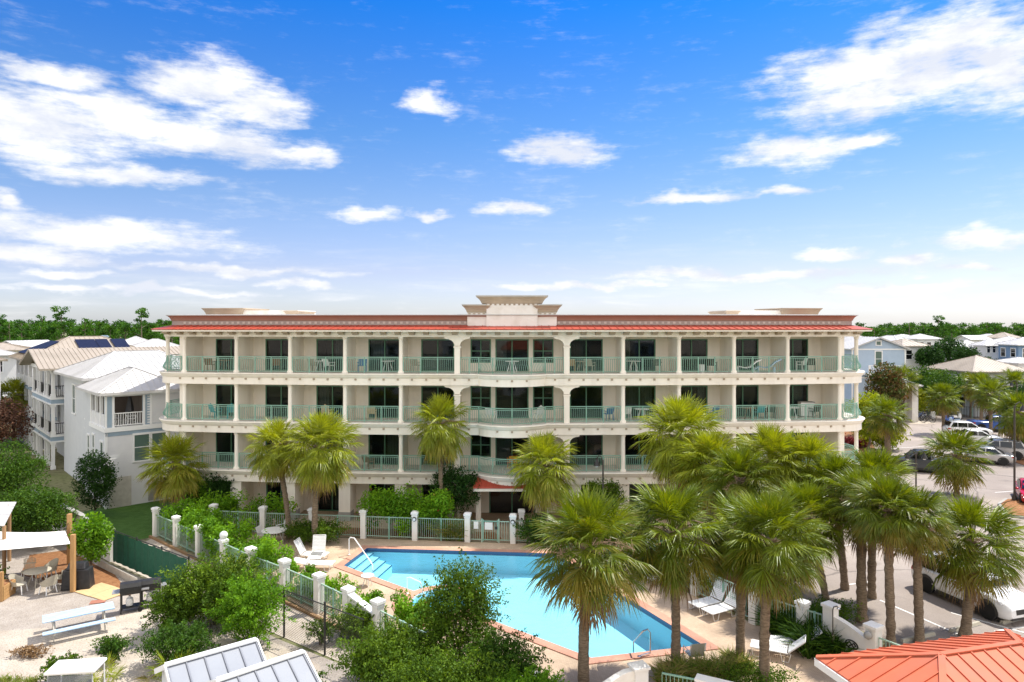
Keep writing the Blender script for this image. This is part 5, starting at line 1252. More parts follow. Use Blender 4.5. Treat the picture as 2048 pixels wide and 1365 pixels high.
m = MB(); m.tube([(0,0,0),(0,0,2.0)], .025, 6); obj('pole', m, DARKBRONZE, ut); m = MB(); m.lathe([(.3,.75),(.22,1.2),(.12,1.75),(.03,1.95)], 9); obj('canopy', m, BLACKCLOTH, ut); m = MB(); m.lathe([(.3,0),(.3,.05),(.05,.08)], 12); obj('base', m, CONCRETE, ut)
tb = table('dark table on the white house corner porch', hpt(hA,1.2,.9,5.36), BLACKMETAL, .5, .74, name='porch_table')
for k, (x, y) in enumerate(((.8,1.5),(1.7,.6))): chair('pale wire chair on the white house porch, %s' % ('behind the table','beside the umbrella')[k], hpt(hA,x,y,5.36), 1+k, WHITETRIM, name='porch_chair')
# ---- beige roofed house with two tiers of porches
hB = thing('porch_house', 'beige-roofed house with two tiers of white columned porches, left of the white house', 'house', hpt(hA,-.3,17,0), TH)
m = MB(); m.box(1.9,11,0,9.4,0,8.4); obj('wall', m, PALEBOARD, hB)
for z in (2.9, 6.05):
    m = MB(); m.box(-.1,2.0,-.1,9.5,z-.16,z); m.box(-.14,2.0,-.14,9.54,z-.62,z-.5); f_ = obj('porch_floor', m, WHITETRIM, hB)
    m = MB(); m.box(-.06,2.0,-.06,9.46,z-.5,z-.16); obj('fascia_board', m, BLUEGREY, f_)
for z, zt in ((0,2.28),(2.9,5.43),(6.05,8.3)):
    for y in (.1,2.3,3.4,6.0,7.1,9.3):
        m = MB(); m.box(-.02,.22,y-.12,y+.12,z,zt); m.box(-.07,.27,y-.17,y+.17,z,z+.3); m.box(-.07,.27,y-.17,y+.17,zt-.18,zt); obj('porch_column', m, WHITETRIM, hB)
    m = MB(); m.box(1.7,1.95,-.02,.22,z,zt); obj('porch_column', m, WHITETRIM, hB)
    if z > 0:
        for a, b in ((.25,2.2),(2.4,3.3),(3.5,5.9),(6.1,7.0),(7.2,9.2)): balus('porch_railing', hB, (.1,a), (.1,b), z, .95, BLACKMETAL, .13, .03)
        balus('porch_railing', hB, (.2,.1), (1.75,.1), z, .95, BLACKMETAL, .13, .03)
        for y in (1.3,4.7,8.2): win('porch_door', hB, (y,1.9,z+.05), 1.5, 2.1, '-x', lites=2, hb=False, glass=GLASSDARK)
m = MB(); m.box(-.15,2.1,-.15,9.55,8.3,8.6); obj('porch_beam', m, WHITETRIM, hB)
rf, sm = MB(), MB(); gable(rf, -1.0, 11.5, -.7, 10.1, 8.55, 10.05, 'x', .16, .36, sm); r_ = obj('roof', rf, METALBEIGE, hB); obj('roof_seam', sm, METALBEIGE, r_)
m = MB(); m.slab([(.35,.3,8.6),(.35,9.1,8.6),(.35,4.7,9.82)], (.12,0,0)); obj('gable_panel', m, BLUEGREY, hB)
m = MB(); m.slab([(.33,3.6,8.62),(.33,5.8,8.62),(.33,5.6,9.05),(.33,4.7,9.4),(.33,3.8,9.05)], (.01,0,0)); obj('gable_vent', m, BLACKMETAL, hB)
# ---- house with solar panels
hC = thing('solar_house', 'beige hip-roofed house with dark solar panels, behind the porch house', 'house', hpt(hA,0,28.5,0), TH)
m = MB(); m.box(2,11,0,11,0,8.7); obj('wall', m, WHITEBOARD, hC)
for z, zt in ((0,2.7),(3,5.6),(6.0,8.6)):
    m = MB(); m.box(0,2,0,11,z-.25 if z else -.03,z); obj('porch_floor', m, BLUEGREY if z else CONCRETE, hC)
    for y in (.15,2.8,5.5,8.2,10.8): m = MB(); m.box(0,.3,y-.15,y+.15,z,zt+.15); obj('porch_column', m, WHITETRIM, hC)
    if z: balus('porch_railing', hC, (.1,.3), (.1,10.7), z, 1.0, WHITETRIM, .2, .1)
rf, sm = MB(), MB(); hip(rf, -.6, 11.6, -.6, 11.6, 8.8, 10.95, .45, .18, 'x', sm, True, 4.6); r_ = obj('roof', rf, METALBEIGE, hC); obj('roof_seam', sm, METALBEIGE, r_)
def onroof(x, v, lift):   # slope facing the viewer, v from eave to ridge
    return Vector((x, -.6+6.1*v, 8.8+2.15*v+lift))
for k, (x0, x1) in enumerate(((4.2,6.0),(6.05,7.2),(7.5,8.9))):
    m = MB(); a = [onroof(x0+(.0),.36,.1), onroof(x1,.36,.1), onroof(x1-.0,.80,.1), onroof(x0,.80,.1)]; m.slab(a, (0,-.01,.05)); obj('solar_panel', m, SOLAR, hC)
m = MB(); a = [Vector((-.6+4.6*v+0, y, 8.8+2.15*v+.1)) for y, v in ((1.0,.15),(10.2,.15),(8.2,.72),(3.6,.72))]; m.slab(a, (-.02,0,.05)); obj('solar_panel', m, SOLAR, hC)
# ---- generic far house
def house(name, label, px, Y, w_, d_, eave, ridge, rz, wallm, roofm, shape='hip', axis=None, nw=2, over=.5, base=0, seams=.7, winface=('-y','-x'), wz=None, front=False):
    x = (px-CX)/F*(Y if front else Y+d_*.5); eave = CH-(eave-HZ)/F*Y; ridge = CH-(ridge-HZ)/F*(Y+d_*.5)
    o = thing(name, label, 'house', (x-sin(rz)*d_/2, Y+cos(rz)*d_/2, 0), rz)
    m = MB(); m.box(-w_/2,w_/2,-d_/2,d_/2,base,eave+.02); obj('wall', m, wallm, o)
    rf, sm = MB(), MB()
    if shape == 'hip': hip(rf, -w_/2-over, w_/2+over, -d_/2-over, d_/2+over, eave, ridge, seams, .16, axis, sm)
    else:
        gable(rf, -w_/2-over, w_/2+over, -d_/2-over, d_/2+over, eave-.05, ridge, axis or 'y', .14, seams, sm)
        g = MB()
        if (axis or 'y') == 'y':
            g.slab([(-w_/2,-d_/2,eave),(w_/2,-d_/2,eave),(0,-d_/2,ridge-.18)], (0,d_,0))
        else:
            g.slab([(-w_/2,-d_/2,eave),(-w_/2,d_/2,eave),(-w_/2,0,ridge-.18)], (w_,0,0))
        obj('gable_wall', g, wallm, o)
    r_ = obj('roof', rf, roofm, o); obj('roof_seam', sm, roofm, r_)
    for fc in winface:
        L_ = w_ if fc in ('-y','+y') else d_
        for k in range(nw):
            u = -L_/2+L_*(k+.5)/nw
            for z in (wz or ([eave-2.2] if eave < 5.5 else [eave-2.1, eave-5.0])):
                win('window', o, (u, (-d_/2 if fc == '-y' else -w_/2), z), min(1.1, L_/nw*.55), 1.4, fc, glass=GLASSDARK)
    return o
# left distance
house('cottage','pale cottage with a beige roof cut by the left edge of the photo',-12,63,6.5,9,722,706,TH,WHITEBOARD,METALBEIGE,'hip','y')
house('cottage','white-roofed cottage at the left edge, behind the beige one',8,82,8,9,711,688,TH,WHITEBOARD,METALWHITE,'hip')
house('cottage','blue-grey gabled cottage behind the solar roof, at far left',47,114,4.5,7,695,681,rad(-12),BLUEGREY,METALWHITE,'gable')
house('cottage','beige-roofed cottage behind the far-left white roof',18,104,9,7,701,686,rad(30),WHITEBOARD,METALBEIGE,'hip')
house('far_house','pyramid white-roofed house behind the beige ridge, left of the block',284,110,5,5.5,690,673,rad(20),WHITEBOARD,METALWHITE,'hip','y')
house('far_house','broad white-roofed house beside the left end of the block',335,94,6.5,6,697,678,rad(30),WHITEBOARD,METALWHITE,'hip')
house('far_house','small blue gabled house with beige roof behind the white house',322,80,3.6,6,716,701,rad(10),SKYBLUE,METALBEIGE,'gable')
hh = house('far_house','beige house with a square grey chimney, in the left distance',225,120,6,6,691,682,rad(25),WHITEBOARD,METALBEIGE,'hip')
m = MB(); m.box(-.5,.5,-.5,.5,8.7,10.3); m.box(-.65,.65,-.65,.65,10.0,10.15); obj('chimney', m, BLUEGREY, hh)
house('far_house','low white roof just behind the solar-panelled roof',205,112,8,6,693,686,rad(15),WHITEBOARD,METALWHITE,'hip')
# right distance
bl = house('blue_house','powder-blue gabled house with a white balcony beside the block',1757,88,7.0,9,697,673.5,rad(2),SKYBLUE,METALWHITE,'gable','y',nw=0,over=.45,front=True)
e_ = 9.17
m = MB(); m.box(-3.55,3.55,-4.56,-4.5,8.95,9.12); m.box(-3.55,-3.4,-4.57,-4.5,0,8.95); m.box(3.4,3.55,-4.57,-4.5,0,8.95); m.box(-3.4,3.4,-4.55,-4.5,5.3,5.45); obj('trim', m, WHITETRIM, bl)
win('window', bl, (.0,-4.5,6.75), .85, 2.0, '-y', glass=GLASSGREEN); win('gable_vent', bl, (0,-4.5,9.6), .6, .45, '-y', hb=False); win('window', bl, (2.1,-4.5,3.2), 1.1, 1.6, '-y')
m = MB(); m.box(-2.2,2.2,-6.2,-4.5,5.8,5.98); obj('balcony_floor', m, WHITETRIM, bl); balus('balcony_railing', bl, (-2.2,-6.15), (2.15,-6.15), 5.98, 1.05, WHITETRIM, .2, .05)
for x in (-2.1,2.1): m = MB(); m.box(x-.1,x+.1,-6.2,-6.0,0,7.05); obj('balcony_post', m, WHITETRIM, bl)
br_ = house('beige_house','low house with a broad beige hipped roof behind the parking palms',1958,91,7.4,8.2,743,711,rad(5),PALEBOARD,METALBEIGE,'hip','x',nw=2,over=.7,seams=.4)
tw2 = house('tower_house','narrow white tower house with a pyramid roof and three high windows',1976,123,3.1,3.1,691,679,rad(3),WHITEBOARD,METALWHITE,'hip','y',nw=3,over=.55,winface=('-y',),wz=[7.2])
house('far_house','white house with blue side wall at the right edge of the photo',2046,116,5.2,5,690,675,rad(-2),DEEPBLUE,METALWHITE,'hip')
house('far_house','white-roofed house behind the right-edge blue one',2026,135,6,6,687,673,rad(20),SKYBLUE,METALWHITE,'hip')
house('far_house','beige-roofed house high at the right, in front of the pines',2014,160,4.6,5,676,665,rad(25),PALEBOARD,METALBEIGE,'hip','y')
house('far_house','white-roofed house left of the high beige one, near the pines',1980,165,4,5,676,668,rad(10),WHITEBOARD,METALWHITE,'hip')
house('far_house','flat white-roofed house beside the far pines, right of the oak',1946,158,4.6,5,679,671,rad(5),WHITEBOARD,METALWHITE,'gable','x')
house('far_house','low long white roof in front of the tower house',1922,125,6.5,4,701,684,rad(28),WHITEBOARD,METALWHITE,'gable','x')
house('far_house','white hipped roof between the oak and the tower house',1945,136,5,5,694,680,rad(40),SKYBLUE,METALWHITE,'hip')
house('far_house','white hipped house just behind the blue gable',1792,118,3.6,5,683,671,rad(25),WHITEBOARD,METALWHITE,'hip')
house('far_house','beige-roofed house with two small windows behind the blue gable',1812,108,4.6,5,692,678,rad(12),WHITEBOARD,METALBEIGE,'hip','x')
house('far_house','tall white house with grey windows left of the dark oak',1843,138,5,5,678,668,rad(8),WHITEBOARD,METALWHITE,'hip',nw=3)
house('far_house','white roof peeping over the right eave of the block',1714,110,3.4,6,684,670,rad(22),SKYBLUE,METALWHITE,'hip')
house('far_house','beige low roof under the dark oaks',1846,110,3.8,4,711,697,rad(35),SKYBLUE,METALBEIGE,'hip')
house('far_house','small white roof at the right edge above the parking palms',2042,96,4.5,4,726,715,rad(10),WHITEBOARD,METALWHITE,'hip')
house('far_house','distant white roof right of the blue gable, near the pines',1812,162,7,6,677,669,rad(18),WHITEBOARD,METALWHITE,'hip')
# gate pier with vine, garden gate, iron fence
gp = thing('gate_pier', 'white gate pier building with a red-leaved vine panel', 'gatehouse', P(1803,770,86)[:2]+(0,))
m = MB(); m.box(-1.9,-1.0,-.6,3,0,4.6); m.box(1.0,1.75,-.6,3,0,4.6); m.box(-1.0,1.0,.6,3,0,4.6); obj('wall', m, WHITEST, gp)
rf, sm = MB(), MB(); hip(rf,-2.2,2.2,-.9,3.3,4.6,5.4,.5,.14,'x',sm); r_ = obj('roof', rf, METALWHITE, gp); obj('roof_seam', sm, METALWHITE, r_)
rg2 = np.random.default_rng(5); p = np.stack([rg2.uniform(-.55,.55,900), rg2.normal(size=900)*.12+.35, rg2.uniform(.1,4.4,900)],1)
link('vine', np_mesh('vine', leaf_quads(rg2,p,.28,.6), PLUMLEAF, rg2.uniform(0,1,900)), gp)
gg = thing('garden_gate', 'white boarded gate across the garden path', 'gate', ((1838-CX)/F*98,98,0)); m = MB(); m.box(-1.9,1.9,-.05,.05,.1,2.0); obj('gate_leaf', m, WHITETRIM, gg)
for x in (-2.0,2.0): m = MB(); m.box(x-.18,x+.18,-.18,.18,0,2.6); m.box(x-.24,x+.24,-.24,.24,2.6,2.72); obj('gate_post', m, WHITETRIM, gg)
m = MB(); m.box(3.0,5.6,-.05,.05,0,3.6); obj('side_wall', m, WHITEST, gg)
setting('garden_path', MB().sheet([[(48.2,84),(52.2,84),(58.5,97.6),(55.2,97.6)]], .0), SAND)

# seaside houses behind the viewer, the ones mirrored in the balcony doors
for i, (x, y, w_, d_, h, rdg, wm, rm, lb) in enumerate(((-30,-34,11,9,9,12.2,PALEBOARD,METALBEIGE,'beige-roofed beach house behind the viewer, far left'),(-13,-40,10,9,11,14,WHITEBOARD,METALWHITE,'white tall beach house behind the viewer, left'),(3,-33,9,8,8,11.5,STUCCO,ORANGEROOF,'cream beach house with a red roof behind the viewer'),(19,-41,12,9,10.5,13.5,TAN,METALBEIGE,'tan beach house behind the viewer, right'),(36,-35,10,9,9,12,SKYBLUE,METALWHITE,'blue beach house behind the viewer, far right'))):
    o = thing('beach_house', lb, 'house', (x,y,0), pi+.1*(i-2)); m = MB(); m.box(-w_/2,w_/2,-d_/2,d_/2,0,h+.02); obj('wall', m, wm, o); rf, sm = MB(), MB(); hip(rf,-w_/2-.5,w_/2+.5,-d_/2-.5,d_/2+.5,h,rdg,.8,.16,None,sm); r_ = obj('roof', rf, rm, o); obj('roof_seam', sm, rm, r_)
    for u in (-w_/3, 0, w_/3):
        for z in (.8, 3.9, 6.8):
            if z+1.6 < h: win('window', o, (u,-d_/2,z), 1.2, 1.5, '-y', glass=GLASSDARK)
for i, (x, y) in enumerate(((-22,-27),(-5,-28),(11,-27),(27,-28),(-38,-27))): palm('far_b', 'palm between the beach houses behind the viewer', (x,y,0), (x+.3,y,6.2+.4*(i % 3)), .95, i, group='palms behind the viewer')
# ================================================================ fences of the pool court
def pillar(label, x, y, h=1.62, w_=.30, rz=0.0, lamp=False, name='fence_pillar', group=None):
    o = thing(name, label, 'pillar', (x,y,0), rz, group); a = w_/2
    m = MB(); m.box(-a,a,-a,a,-.05,h-.16); obj('shaft', m, WHITEST, o, bevel=.015)
    m = MB(); m.box(-a-.05,a+.05,-a-.05,a+.05,h-.16,h-.05); m.hexa([(-a-.05,-a-.05,h-.05),(a+.05,-a-.05,h-.05),(a+.05,a+.05,h-.05),(-a-.05,a+.05,h-.05)],[(-a+.03,-a+.03,h),(a-.03,-a+.03,h),(a-.03,a-.03,h),(-a+.03,a-.03,h)]); m.box(-a-.025,a+.025,-a-.025,a+.025,h-.28,h-.22); obj('cap', m, WHITEPAINT, o)
    if lamp:
        m = MB(); m.lathe([(.02,-.06),(.12,-.05),(.13,0),(.12,.0)], 14, (0,-a-.01,h-.42), 'y'); obj('round_lamp', m, BLACKMETAL, o); m = MB(); m.lathe([(.085,-.075),(.085,-.045)], 12, (0,-a-.012,h-.42), 'y'); obj('lamp_lens', m, HEADLAMP, o)
    return o
def panel(label, p, q, z0=.08, h=1.26, mt=None, name='fence_panel', cat='fence panel', step=.118, thick=.019, group=None, posts=True):
    p, q = Vector(p), Vector(q); d = q-p; L_ = d.length; a = math.atan2(d.y, d.x); o = thing(name, label, cat, (p.x,p.y,0), a, group); mt = mt or PALEGREEN
    m = MB(); m.box(0,L_,-.025,.025,h-.045,h); obj('top_rail', m, mt, o); m = MB(); m.box(0,L_,-.02,.02,z0+.05,z0+.09); obj('bottom_rail', m, mt, o)
    m = MB(); n_ = max(2, int(L_/step))
    for k in range(n_+1): x = L_*k/n_; m.box(x-thick/2,x+thick/2,-thick/2,thick/2,z0+.0,h-.02)
    obj('picket', m, mt, o)
    if posts: m = MB(); x = L_/2; m.box(x-.035,x+.035,-.035,.035,0,h+.02); obj('post', m, GREENMETAL, o)
    return o
def inset(p, q, e=.18):
    p, q = Vector(p), Vector(q); d = (q-p).normalized(); return (p+d*e, q-d*e)
# left fence
LF = [(-20.6,39.46),(-18.55,37.7),(-16.5,35.95),(-14.45,34.2),(-12.4,32.4),(-10.25,30.75),(-8.2,29.0),(-6.6,27.5)]
LR = math.atan2(-12.0,14.0)
lnames = ['corner pillar at the far left end of the pool fence','second pillar along the left pool fence from its far end','third pillar along the left pool fence, taller cap','slim pillar with a white globe lamp on the left pool fence','pillar of the left pool fence beside the yellow-green loungers bed','pillar of the left pool fence nearest the two white loungers','pillar of the left pool fence two before the solid corner wall','pillar that ends the left pool fence at the solid low wall']
for i, (x, y) in enumerate(LF):
    o = pillar('white '+lnames[i], x, y, 1.66 if i != 3 else 1.5, .34 if i > 3 else .28, LR)
    if i == 3: m = MB(); m.ball((0,0,1.66), .2, 14, 8); obj('globe', m, WHITEPLASTIC, o, smooth=60)
for i in range(7): panel('pale green picket panel of the left pool fence, number %s from the far corner' % ['one','two','three','four','five','six','seven'][i], *inset(LF[i], LF[i+1]))
lw = thing('low_wall', 'low white stucco wall between two pillars at the corner of the left pool fence', 'wall', (-6.6,27.5,0), LR)
m = MB(); m.hexa([(.15,-.11,0),(1.75,-.11,0),(1.75,.11,0),(.15,.11,0)],[(.15,-.11,1.35),(1.75,-.11,1.02),(1.75,.11,1.02),(.15,.11,1.35)]); obj('wall_body', m, WHITEST, lw); m = MB(); m.hexa([(.17,-.15,1.353),(1.73,-.15,1.023),(1.73,.15,1.023),(.17,.15,1.353)],[(.17,-.15,1.42),(1.73,-.15,1.09),(1.73,.15,1.09),(.17,.15,1.42)]); obj('wall_coping', m, WHITEPAINT, lw)
e1 = (-6.6+1.9*cos(LR), 27.5+1.9*sin(LR)); e2 = (-1.3, 21.2)
pillar('white pillar at the near end of the low corner wall', e1[0], e1[1], 1.66, .34, LR)
panel('pale green picket panel half hidden by the centre shrubs', *inset(e1, (e1[0]+2.3, e1[1]-2.2)))
# retaining kerb under the left fence
rk = MB(); d = Vector((cos(LR), sin(LR))); n = Vector((-d.y, d.x)); a = Vector(LF[0])-n*.32; b = Vector(LF[7])-n*.32
rk.prism([tuple(a-n*.06), tuple(b-n*.06), tuple(b+n*.06), tuple(a+n*.06)], -.1, .1); setting('retaining_kerb', rk, BROWNWOOD)
# far fence
FFp = [(-17.6,40.25),(-14.5,39.75),(-11.55,39.4),(-8.5,39.05),(-5.5,38.7),(-2.5,38.4),(.06,38.15)]
fn = ['white pillar of the far pool fence nearest the left corner','white pillar of the far pool fence left of the two tall palms','white pillar of the far pool fence hidden behind the tall palm trunk','white pillar of the far pool fence left of the blossoming hedge','white pillar with a round lamp in the middle of the far fence','white pillar left of the pool gate','white pillar with a round lamp right of the pool gate']
for i, (x, y) in enumerate(FFp): pillar(fn[i], x, y, 1.64, .3, rad(-6), lamp=i in (4,6))
cp = pillar('broad white pillar behind the leaning trunk at the left end of the far fence', -19.3, 40.6, 1.35, .55, rad(-6))
pillar('white pillar just behind the gate lamp pillar', .55, 39.6, 1.5, .3, 0)
panel('short pale green panel at the left corner of the far fence', *inset((-20.5,39.6),(-19.3,40.5)), posts=False)
panel('pale green panel left of the first far-fence pillar', *inset((-19.1,40.5),FFp[0]))
for i, lb in enumerate(('pale green panel in front of the tall pale hedge','pale green panel behind the white round table','pale green panel right of the tall palm trunks','green panel in front of the blossoming hedge','green panel in front of the grassy clump')): panel(lb, *inset(FFp[i], FFp[i+1]))
panel('pale green panel right of the pool gate', *inset(FFp[6],(2.4,38.0)))
panel('pale green panel behind the dark bushes at the far right of the pool', (2.5,38.0),(4.4,36.9))
gt = thing('pool_gate', 'green picket pool gate with two white notice boards', 'gate', FFp[5]+(0,), math.atan2(FFp[6][1]-FFp[5][1], FFp[6][0]-FFp[5][0]))
def picks(m, x0, x1, h=1.2):
    k = int((x1-x0)/.115)
    for j in range(k+1): x = x0+(x1-x0)*j/k; m.box(x-.013,x+.013,-.013,.013,.1,h)
    m.box(x0,x1,-.025,.025,h-.04,h+.01); m.box(x0,x1,-.02,.02,.12,.17)
m = MB(); picks(m,.2,.78); m.box(.78,.85,-.04,.04,0,1.32); obj('fixed_panel', m, PALEGREEN, gt)
m = MB(); picks(m,.88,1.68); m.box(.86,.92,-.03,.03,.06,1.26); m.box(1.66,1.72,-.03,.03,.06,1.26); g_ = obj('gate_leaf', m, GREENMETAL, gt); m = MB(); m.box(1.56,1.68,-.07,-.03,.75,.9); obj('latch', m, BLACKMETAL, g_)
m = MB(); picks(m,1.8,2.36); m.box(1.74,1.81,-.04,.04,0,1.32); obj('fixed_panel', m, PALEGREEN, gt)
m = MB(); m.box(.36,.62,-.05,-.03,.75,1.15); obj('notice_board', m, WHITEPAINT, gt); m = MB(); m.box(.98,1.42,-.05,-.03,.72,1.12); obj('notice_board', m, WHITEPAINT, gt)
# right fence
RFp = [(6.9,34.1),(8.3,30.9),(9.9,27.9),(11.2,26.3)]
rn = ['white pillar of the right fence farthest from the camera','white pillar of the right fence behind the leaning loungers','white pillar of the right fence behind the dense palm','white pillar of the right fence with a round ball lamp']
for i, (x, y) in enumerate(RFp): pillar(rn[i], x, y, 1.6, .34, rad(-55))
for i in range(3): panel('pale green panel of the right fence, %s' % ('farthest from the camera','behind the shrubs','behind the two palm trunks')[i], *inset(RFp[i], RFp[i+1]))
panel('short pale green panel between the ball lamp pillar and the shower wall', *inset(RFp[3],(11.85,25.7)))
o = bpy.data.objects['fence_pillar']
sw = thing('shower_wall', 'white curved shower wall between two pillars with an oval ornament', 'wall', (11.95,25.6,0), math.atan2(-1.45,.8))
m = MB(); m.box(-.2,.2,-.2,.2,-.02,1.62); m.box(-.25,.25,-.25,.25,1.62,1.74); obj('end_pillar', m, WHITEST, sw, bevel=.015)
m = MB(); m.box(1.5,1.9,-.2,.2,-.02,1.5); m.box(1.45,1.95,-.25,.25,1.5,1.62); obj('end_pillar', m, WHITEST, sw, bevel=.015)
m = MB()
for k in range(8):
    x0, x1 = .2+1.3*k/8, .2+1.3*(k+1)/8; f = lambda x: 1.34-.32*((x-.2)/1.3)**1.6
    m.hexa([(x0,-.11,-.02),(x1,-.11,-.02),(x1,.11,-.02),(x0,.11,-.02)],[(x0,-.11,f(x0)),(x1,-.11,f(x1)),(x1,.11,f(x1)),(x0,.11,f(x0))])
obj('wall_panel', m, WHITEST, sw)
m = MB()
for k in range(20):
    a, b = 2*pi*k/20, 2*pi*(k+1)/20; m.bar((.95+.24*cos(a),-.13,.62+.15*sin(a)),(.95+.24*cos(b),-.13,.62+.15*sin(b)),.035)
m.tube([(.78,-.13,.6),(.86,-.135,.7),(.95,-.135,.62),(1.04,-.135,.7),(1.12,-.13,.6)],.028,6); m.tube([(.86,-.135,.54),(.95,-.14,.62),(1.05,-.135,.54)],.024,6)
obj('oval_ornament', m, BLACKMETAL, sw)
m = MB(); m.ball((1.7,-.32,1.3),.14,12,8); obj('ball_lamp', m, CONCRETE, sw, smooth=60)
sh = thing('outdoor_shower', 'thin outdoor shower pipe beside the white wall', 'shower', (11.75,25.0,0)); m = MB(); m.tube([(0,0,0),(0,0,1.75),(.03,0,1.86),(.14,-.02,1.9),(.2,-.03,1.84)],.022,8); obj('pipe', m, DARKBRONZE, sh); m = MB(); m.lathe([(.02,.04),(.07,0),(.07,-.02)],10,(.2,-.03,1.82)); obj('shower_head', m, STEEL, sh); m = MB(); m.box(-.04,.04,-.05,.0,.65,.85); obj('tap', m, STEEL, sh)
panel('green lattice panel between the shower wall and the red roof', (12.85,23.9),(14.2,21.9))
# near walls
nw = thing('near_wall', 'white stucco wall with a swept top at the bottom of the photo', 'wall', (1.0,20.4,0), math.atan2(1.25,3.5))
m = MB()
for k in range(10):
    x0, x1 = 3.4*k/10, 3.4*(k+1)/10; f = lambda x: .55+.85*min(1, x/2.6)**1.4
    m.hexa([(x0,-.12,0),(x1,-.12,0),(x1,.12,0),(x0,.12,0)],[(x0,-.12,f(x0)),(x1,-.12,f(x1)),(x1,.12,f(x1)),(x0,.12,f(x0))])
obj('wall_body', m, WHITEST, nw); m = MB(); m.box(2.95,3.4,-.2,.2,0,1.42); m.box(2.9,3.45,-.25,.25,1.42,1.5); obj('end_pillar', m, WHITEPAINT, nw)
m = MB(); m.box(.9,1.9,-.17,-.12,.1,.62); obj('notice_panel', m, WHITEPAINT, nw)
panel('seafoam green panel between the white near walls', (4.75,21.6),(5.7,21.2), h=1.2, mt=GREENMETAL, posts=False)
nw2 = thing('near_wall', 'short white wall right of the green panel at the bottom', 'wall', (5.75,21.2,0), rad(-28)); m = MB(); m.box(0,1.5,-.15,.15,0,1.2); obj('wall_body', m, WHITEST, nw2); m = MB(); m.box(-.04,1.54,-.19,.19,1.2,1.28); obj('wall_coping', m, WHITEPAINT, nw2)
# ================================================================ chain link, green screen and concrete wall
K0, K1 = Vector((-20.5,35.06)), Vector((-5.2,24.0)); kd = (K1-K0).normalized(); KA = math.atan2(kd.y, kd.x)
gs = thing('privacy_screen', 'dark green privacy screen on the chain-link fence line', 'screen', K0.to_tuple()+(0,), KA)
m = MB(); nseg = 40; LG = 7.2
vs = [(LG*k/nseg, .03*sin(k*1.7), z) for k in range(nseg+1) for z in (.08, 1.62-.04*abs(sin(k*pi/8)))]; m.add(vs, [(2*k,2*k+2,2*k+3,2*k+1) for k in range(nseg)]); obj('screen_cloth', m, SCREENGREEN, gs)
m = MB(); m.tube([(0,.03,1.63),(LG,.03,1.63)],.025,6); obj('top_rail', m, BLACKMETAL, gs)
for k in range(4): m = MB(); m.tube([(LG*k/3,.06,0),(LG*k/3,.06,1.72)],.035,8); obj('post', m, BLACKMETAL, gs)
cl = thing('chain_link_fence', 'black chain-link fence in front of the left pool fence', 'fence', (K0+kd*LG).to_tuple()+(0,), KA); L2 = (K1-K0).length-LG
m = MB(); m.add([(0,0,.02),(L2,0,.02),(L2,0,1.82),(0,0,1.82)],[(0,1,2,3)]); obj('wire_mesh', m, CHAINLINK, cl)
m = MB(); m.tube([(0,0,1.83),(L2,0,1.83)],.02,6); obj('top_rail', m, BLACKMETAL, cl)
for x in (2.2,5.0,7.1,9.55): m = MB(); m.tube([(x,0,0),(x,0,1.9)],.04,8); m.ball((x,0,1.92),.05,8,6); obj('post', m, BLACKMETAL, cl)
cw_ = thing('concrete_wall', 'pale grey boundary wall running back behind the shade sail', 'wall', (-20.6,35.15,0), math.atan2(7.9,-9.5)); m = MB(); m.box(0,13,-.1,.1,0,1.6); obj('wall_body', m, WHITEST, cw_); m = MB(); m.box(-.03,13,-.15,.15,1.6,1.68); obj('wall_coping', m, CONCRETE, cw_)
el_ = thing('lawn_edging', 'low kerb of brick along the edge of the small lawn', 'kerb', (-27.9,42.6,0), math.atan2(-5.4,6.3)); m = MB()
for k in range(34): m.box(.24*k,.24*k+.225,-.07,.07,0,.17+.01*(k % 3))
obj('brick_row', m, COPING, el_)
pk = thing('picket_edging', 'low grey picket edging along the mulch by the wall', 'edging', G(196,1132), math.atan2(-2.6,3.4)); m = MB()
for k in range(36): m.box(.12*k,.12*k+.075,-.02,.02,0,.34)
obj('picket', m, GREYWOOD, pk); m = MB(); m.box(0,4.3,.022,.05,.2,.27); obj('rail', m, GREYWOOD, pk)
# ================================================================ left yard
pa, pb = G(146,1184), G(139,1128)
for i, (p, h, lb) in enumerate(((pa,2.62,'timber post at the front corner of the shade sail'),(pb,2.55,'timber post at the back corner of the shade sail'))):
    o = thing('sail_post', lb, 'post', p); m = MB(); m.box(-.09,.09,-.09,.09,0,h); obj('timber', m, WARMWOOD, o, bevel=.012); m = MB(); m.lathe([(.03,0),(.03,.06),(.06,.06),(.06,.08)],8,(-.13,0,h-.35),'x'); obj('eye_bolt', m, STEEL, o)
c1, c2 = Vector(P(141,1088,pa[1])), Vector(P(130,1062,pb[1]-.3)); c3, c4 = Vector(P(-120,1046,pb[1]-.6)), Vector(P(-140,1112,pa[1]-.2))
sa = thing('shade_sail', 'white rectangular shade sail stretched over the patio chairs', 'shade sail', c1); m = MB(); nu = 14
vs = []
for i in range(nu+1):
    for j in range(nu+1):
        u, v = i/nu, j/nu; p = (c1*(1-u)+c4*u)*(1-v)+(c2*(1-u)+c3*u)*v
        sag = -.35*(4*u*(1-u))*(.4+.6*v*(1-v)*4)+.12*(2*v-1)**2*0; nrm = (c2-c1)*(4*u*(1-u))*(.5-v)*.35
        q = p+nrm+Vector((0,0,sag)); vs.append(tuple(q-c1))
m.add(vs, [(i*(nu+1)+j,(i+1)*(nu+1)+j,(i+1)*(nu+1)+j+1,i*(nu+1)+j+1) for i in range(nu) for j in range(nu)]); obj('sail_cloth', m, SAILCLOTH, sa, smooth=60)
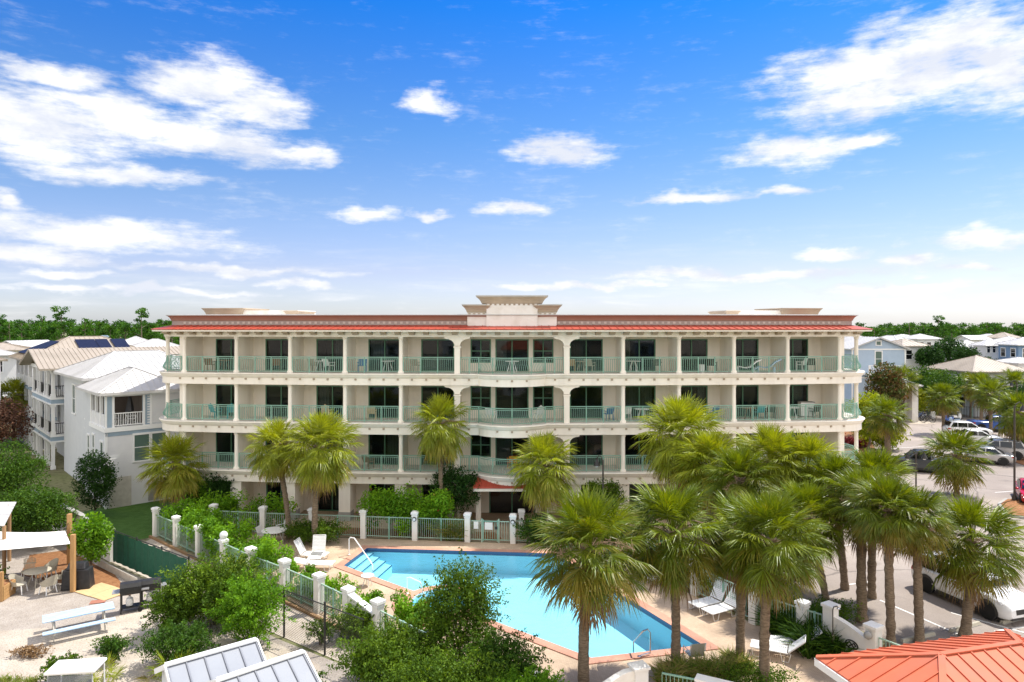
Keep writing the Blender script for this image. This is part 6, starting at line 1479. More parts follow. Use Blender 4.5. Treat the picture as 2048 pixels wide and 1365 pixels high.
m = MB(); m.tube([(0,0,0), tuple(Vector((pa[0],pa[1],2.3))-c1)],.012,5); obj('rope', m, BLACKMETAL, sa); m = MB(); m.tube([tuple(c2-c1), tuple(Vector((pb[0],pb[1],2.25))-c1)],.012,5); obj('rope', m, BLACKMETAL, sa)
def tub_chair(label, loc, rz, fan=False):
    o = thing('wicker_chair', label, 'chair', loc, rz, 'patio chairs under the shade sail'); m = MB(); n_ = 14
    if fan:
        for k in range(9):
            x = -.24+.06*k; m.bar((x*.8,.2,.42),(x,.30,.92+.06*cos(x*6)),.045,.02)
        m.bar((-.26,.24,.72),(.26,.24,.72),.04)
    else:
        vs = []
        for k in range(n_+1):
            a = pi*(-.12)+pi*1.24*k/n_; hh = .62+.26*sin(min(max(a,0),pi))
            vs += [(.30*cos(a), .05+.26*sin(a), .40), (.36*cos(a), .07+.32*sin(a), hh)]
        m.add(vs, [(2*k,2*k+2,2*k+3,2*k+1) for k in range(n_)])
    obj('backrest', m, CREAMPLASTIC, o, smooth=50)
    m = MB(); m.lathe([(.26,.38),(.29,.40),(.29,.43),(.26,.45)],16); obj('seat', m, CREAMPLASTIC, o)
    for x in (-1,1):
        for y in (-1,1): m = MB(); m.bar((x*.2,y*.18,.4),(x*.25,y*.24,0),.035); obj('leg', m, WHITETRIM, o)
tt_ = G(75,1172)
table('round cream patio table under the shade sail', tt_, CREAMPLASTIC, .55, .72, name='patio_table')
for lb, px, py, rz, fan in (('cream wicker tub chair left of the patio table',38,1187,100,False),('fan-backed cream chair behind the patio table',56,1160,20,True),('cream tub chair right behind the patio table',98,1158,-30,False),('cream tub chair in front of the patio table, back to camera',96,1187,-110,False),('cream tub chair nearest the covered grill',122,1172,-70,False)):
    tub_chair(lb, G(px,py), rad(rz), fan)
cg = thing('covered_grill', 'grill under a black vinyl cover beside the timber post', 'grill', G(156,1176), rad(10)); m = MB(); m.hexa([(-.62,-.32,0),(.62,-.32,0),(.62,.32,0),(-.62,.32,0)],[(-.55,-.28,.92),(.55,-.28,.92),(.55,.28,.92),(-.55,.28,.92)]); obj('cover_skirt', m, BLACKCLOTH, cg, bevel=.05); m = MB(); m.hexa([(-.42,-.28,.922),(.42,-.28,.922),(.42,.28,.922),(-.42,.28,.922)],[(-.36,-.1,1.2),(.36,-.1,1.2),(.36,.2,1.2),(-.36,.2,1.2)]); obj('cover_hood', m, BLACKCLOTH, cg, bevel=.05)
mt_ = thing('plywood_mat', 'plywood sheet lying on the gravel by the grills', 'board', G(205,1184), rad(-28)); m = MB(); m.box(-1.1,.0,-.62,.62,0,.025); m.box(.02,1.1,-.6,.6,0,.025); obj('sheet', m, PLYWOOD, mt_)
def grill(label, loc, rz, s=1.0):
    o = thing('gas_grill', label, 'grill', loc, rz); o.scale = (s,s,s)
    m = MB(); m.hexa([(-.38,-.26,.78),(.38,-.26,.78),(.38,.26,.78),(-.38,.26,.78)],[(-.40,-.28,.95),(.40,-.28,.95),(.40,.28,.95),(-.40,.28,.95)]); obj('firebox', m, BLACKMETAL, o)
    m = MB(); pr = [(.28,.955),(.28,1.06),(.2,1.2),(.02,1.27),(-.16,1.22),(-.27,1.08),(-.28,.955)]; k = len(pr); m.add([(-.4,y,z) for y,z in pr]+[(.4,y,z) for y,z in pr],[tuple(range(k)),tuple(range(2*k-1,k-1,-1))]+[(i,k+i,k+(i+1)%k,(i+1)%k) for i in range(k)]); lid = obj('lid', m, BLACKMETAL, o); m = MB(); m.tube([(-.25,-.3,1.1),(-.25,-.34,1.11),(.25,-.34,1.11),(.25,-.3,1.1)],.015,6); obj('handle', m, BLACKMETAL, lid)
    for x in (-1,1): m = MB(); m.box(x*.55-.14,x*.55+.14,-.24,.24,.88,.92); obj('side_shelf', m, CARSILVER, o)
    for x in (-.36,.36):
        for y in (-.22,.22): m = MB(); m.box(x-.025,x+.025,y-.025,y+.025,0 if x < 0 else .1,.78); obj('leg', m, WHITETRIM if False else BLACKMETAL, o)
    m = MB(); m.box(-.38,.38,-.24,.24,.2,.23); obj('bottom_shelf', m, BLACKMETAL, o)
    for y in (-.25,.25): m = MB(); m.lathe([(.02,-.025),(.1,-.025),(.1,.025),(.02,.025)],14,(.36,y,.1),'y'); obj('wheel', m, RUBBER, o)
    m = MB(); m.lathe([(.02,.24),(.14,.26),(.15,.4),(.13,.55),(.05,.6),(.05,.66)],14,(-.05,0,0)); obj('gas_bottle', m, WHITEPAINT, o, smooth=40)
grill('steel gas grill with open shelves nearest the picnic table', G(262,1222), rad(25))
grill('second gas grill beside the bright bush, behind the first', G(302,1212), rad(25), .95)
pt = thing('picnic_table', 'weathered pale blue picnic table with two attached benches', 'picnic table', G(158,1262), math.atan2(1.75,2.5))
m = MB()
for k in range(5): m.box(-1.2,1.2,-.40+.163*k,-.25+.163*k,.72,.76)
obj('tabletop', m, PALEBLUEWOOD, pt)
for y in (-.72,.72):
    m = MB()
    for k in range(2): m.box(-1.2,1.2,y-.15+.155*k,y+.0+.155*k-.01,.42,.455)
    obj('bench', m, PALEBLUEWOOD, pt)
for x in (-.85,.85):
    for s_ in (-1,1): m = MB(); m.bar((x,s_*.62,0),(x,s_*.24,.72),.10,.045,up=(1,0,0)); obj('leg', m, GREYWOOD, pt)
    m = MB(); m.box(x-.03+.05,x+.02+.05,-.85,.85,.34,.42); m.box(x-.07,x-.03,-.38,.38,.64,.72); obj('crossbeam', m, GREYWOOD, pt)
m = MB(); pr = thing('small_rug', 'small red-brown doormat on the gravel behind the picnic table', 'mat', G(196,1204), rad(20)); m.box(-.3,.3,-.2,.2,0,.02); obj('mat', m, mat('red_brown_mat', (.36,.15,.10)), pr)
wx = thing('planter_box', 'orange timber planter box cut by the left edge', 'planter', G(-6,1196), rad(8)); m = MB()
for k in range(4): m.box(-.5,.5,-.5,.5,.16*k,.16*k+.145)
obj('planks', m, WARMWOOD, wx); m = MB(); m.box(.38,.5,-.52,-.4,0,1.3); obj('corner_post', m, WARMWOOD, wx); m = MB(); m.box(-.45,.45,-.45,.45,.62,.645); obj('soil', m, MULCH, wx)
wr = thing('lattice_canopy', 'white slatted canopy on posts at the left edge', 'canopy', P(-8,1030,33.5)[:2]+(0,)); m = MB()
a = Vector(P(-40,1005,36)); b = Vector(P(33,1004,35.5)); c = Vector(P(8,1052,33)); d = Vector(P(-80,1052,33)); w0 = wr.location.copy()
for k in range(9): p, q = a+(d-a)*k/9, b+(c-b)*k/9; p2, q2 = a+(d-a)*(k+.86)/9, b+(c-b)*(k+.86)/9; m.slab([p-w0,q-w0,q2-w0,p2-w0],(0,0,-.04))
obj('slat', m, METALWHITE, wr)
for q in (b*.92+a*.08+Vector((0,-.3,0)), c*.9+d*.1+Vector((0,.3,0))): m = MB(); m.box(q.x-w0.x-.06,q.x-w0.x+.06,q.y-w0.y-.06,q.y-w0.y+.06,0,q.z-.08); obj('canopy_post', m, BROWNWOOD, wr)
# sheds
def shed(label, r0, r1, zr, drop, wd):
    r0, r1 = Vector(P(*r0, (CH-zr)*F/(r0[1]-HZ))), Vector(P(*r1, (CH-zr)*F/(r1[1]-HZ))); d = (r1-r0); d.z = 0; L_ = d.length; a = math.atan2(d.y, d.x)
    o = thing('storage_shed', label, 'shed', (r0.x, r0.y, 0), a); ze = zr-drop
    m = MB(); m.box(.12,L_-.12,-wd+.15,wd-.15,0,ze+.06); m.slab([(.12,-wd+.15,ze+.06),(.12,wd-.15,ze+.06),(.12,0,zr-.1)],(.06,0,0)); m.slab([(L_-.18,-wd+.15,ze+.06),(L_-.18,wd-.15,ze+.06),(L_-.18,0,zr-.1)],(.06,0,0)); obj('wall', m, PALEBOARD, o)
    rf, sm = MB(), MB()
    for s_ in (-1,1):
        rf.slab([(0,0,zr),(L_,0,zr),(L_,s_*wd,ze),(0,s_*wd,ze)],(0,0,-.06))
        k = int(L_/.42)
        for j in range(k+1): x = .02+(L_-.04)*j/k; sm.bar((x,s_*.05,zr-.02),(x,s_*wd,ze+.02),.035,.05)
    r_ = obj('roof', rf, METALGREY, o); obj('roof_seam', sm, SEAMGREY, r_)
    m = MB(); m.bar((-.02,0,zr+.03),(L_+.02,0,zr+.03),.2,.05); obj('ridge_cap', m, WHITETRIM, o)
    for xx in (-.03, L_+.03):
        m = MB()
        for s_ in (-1,1): m.bar((xx,0,zr-.02),(xx,s_*wd,ze-.02),.04,.14)
        obj('barge_board', m, WHITETRIM, o)
    m = MB(); m.box(.05,.12,-.5,.5,.02,1.9); obj('door', m, WHITEBOARD, o); return o
shed('pale grey metal-roofed shed at the bottom, left of the other shed',(332,1332),(512,1281),2.9,.62,1.25)
shed('pale grey metal-roofed shed nearest the camera at the bottom',(436,1362),(606,1305),2.9,.62,1.3)
# golf cart
gc = thing('golf_cart', 'parked golf cart with a white roof and clear curtain at the bottom left', 'golf cart', P(152,1330,21.0)[:2]+(0,), rad(97)); gc.scale = (.7,.66,.92)
m = MB(); m.box(-.62,.62,-1.1,1.1,1.78,1.88); obj('cart_roof', m, WHITEPAINT, gc, bevel=.05)
for x in (-.55,.55):
    for y in (-1.0,.95): m = MB(); m.bar((x,y,.5),(x,y*.97,1.78),.045); obj('roof_post', m, WHITETRIM, gc)
m = MB(); m.box(-.58,.58,-1.15,1.15,.28,.58); m.box(-.55,.55,.7,1.25,.5,.85); obj('cart_body', m, WHITEPAINT, gc, bevel=.06)
m = MB(); m.box(-.52,.52,-.35,.25,.58,.78); m.box(-.52,.52,-.45,-.3,.78,1.2); obj('cart_seat', m, BLACKCLOTH, gc, bevel=.04)
m = MB(); m.box(-.585,-.565,-1.0,.95,.6,1.76); obj('clear_curtain', m, glassmat('clear_vinyl', (.3,.32,.34), (.7,.72,.74), .6, .15), gc)
for x in (-.55,.55):
    for y in (-.8,.85): m = MB(); m.lathe([(.1,-.09),(.22,-.08),(.23,0),(.22,.08),(.1,.09)],18,(x,y,.22),'x'); obj('wheel', m, RUBBER, gc)
# ================================================================ red pavilion roof at the lower right
pv = thing('pavilion', 'orange-red standing-seam hipped roof pavilion at the lower right corner', 'pavilion', (8.6,19.3,0), math.atan2(1.7,6.6))
rf, sm = MB(), MB(); hip(rf, 0, 6.85, -4.25, .0, 2.8, 3.62, .42, .12, 'x', sm, True); r_ = obj('roof', rf, ORANGEROOF, pv); obj('roof_seam', sm, ORANGEROOF, r_)
m = MB()
for a, b in (((-.02,.02),(6.87,.02)),((-.02,-4.27),(6.87,-4.27)),((-.02,-4.27),(-.02,.02)),((6.87,-4.27),(6.87,.02))): m.bar((*a,2.66),(*b,2.66),.05,.2)
obj('fascia_board', m, WHITETRIM, pv); m = MB(); m.box(.5,6.35,-3.75,-.5,0,2.7); obj('wall', m, STUCCO, pv)
m = MB(); m.lathe([(.11,0),(.1,.05),(.055,.06),(.055,.42),(.06,.43),(.06,.5),(.03,.5)],12,(4.9,-2.55,3.4)); obj('vent_pipe', m, mat('pink_vent', (.72,.50,.48)), r_, smooth=40)
# ================================================================ pool furniture
def lounger(label, loc, rz, back=55, group='white pool loungers'):
    o = thing('pool_lounger', label, 'lounger', loc, rz, group); b = rad(back)
    m = MB()
    for k in range(17): x = .08+.072*k; m.box(x,x+.06,-.31,.31,.33,.345)
    obj('seat_strap', m, WHITEPLASTIC, o)
    m = MB(); e = Vector((cos(b),0,sin(b)))
    for k in range(10):
        p = Vector((1.32,0,.34))+e*(.03+.072*k); q = p+e*.06; m.bar(p,q,.62,.014,up=(0,1,0)) if False else m.hexa([(p.x,-.31,p.z),(q.x,-.31,q.z),(q.x,.31,q.z),(p.x,.31,p.z)],[(p.x-.012,-.31,p.z+.012),(q.x-.012,-.31,q.z+.012),(q.x-.012,.31,q.z+.012),(p.x-.012,.31,p.z+.012)])
    obj('back_strap', m, WHITEPLASTIC, o)
    m = MB()
    for y in (-.32,.32): m.tube([(.04,y,.33),(1.32,y,.33)],.02,6); m.tube([(1.32,y,.33),tuple(Vector((1.32,y,.34))+e*.78)],.02,6)
    q = Vector((1.32,0,.34))+e*.78; m.tube([(q.x,-.32,q.z),(q.x,.32,q.z)],.02,6); m.tube([(.04,-.32,.33),(.04,.32,.33)],.02,6); obj('frame', m, WHITEPAINT, o)
    for x in (.25,1.25):
        for y in (-.32,.32): m = MB(); m.tube([(x-.18,y,.33),(x-.1,y,.02),(x+.1,y,.02),(x+.18,y,.33)],.018,6); obj('leg', m, WHITEPAINT, o)
    return o
lounger('white lounger with raised back on the left deck, nearest the fence bed', G(655,1122), rad(172), 62)
lounger('white lounger seen end-on beside the round bush', G(627,1132), rad(95), 68)
lounger('white flat lounger nearest the shallow pool corner', G(668,1140), rad(175), 8)
lounger('upright white lounger right of the pool, farther of the pair', G(1385,1226), rad(28), 62)
lounger('white lounger with bent legs right of the pool, nearer of the pair', G(1412,1240), rad(28), 48)
lounger('white lounger behind the trunk of the dense palm', G(1500,1304), rad(-25), 42)
lounger('white lounger right of the dense palm trunk, nearest the shower wall', G(1532,1296), rad(-8), 40)
lounger('white lounger half hidden by the ragged palm at the far right of the pool', G(1296,1172), rad(35), 6)
lounger('white lounger half hidden behind the centre shrubs', (.9,23.0,0), rad(160), 8)
wc = thing('sling_chair', 'white sling armchair facing the pool corner', 'chair', G(1388,1330), rad(190)); m = MB(); m.box(-.26,.26,-.26,.24,.40,.42); obj('seat', m, WHITEPLASTIC, wc); m = MB(); m.hexa([(-.25,.22,.42),(.25,.22,.42),(.25,.24,.42),(-.25,.24,.42)],[(-.25,.36,.92),(.25,.36,.92),(.25,.38,.92),(-.25,.38,.92)]); obj('backrest', m, CREAMPLASTIC, wc)
for x in (-.28,.28): m = MB(); m.tube([(x,-.3,0),(x,-.28,.6),(x,.3,.62),(x,.36,.92)],.018,6); m.tube([(x,.34,0),(x,.24,.42)],.018,6); obj('arm_frame', m, WHITEPAINT, wc)
table('white round table on the deck behind the flowering hedge', G(548,1086), WHITEPAINT, .68, .72, name='deck_table')
for i, (px, py, rz, lb) in enumerate(((566,1072,-30,'white chair behind the white deck table'),(528,1084,80,'white chair left of the white deck table'))): chair(lb, G(px,py), rad(rz), WHITEPAINT, name='deck_chair')
table('small white table hidden in the bed near the shallow pool edge', G(735,1172), WHITEPAINT, .3, .5, name='side_table')
# ================================================================ lamps
def lamp(label, base, h, arms=((-1,0),), name='street_lamp', r=.055):
    o = thing(name, label, 'street lamp', base); m = MB(); m.lathe([(r*2.4,0),(r*2.2,.35),(r*1.2,.5),(r,.6),(r*.8,h-.1),(r*.8,h)],10); obj('pole', m, DARKBRONZE, o, smooth=40)
    for ax, ay in arms:
        m = MB(); m.tube([(0,0,h-.25),(ax*.12,ay*.12,h+.15),(ax*.35,ay*.35,h+.28),(ax*.55,ay*.55,h+.1),(ax*.58,ay*.58,h-.05)],.03,7); obj('arm', m, DARKBRONZE, o)
        m = MB(); m.lathe([(.04,.12),(.08,.05),(.19,-.22),(.2,-.25)],14,(ax*.58,ay*.58,h-.08)); s_ = obj('lamp_shade', m, BLACKMETAL, o, smooth=40); m = MB(); m.ball((ax*.58,ay*.58,h-.31),.12,10,6); obj('bulb', m, HEADLAMP, s_)
    return o
b = G(1206,1085); lamp('dark lamp post with one hooded lamp in front of the right balconies', ((1206-CX)/F*38.6,38.6,0), CH-(920-HZ)/F*38.6, ((-.6,0),))
lamp('dark lamp post with two bell-shaped lamps on the parking lot', ((1832-CX)/F*47,47,0), CH-(908-HZ)/F*47, ((-1,0),(1,0)))
lamp('tall dark lamp pole on the planter at the right edge', G(2029,1004), 6.6, ((1,0),), r=.07)
lamp('slim dark pole behind the parked pale cars', G(1998,888), 5.2, ((1,0),), r=.06)
lamp('slim dark pole between the parking palms at the right', G(2034,878), 6.0, ((-1,0),), r=.06)
# ================================================================ vehicles
def loft(m, secs):
    """secs: list of (x, [(y, z) half outline from bottom centre to top centre]); mirrored across y"""
    rings = []
    for x, hl in secs:
        ring = [(x, y, z) for y, z in hl]+[(x, -y, z) for y, z in reversed(hl[1:-1])]
        rings.append(ring)
    k = len(rings[0]); vs = [p for r in rings for p in r]
    fs = [(i*k+j, i*k+(j+1) % k, (i+1)*k+(j+1) % k, (i+1)*k+j) for i in range(len(rings)-1) for j in range(k)]
    fs += [tuple(range(k)), tuple(range(len(vs)-1, len(vs)-k-1, -1))]; return m.add(vs, fs)
def car(name, label, loc, rz, paint, kind='suv', L_=4.6, W=1.86, H=1.66, group=None, cat='car'):
    o = thing(name, label, cat, loc, rz, group); hl = L_/2; w_ = W/2; bz = 1.0*H/1.66
    def sec(x, f, zb, zt, wt): return (x, [(0,zb),(f*w_*.86,zb),(f*w_*.97,zb+.10),(f*w_,zb+.28),(f*w_*.985,(zb+zt)/2+.12),(f*w_*wt,zt-.05),(f*w_*(wt-.08),zt),(0,zt+.015)])
    bed = kind == 'pickup'
    S_ = [sec(hl,.80,.36,.66*bz,.9), sec(hl-.10,.90,.27,.80*bz,.93), sec(hl-.35,.98,.23,.90*bz,.94), sec(hl-1.0,1,.22,.98*bz,.95), sec(hl-1.35,1,.22,1.02*bz,.96), sec(0,1,.22,1.03*bz,.97), sec(-hl+1.1,1,.22,1.05*bz,.97), sec(-hl+.35,.99,.24,1.05*bz,.96), sec(-hl+.08,.94,.30,1.0*bz,.94), sec(-hl,.88,.42,.88*bz,.92)]
    m = MB(); loft(m, S_); obj('body', m, paint, o, smooth=35)
    # cabin
    xf, xr = hl-1.25, (-hl+.18 if kind in ('suv','van') else -hl+.75 if kind == 'sedan' else -hl+2.0)
    rf0, rf1 = xf-.78, (xr+.32 if kind in ('suv','van') else xr+.75 if kind == 'sedan' else xr+.2)
    def cs(x, z, wb, zb=bz*1.02): return (x, [(0,zb-.03),(wb*w_*.9,zb-.03),(wb*w_*.90,zb),(wb*w_*.86+0,zb+(z-zb)*.5),(wb*w_*.78,z-.06),(wb*w_*.70,z-.012),(0,z)])
    C_ = [cs(xf,bz*1.02+.05,1.0), cs((xf+rf0)/2+.05,(bz+H)/2+.06,.99), cs(rf0,H-.03,.98), cs((rf0+rf1)/2,H,.98), cs(rf1,H-.05,.96), cs((rf1+xr)/2,(bz+H)/2+.04,.95), cs(xr,bz*1.02+.04,.93)]
    m = MB(); loft(m, C_); obj('cabin', m, paint, o, smooth=35)
    zb_, zt_ = bz*1.02+.05, H-.10
    def sidey(z): u = (z-bz*1.02)/(H-bz*1.02); return w_*(.90-.115*u)+.012
    for s_ in (-1,1):
        xs = [(xf-.16,rf0-.02,xf-1.15,xf-1.15),(xf-1.22,xf-1.22,xf-2.1,xf-2.1)] if kind != 'pickup' else [(xf-.16,rf0-.02,xr+.25,xr+.25)]
        if kind in ('suv','van'): xs.append((xf-2.17,xf-2.17,xr+.42,xr+.16))
        elif kind == 'sedan': xs[1] = (xf-1.22,xf-1.22,rf1-.02,xr+.3)
        for a0, a1, b1, b0 in xs:
            y0, y1 = sidey(zb_)*s_, sidey(zt_)*s_
            m = MB(); m.slab([(a0,y0,zb_),(b0,y0,zb_),(b1,y1,zt_),(a1,y1,zt_)],(0,.01*s_,0)); obj('side_window', m, GLASSDARK, o)
    def glass(x0, z0, x1, z1, wb, wt, nm, dx):
        m = MB(); m.slab([(x0,-wb,z0),(x0,wb,z0),(x1,wt,z1),(x1,-wt,z1)],(dx,0,.018)); obj(nm, m, GLASSDARK, o)
    glass(xf-.02, bz*1.02+.09, rf0+.04, H-.05, w_*.82, w_*.68, 'windscreen', .014); glass(xr+.015, bz*1.02+.1, rf1-.05, H-.08, w_*.76, w_*.66, 'rear_window', -.014)
    if bed:
        m = MB(); m.box(-hl+.12,xr-.02,-w_*.82,w_*.82,bz*1.045,bz*1.05); obj('cargo_bed', m, BLACKCLOTH, o)
    for x in (hl-.88, -hl+.92):
        for s_ in (-1,1):
            y = s_*(w_-.10); R_ = .355*H/1.66 if kind != 'pickup' else .39
            m = MB(); m.lathe([(R_*.62,-.115),(R_*.93,-.11),(R_,-.06),(R_,.06),(R_*.93,.11),(R_*.62,.115)],26,(x,y,R_),'y'); wh = obj('wheel', m, RUBBER, o, smooth=40)
            m = MB(); m.lathe([(R_*.64,-.05),(R_*.66,.09),(R_*.6,.105),(R_*.58,.03),(.05,.03)],24,(x,y,R_),'y') if s_ > 0 else m.lathe([(R_*.64,.05),(R_*.66,-.09),(R_*.6,-.105),(R_*.58,-.03),(.05,-.03)],24,(x,y,R_),'y')
            for k in range(5):
                a = 2*pi*k/5+.3; yy = y+s_*.085
                for da in (-.16,.16): m.bar((x+.05*cos(a),yy,R_+.05*sin(a)),(x+R_*.6*cos(a+da),yy,R_+R_*.6*sin(a+da)),.04,.03,up=(0,1,0))
            m.lathe([(.055,-.02),(.06,.02)],10,(x,y+s_*.085,R_),'y'); obj('rim', m, CHROME, wh)
            m = MB(); n_ = 16; ro, ri = R_+.115, R_+.025
            vs = []
            for k in range(n_+1):
                a = pi*(-.06)+pi*1.12*k/n_; yo = s_*(w_+.006)
                vs += [(x+ri*cos(a),yo,R_+ri*sin(a)),(x+ro*cos(a),yo,R_+ro*sin(a)),(x+ri*cos(a),yo-s_*.12,R_+ri*sin(a))]
            m.add(vs,[(3*k,3*k+3,3*k+4,3*k+1) for k in range(n_)]+[(3*k,3*k+2,3*k+5,3*k+3) for k in range(n_)]); m.lathe([(.01,-.002),(R_+.03,0),(.01,.002)],20,(x,s_*(w_-.004)+s_*.002,R_),'y'); obj('wheel_arch', m, BLACKMETAL, o)
    for s_ in (-1,1):
        m = MB(); m.hexa([(-hl+1.45,s_*w_*.95,.2),(hl-1.4,s_*w_*.95,.2),(hl-1.4,s_*(w_+.012),.2),(-hl+1.45,s_*(w_+.012),.2)],[(-hl+1.45,s_*w_*.95,.36),(hl-1.4,s_*w_*.95,.36),(hl-1.4,s_*(w_+.012),.36),(-hl+1.45,s_*(w_+.012),.36)]); obj('sill_cladding', m, BLACKMETAL, o)
    for s_ in (-1,1):
        m = MB(); m.hexa([(hl-.30,s_*w_*.62,.70*bz),(hl-.02,s_*w_*.58,.64*bz),(hl-.02,s_*w_*.76,.64*bz),(hl-.34,s_*w_*.955,.72*bz)],[(hl-.32,s_*w_*.62,.82*bz),(hl-.05,s_*w_*.58,.72*bz),(hl-.06,s_*w_*.78,.73*bz),(hl-.36,s_*w_*.96,.84*bz)]); obj('headlight', m, HEADLAMP, o)
        m = MB(); m.hexa([(-hl-.012,s_*w_*.55,.78*bz),(-hl+.25,s_*w_*.55,.78*bz),(-hl+.30,s_*w_*.985,.80*bz),(-hl+.03,s_*w_*.92,.78*bz)],[(-hl+.03,s_*w_*.55,.93*bz),(-hl+.25,s_*w_*.55,.93*bz),(-hl+.32,s_*w_*.985,.95*bz),(-hl+.07,s_*w_*.92,.93*bz)]); obj('tail_light', m, TAILLAMP, o)
        m = MB(); m.ball((xf-.12,s_*(w_+.10),bz*1.08),.12,10,6,(.6,.9,.7)); obj('mirror', m, paint, o, smooth=60)
    m = MB(); m.hexa([(hl-.10,-w_*.55,.44*bz),(hl+.012,-w_*.5,.46*bz),(hl+.012,w_*.5,.46*bz),(hl-.10,w_*.55,.44*bz)],[(hl-.12,-w_*.58,.70*bz),(hl+.006,-w_*.54,.66*bz),(hl+.006,w_*.54,.66*bz),(hl-.12,w_*.58,.70*bz)]); obj('grille', m, BLACKMETAL, o)
    m = MB(); m.box(hl-.2,hl-.02,-w_*.72,w_*.72,.25,.34); obj('front_bumper', m, BLACKMETAL, o); m = MB(); m.box(-hl+.03,-hl+.2,-w_*.8,w_*.8,.28,.40); obj('rear_bumper', m, BLACKMETAL, o)
    m = MB(); m.box(-hl-.012,-hl+.05,-.26,.26,.60*bz,.72*bz); obj('licence_plate', m, WHITETRIM, o)
    if kind == 'suv':
        m = MB()
        for s_ in (-1,1): m.tube([(rf0-.1,s_*w_*.62,H-.02),(rf0-.2,s_*w_*.62,H+.04),(rf1+.2,s_*w_*.62,H+.03),(rf1+.1,s_*w_*.62,H-.03)],.018,6)
        obj('roof_rail', m, STEEL, o)
    return o
car('parked_suv','white suv parked nose towards the camera at the right edge', (20.2,30.0,-.02), math.atan2(-2.6,.75), CARWHITE, 'suv', 4.75, 1.9, 1.7)
car('parked_car','white hatchback parked behind the ragged parking palm', G(1935,872), rad(-15), CARWHITE, 'suv', 4.4, 1.8, 1.6)
car('parked_car','white sedan parked in front of the white hatchback', G(1953,888), rad(-15), CARWHITE, 'sedan', 4.6, 1.82, 1.48)
car('parked_pickup','bright blue pickup at the far side of the lot', G(1990,862), rad(-12), CARBLUE, 'pickup', 5.4, 1.95, 1.8, cat='pickup')
car('parked_suv','silver suv seen from behind, right of the dense lot palm', G(1994,915), rad(150), CARSILVER, 'suv', 4.6, 1.85, 1.7)
car('parked_car','pale silver sedan left of the silver suv', G(1966,925), rad(150), CARSILVER, 'sedan', 4.6, 1.82, 1.45)
car('parked_pickup','charcoal open-backed pickup beneath the twin lamp post', G(1848,942), rad(158), CARDARK, 'pickup', 5.2, 1.9, 1.75, cat='pickup')
car('parked_car','red car cut by the right edge of the photo', G(2066,1002), rad(-120), CARRED, 'sedan', 4.5, 1.8, 1.45)
car('parked_car','dark car half hidden behind the right edge palms', G(2062,880), rad(-15), CARDARK, 'suv', 4.5, 1.8, 1.6)
car('parked_car','silver car glimpsed under the right end balconies', (26.2,56,-.02), rad(70), CARDARK, 'sedan', 4.5, 1.8, 1.45)
def stop(label, loc, rz):
    o = thing('wheel_stop', label, 'wheel stop', loc, rz); m = MB(); m.hexa([(-.9,-.09,0),(.9,-.09,0),(.9,.09,0),(-.9,.09,0)],[(-.88,-.05,.12),(.88,-.05,.12),(.88,.05,.12),(-.88,.05,.12)]); obj('block', m, CREAMPLASTIC, o, bevel=.015); m = MB(); m.box(-.9,.9,-.095,.095,-.02,.003); obj('shoe', m, CONCRETE, o)
a = G(1836,1277); b = G(1930,1256); c = G(2030,1240)
stop('concrete wheel stop beside the shaggy palm trunk', a, rad(22)); stop('concrete wheel stop behind the ragged palm trunk', b, rad(24)); stop('concrete wheel stop in front of the parked white suv', c, rad(24))
# bicycles and scooters by the garden path
def bike(label, loc, rz, colr):
    o = thing('bicycle', label, 'bicycle', loc, rz, 'bicycles parked by the garden path')
    for x in (-.52,.52):
        m = MB(); n_ = 18
        for k in range(n_): a, b_ = 2*pi*k/n_, 2*pi*(k+1)/n_; m.bar((x+.33*cos(a),0,.34+.33*sin(a)),(x+.33*cos(b_),0,.34+.33*sin(b_)),.045)
        for k in range(6): a = pi*k/6; m.bar((x+.32*cos(a),0,.34+.32*sin(a)),(x-.32*cos(a),0,.34-.32*sin(a)),.012)
        obj('wheel', m, RUBBER, o)
    m = MB(); m.tube([(.52,0,.34),(.38,0,.92)],.022,6); m.tube([(.40,0,.8),(-.08,0,.35),(-.52,0,.34),(-.22,0,.78),(-.08,0,.35)],.022,6); m.tube([(.40,0,.82),(-.2,0,.7)],.022,6); obj('frame', m, colr, o)
    m = MB(); m.tube([(.38,0,.92),(.36,0,1.02)],.02,6); m.tube([(.22,-.28,1.04),(.36,0,1.02),(.22,.28,1.04)],.016,6); obj('handlebar', m, STEEL, o); m = MB(); m.box(-.34,-.08,-.08,.08,.84,.9); m.bar((-.22,0,.76),(-.22,0,.86),.03); obj('saddle', m, BLACKMETAL, o)
for i, (px, py, rz, c_, lb) in enumerate(((1828,838,25,BLACKMETAL,'black bicycle, leftmost of the row by the path'),(1838,840,15,CARBLUE,'blue bicycle in the middle of the row by the path'),(1848,842,20,STEEL,'grey bicycle beside the blue one by the path'),(1856,846,-10,BLACKMETAL,'dark bicycle nearest the lot, right of the row'))): bike(lb, G(px,py), rad(rz), c_)
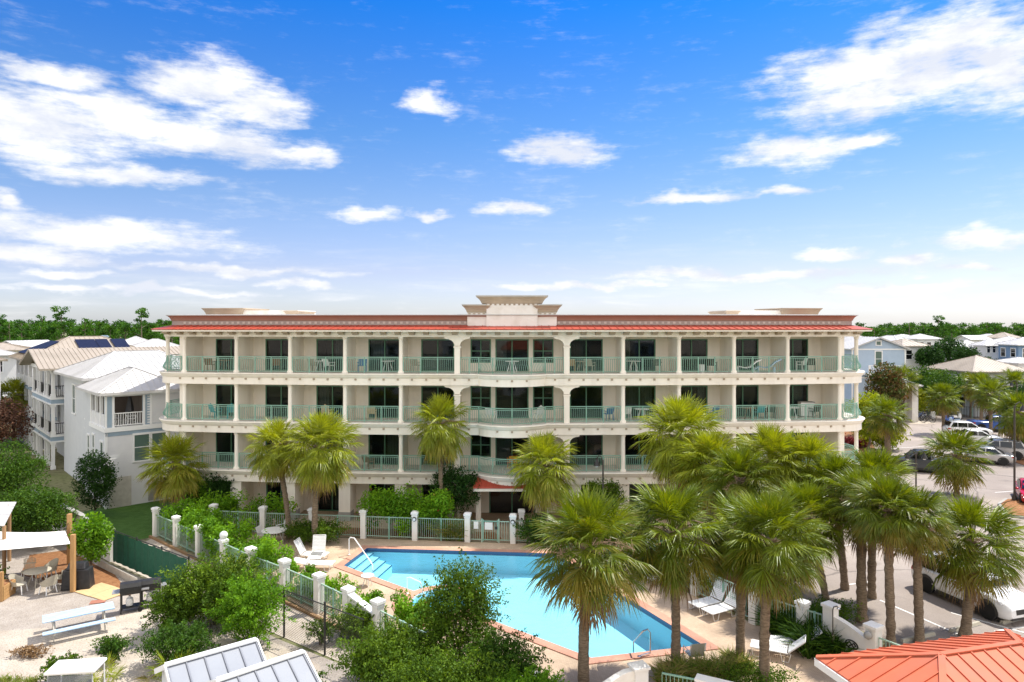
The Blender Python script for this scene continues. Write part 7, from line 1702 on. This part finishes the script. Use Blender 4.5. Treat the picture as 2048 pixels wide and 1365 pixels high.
def scooter(label, loc, rz, c_):
    o = thing('motor_scooter', label, 'scooter', loc, rz, 'scooters parked on the lot')
    for x in (-.6,.6): m = MB(); m.lathe([(.08,-.05),(.2,-.05),(.22,0),(.2,.05),(.08,.05)],14,(x,0,.22),'y'); obj('wheel', m, RUBBER, o)
    m = MB(); loft(m, [(-.8,[(0,.45),(.1,.45),(.12,.6),(.06,.75),(0,.76)]),(-.35,[(0,.28),(.18,.3),(.2,.5),(.15,.74),(0,.76)]),(.0,[(0,.24),(.18,.25),(.19,.3),(.15,.34),(0,.34)]),(.3,[(0,.24),(.18,.25),(.19,.3),(.15,.34),(0,.34)]),(.42,[(0,.3),(.2,.32),(.22,.6),(.16,.9),(0,.95)]),(.55,[(0,.4),(.1,.42),(.12,.6),(.1,.85),(0,.9)])]); obj('body', m, c_, o, smooth=40)
    m = MB(); m.box(-.75,-.1,-.14,.14,.76,.86); obj('saddle', m, BLACKMETAL, o, bevel=.03); m = MB(); m.tube([(.45,0,.9),(.42,0,1.08)],.02,6); m.tube([(.3,-.3,1.12),(.42,0,1.08),(.3,.3,1.12)],.018,6); obj('handlebar', m, STEEL, o)
scooter('bright blue motor scooter beside the thin-trunked palm', G(1897,846), rad(200), CARBLUE); scooter('pale blue motor scooter right of the bright blue one', G(1908,850), rad(190), PALEBLUEWOOD); scooter('white motor scooter behind the pale blue one', G(1915,842), rad(20), CARWHITE)
bn = thing('litter_bin', 'small white bin beside the bicycles', 'bin', G(1866,838)); m = MB(); m.lathe([(.22,0),(.28,.8),(.29,.82),(.2,.95),(.05,1.0)],12); obj('drum', m, WHITETRIM, bn, smooth=40); m = MB(); m.lathe([(.24,-.0),(.24,.04)],12); obj('foot_ring', m, BLACKMETAL, bn)
panel('thin black iron railing behind the bicycles', ((1820-CX)/F*91,91),((1850-CX)/F*91,91), h=1.5, mt=BLACKMETAL, name='iron_railing', cat='railing', step=.3, thick=.04)
panel('thin black iron railing in front of the beige-roofed house', ((1880-CX)/F*90,90),((2010-CX)/F*88,88), h=1.5, mt=BLACKMETAL, name='iron_railing', cat='railing', step=.3, thick=.04)
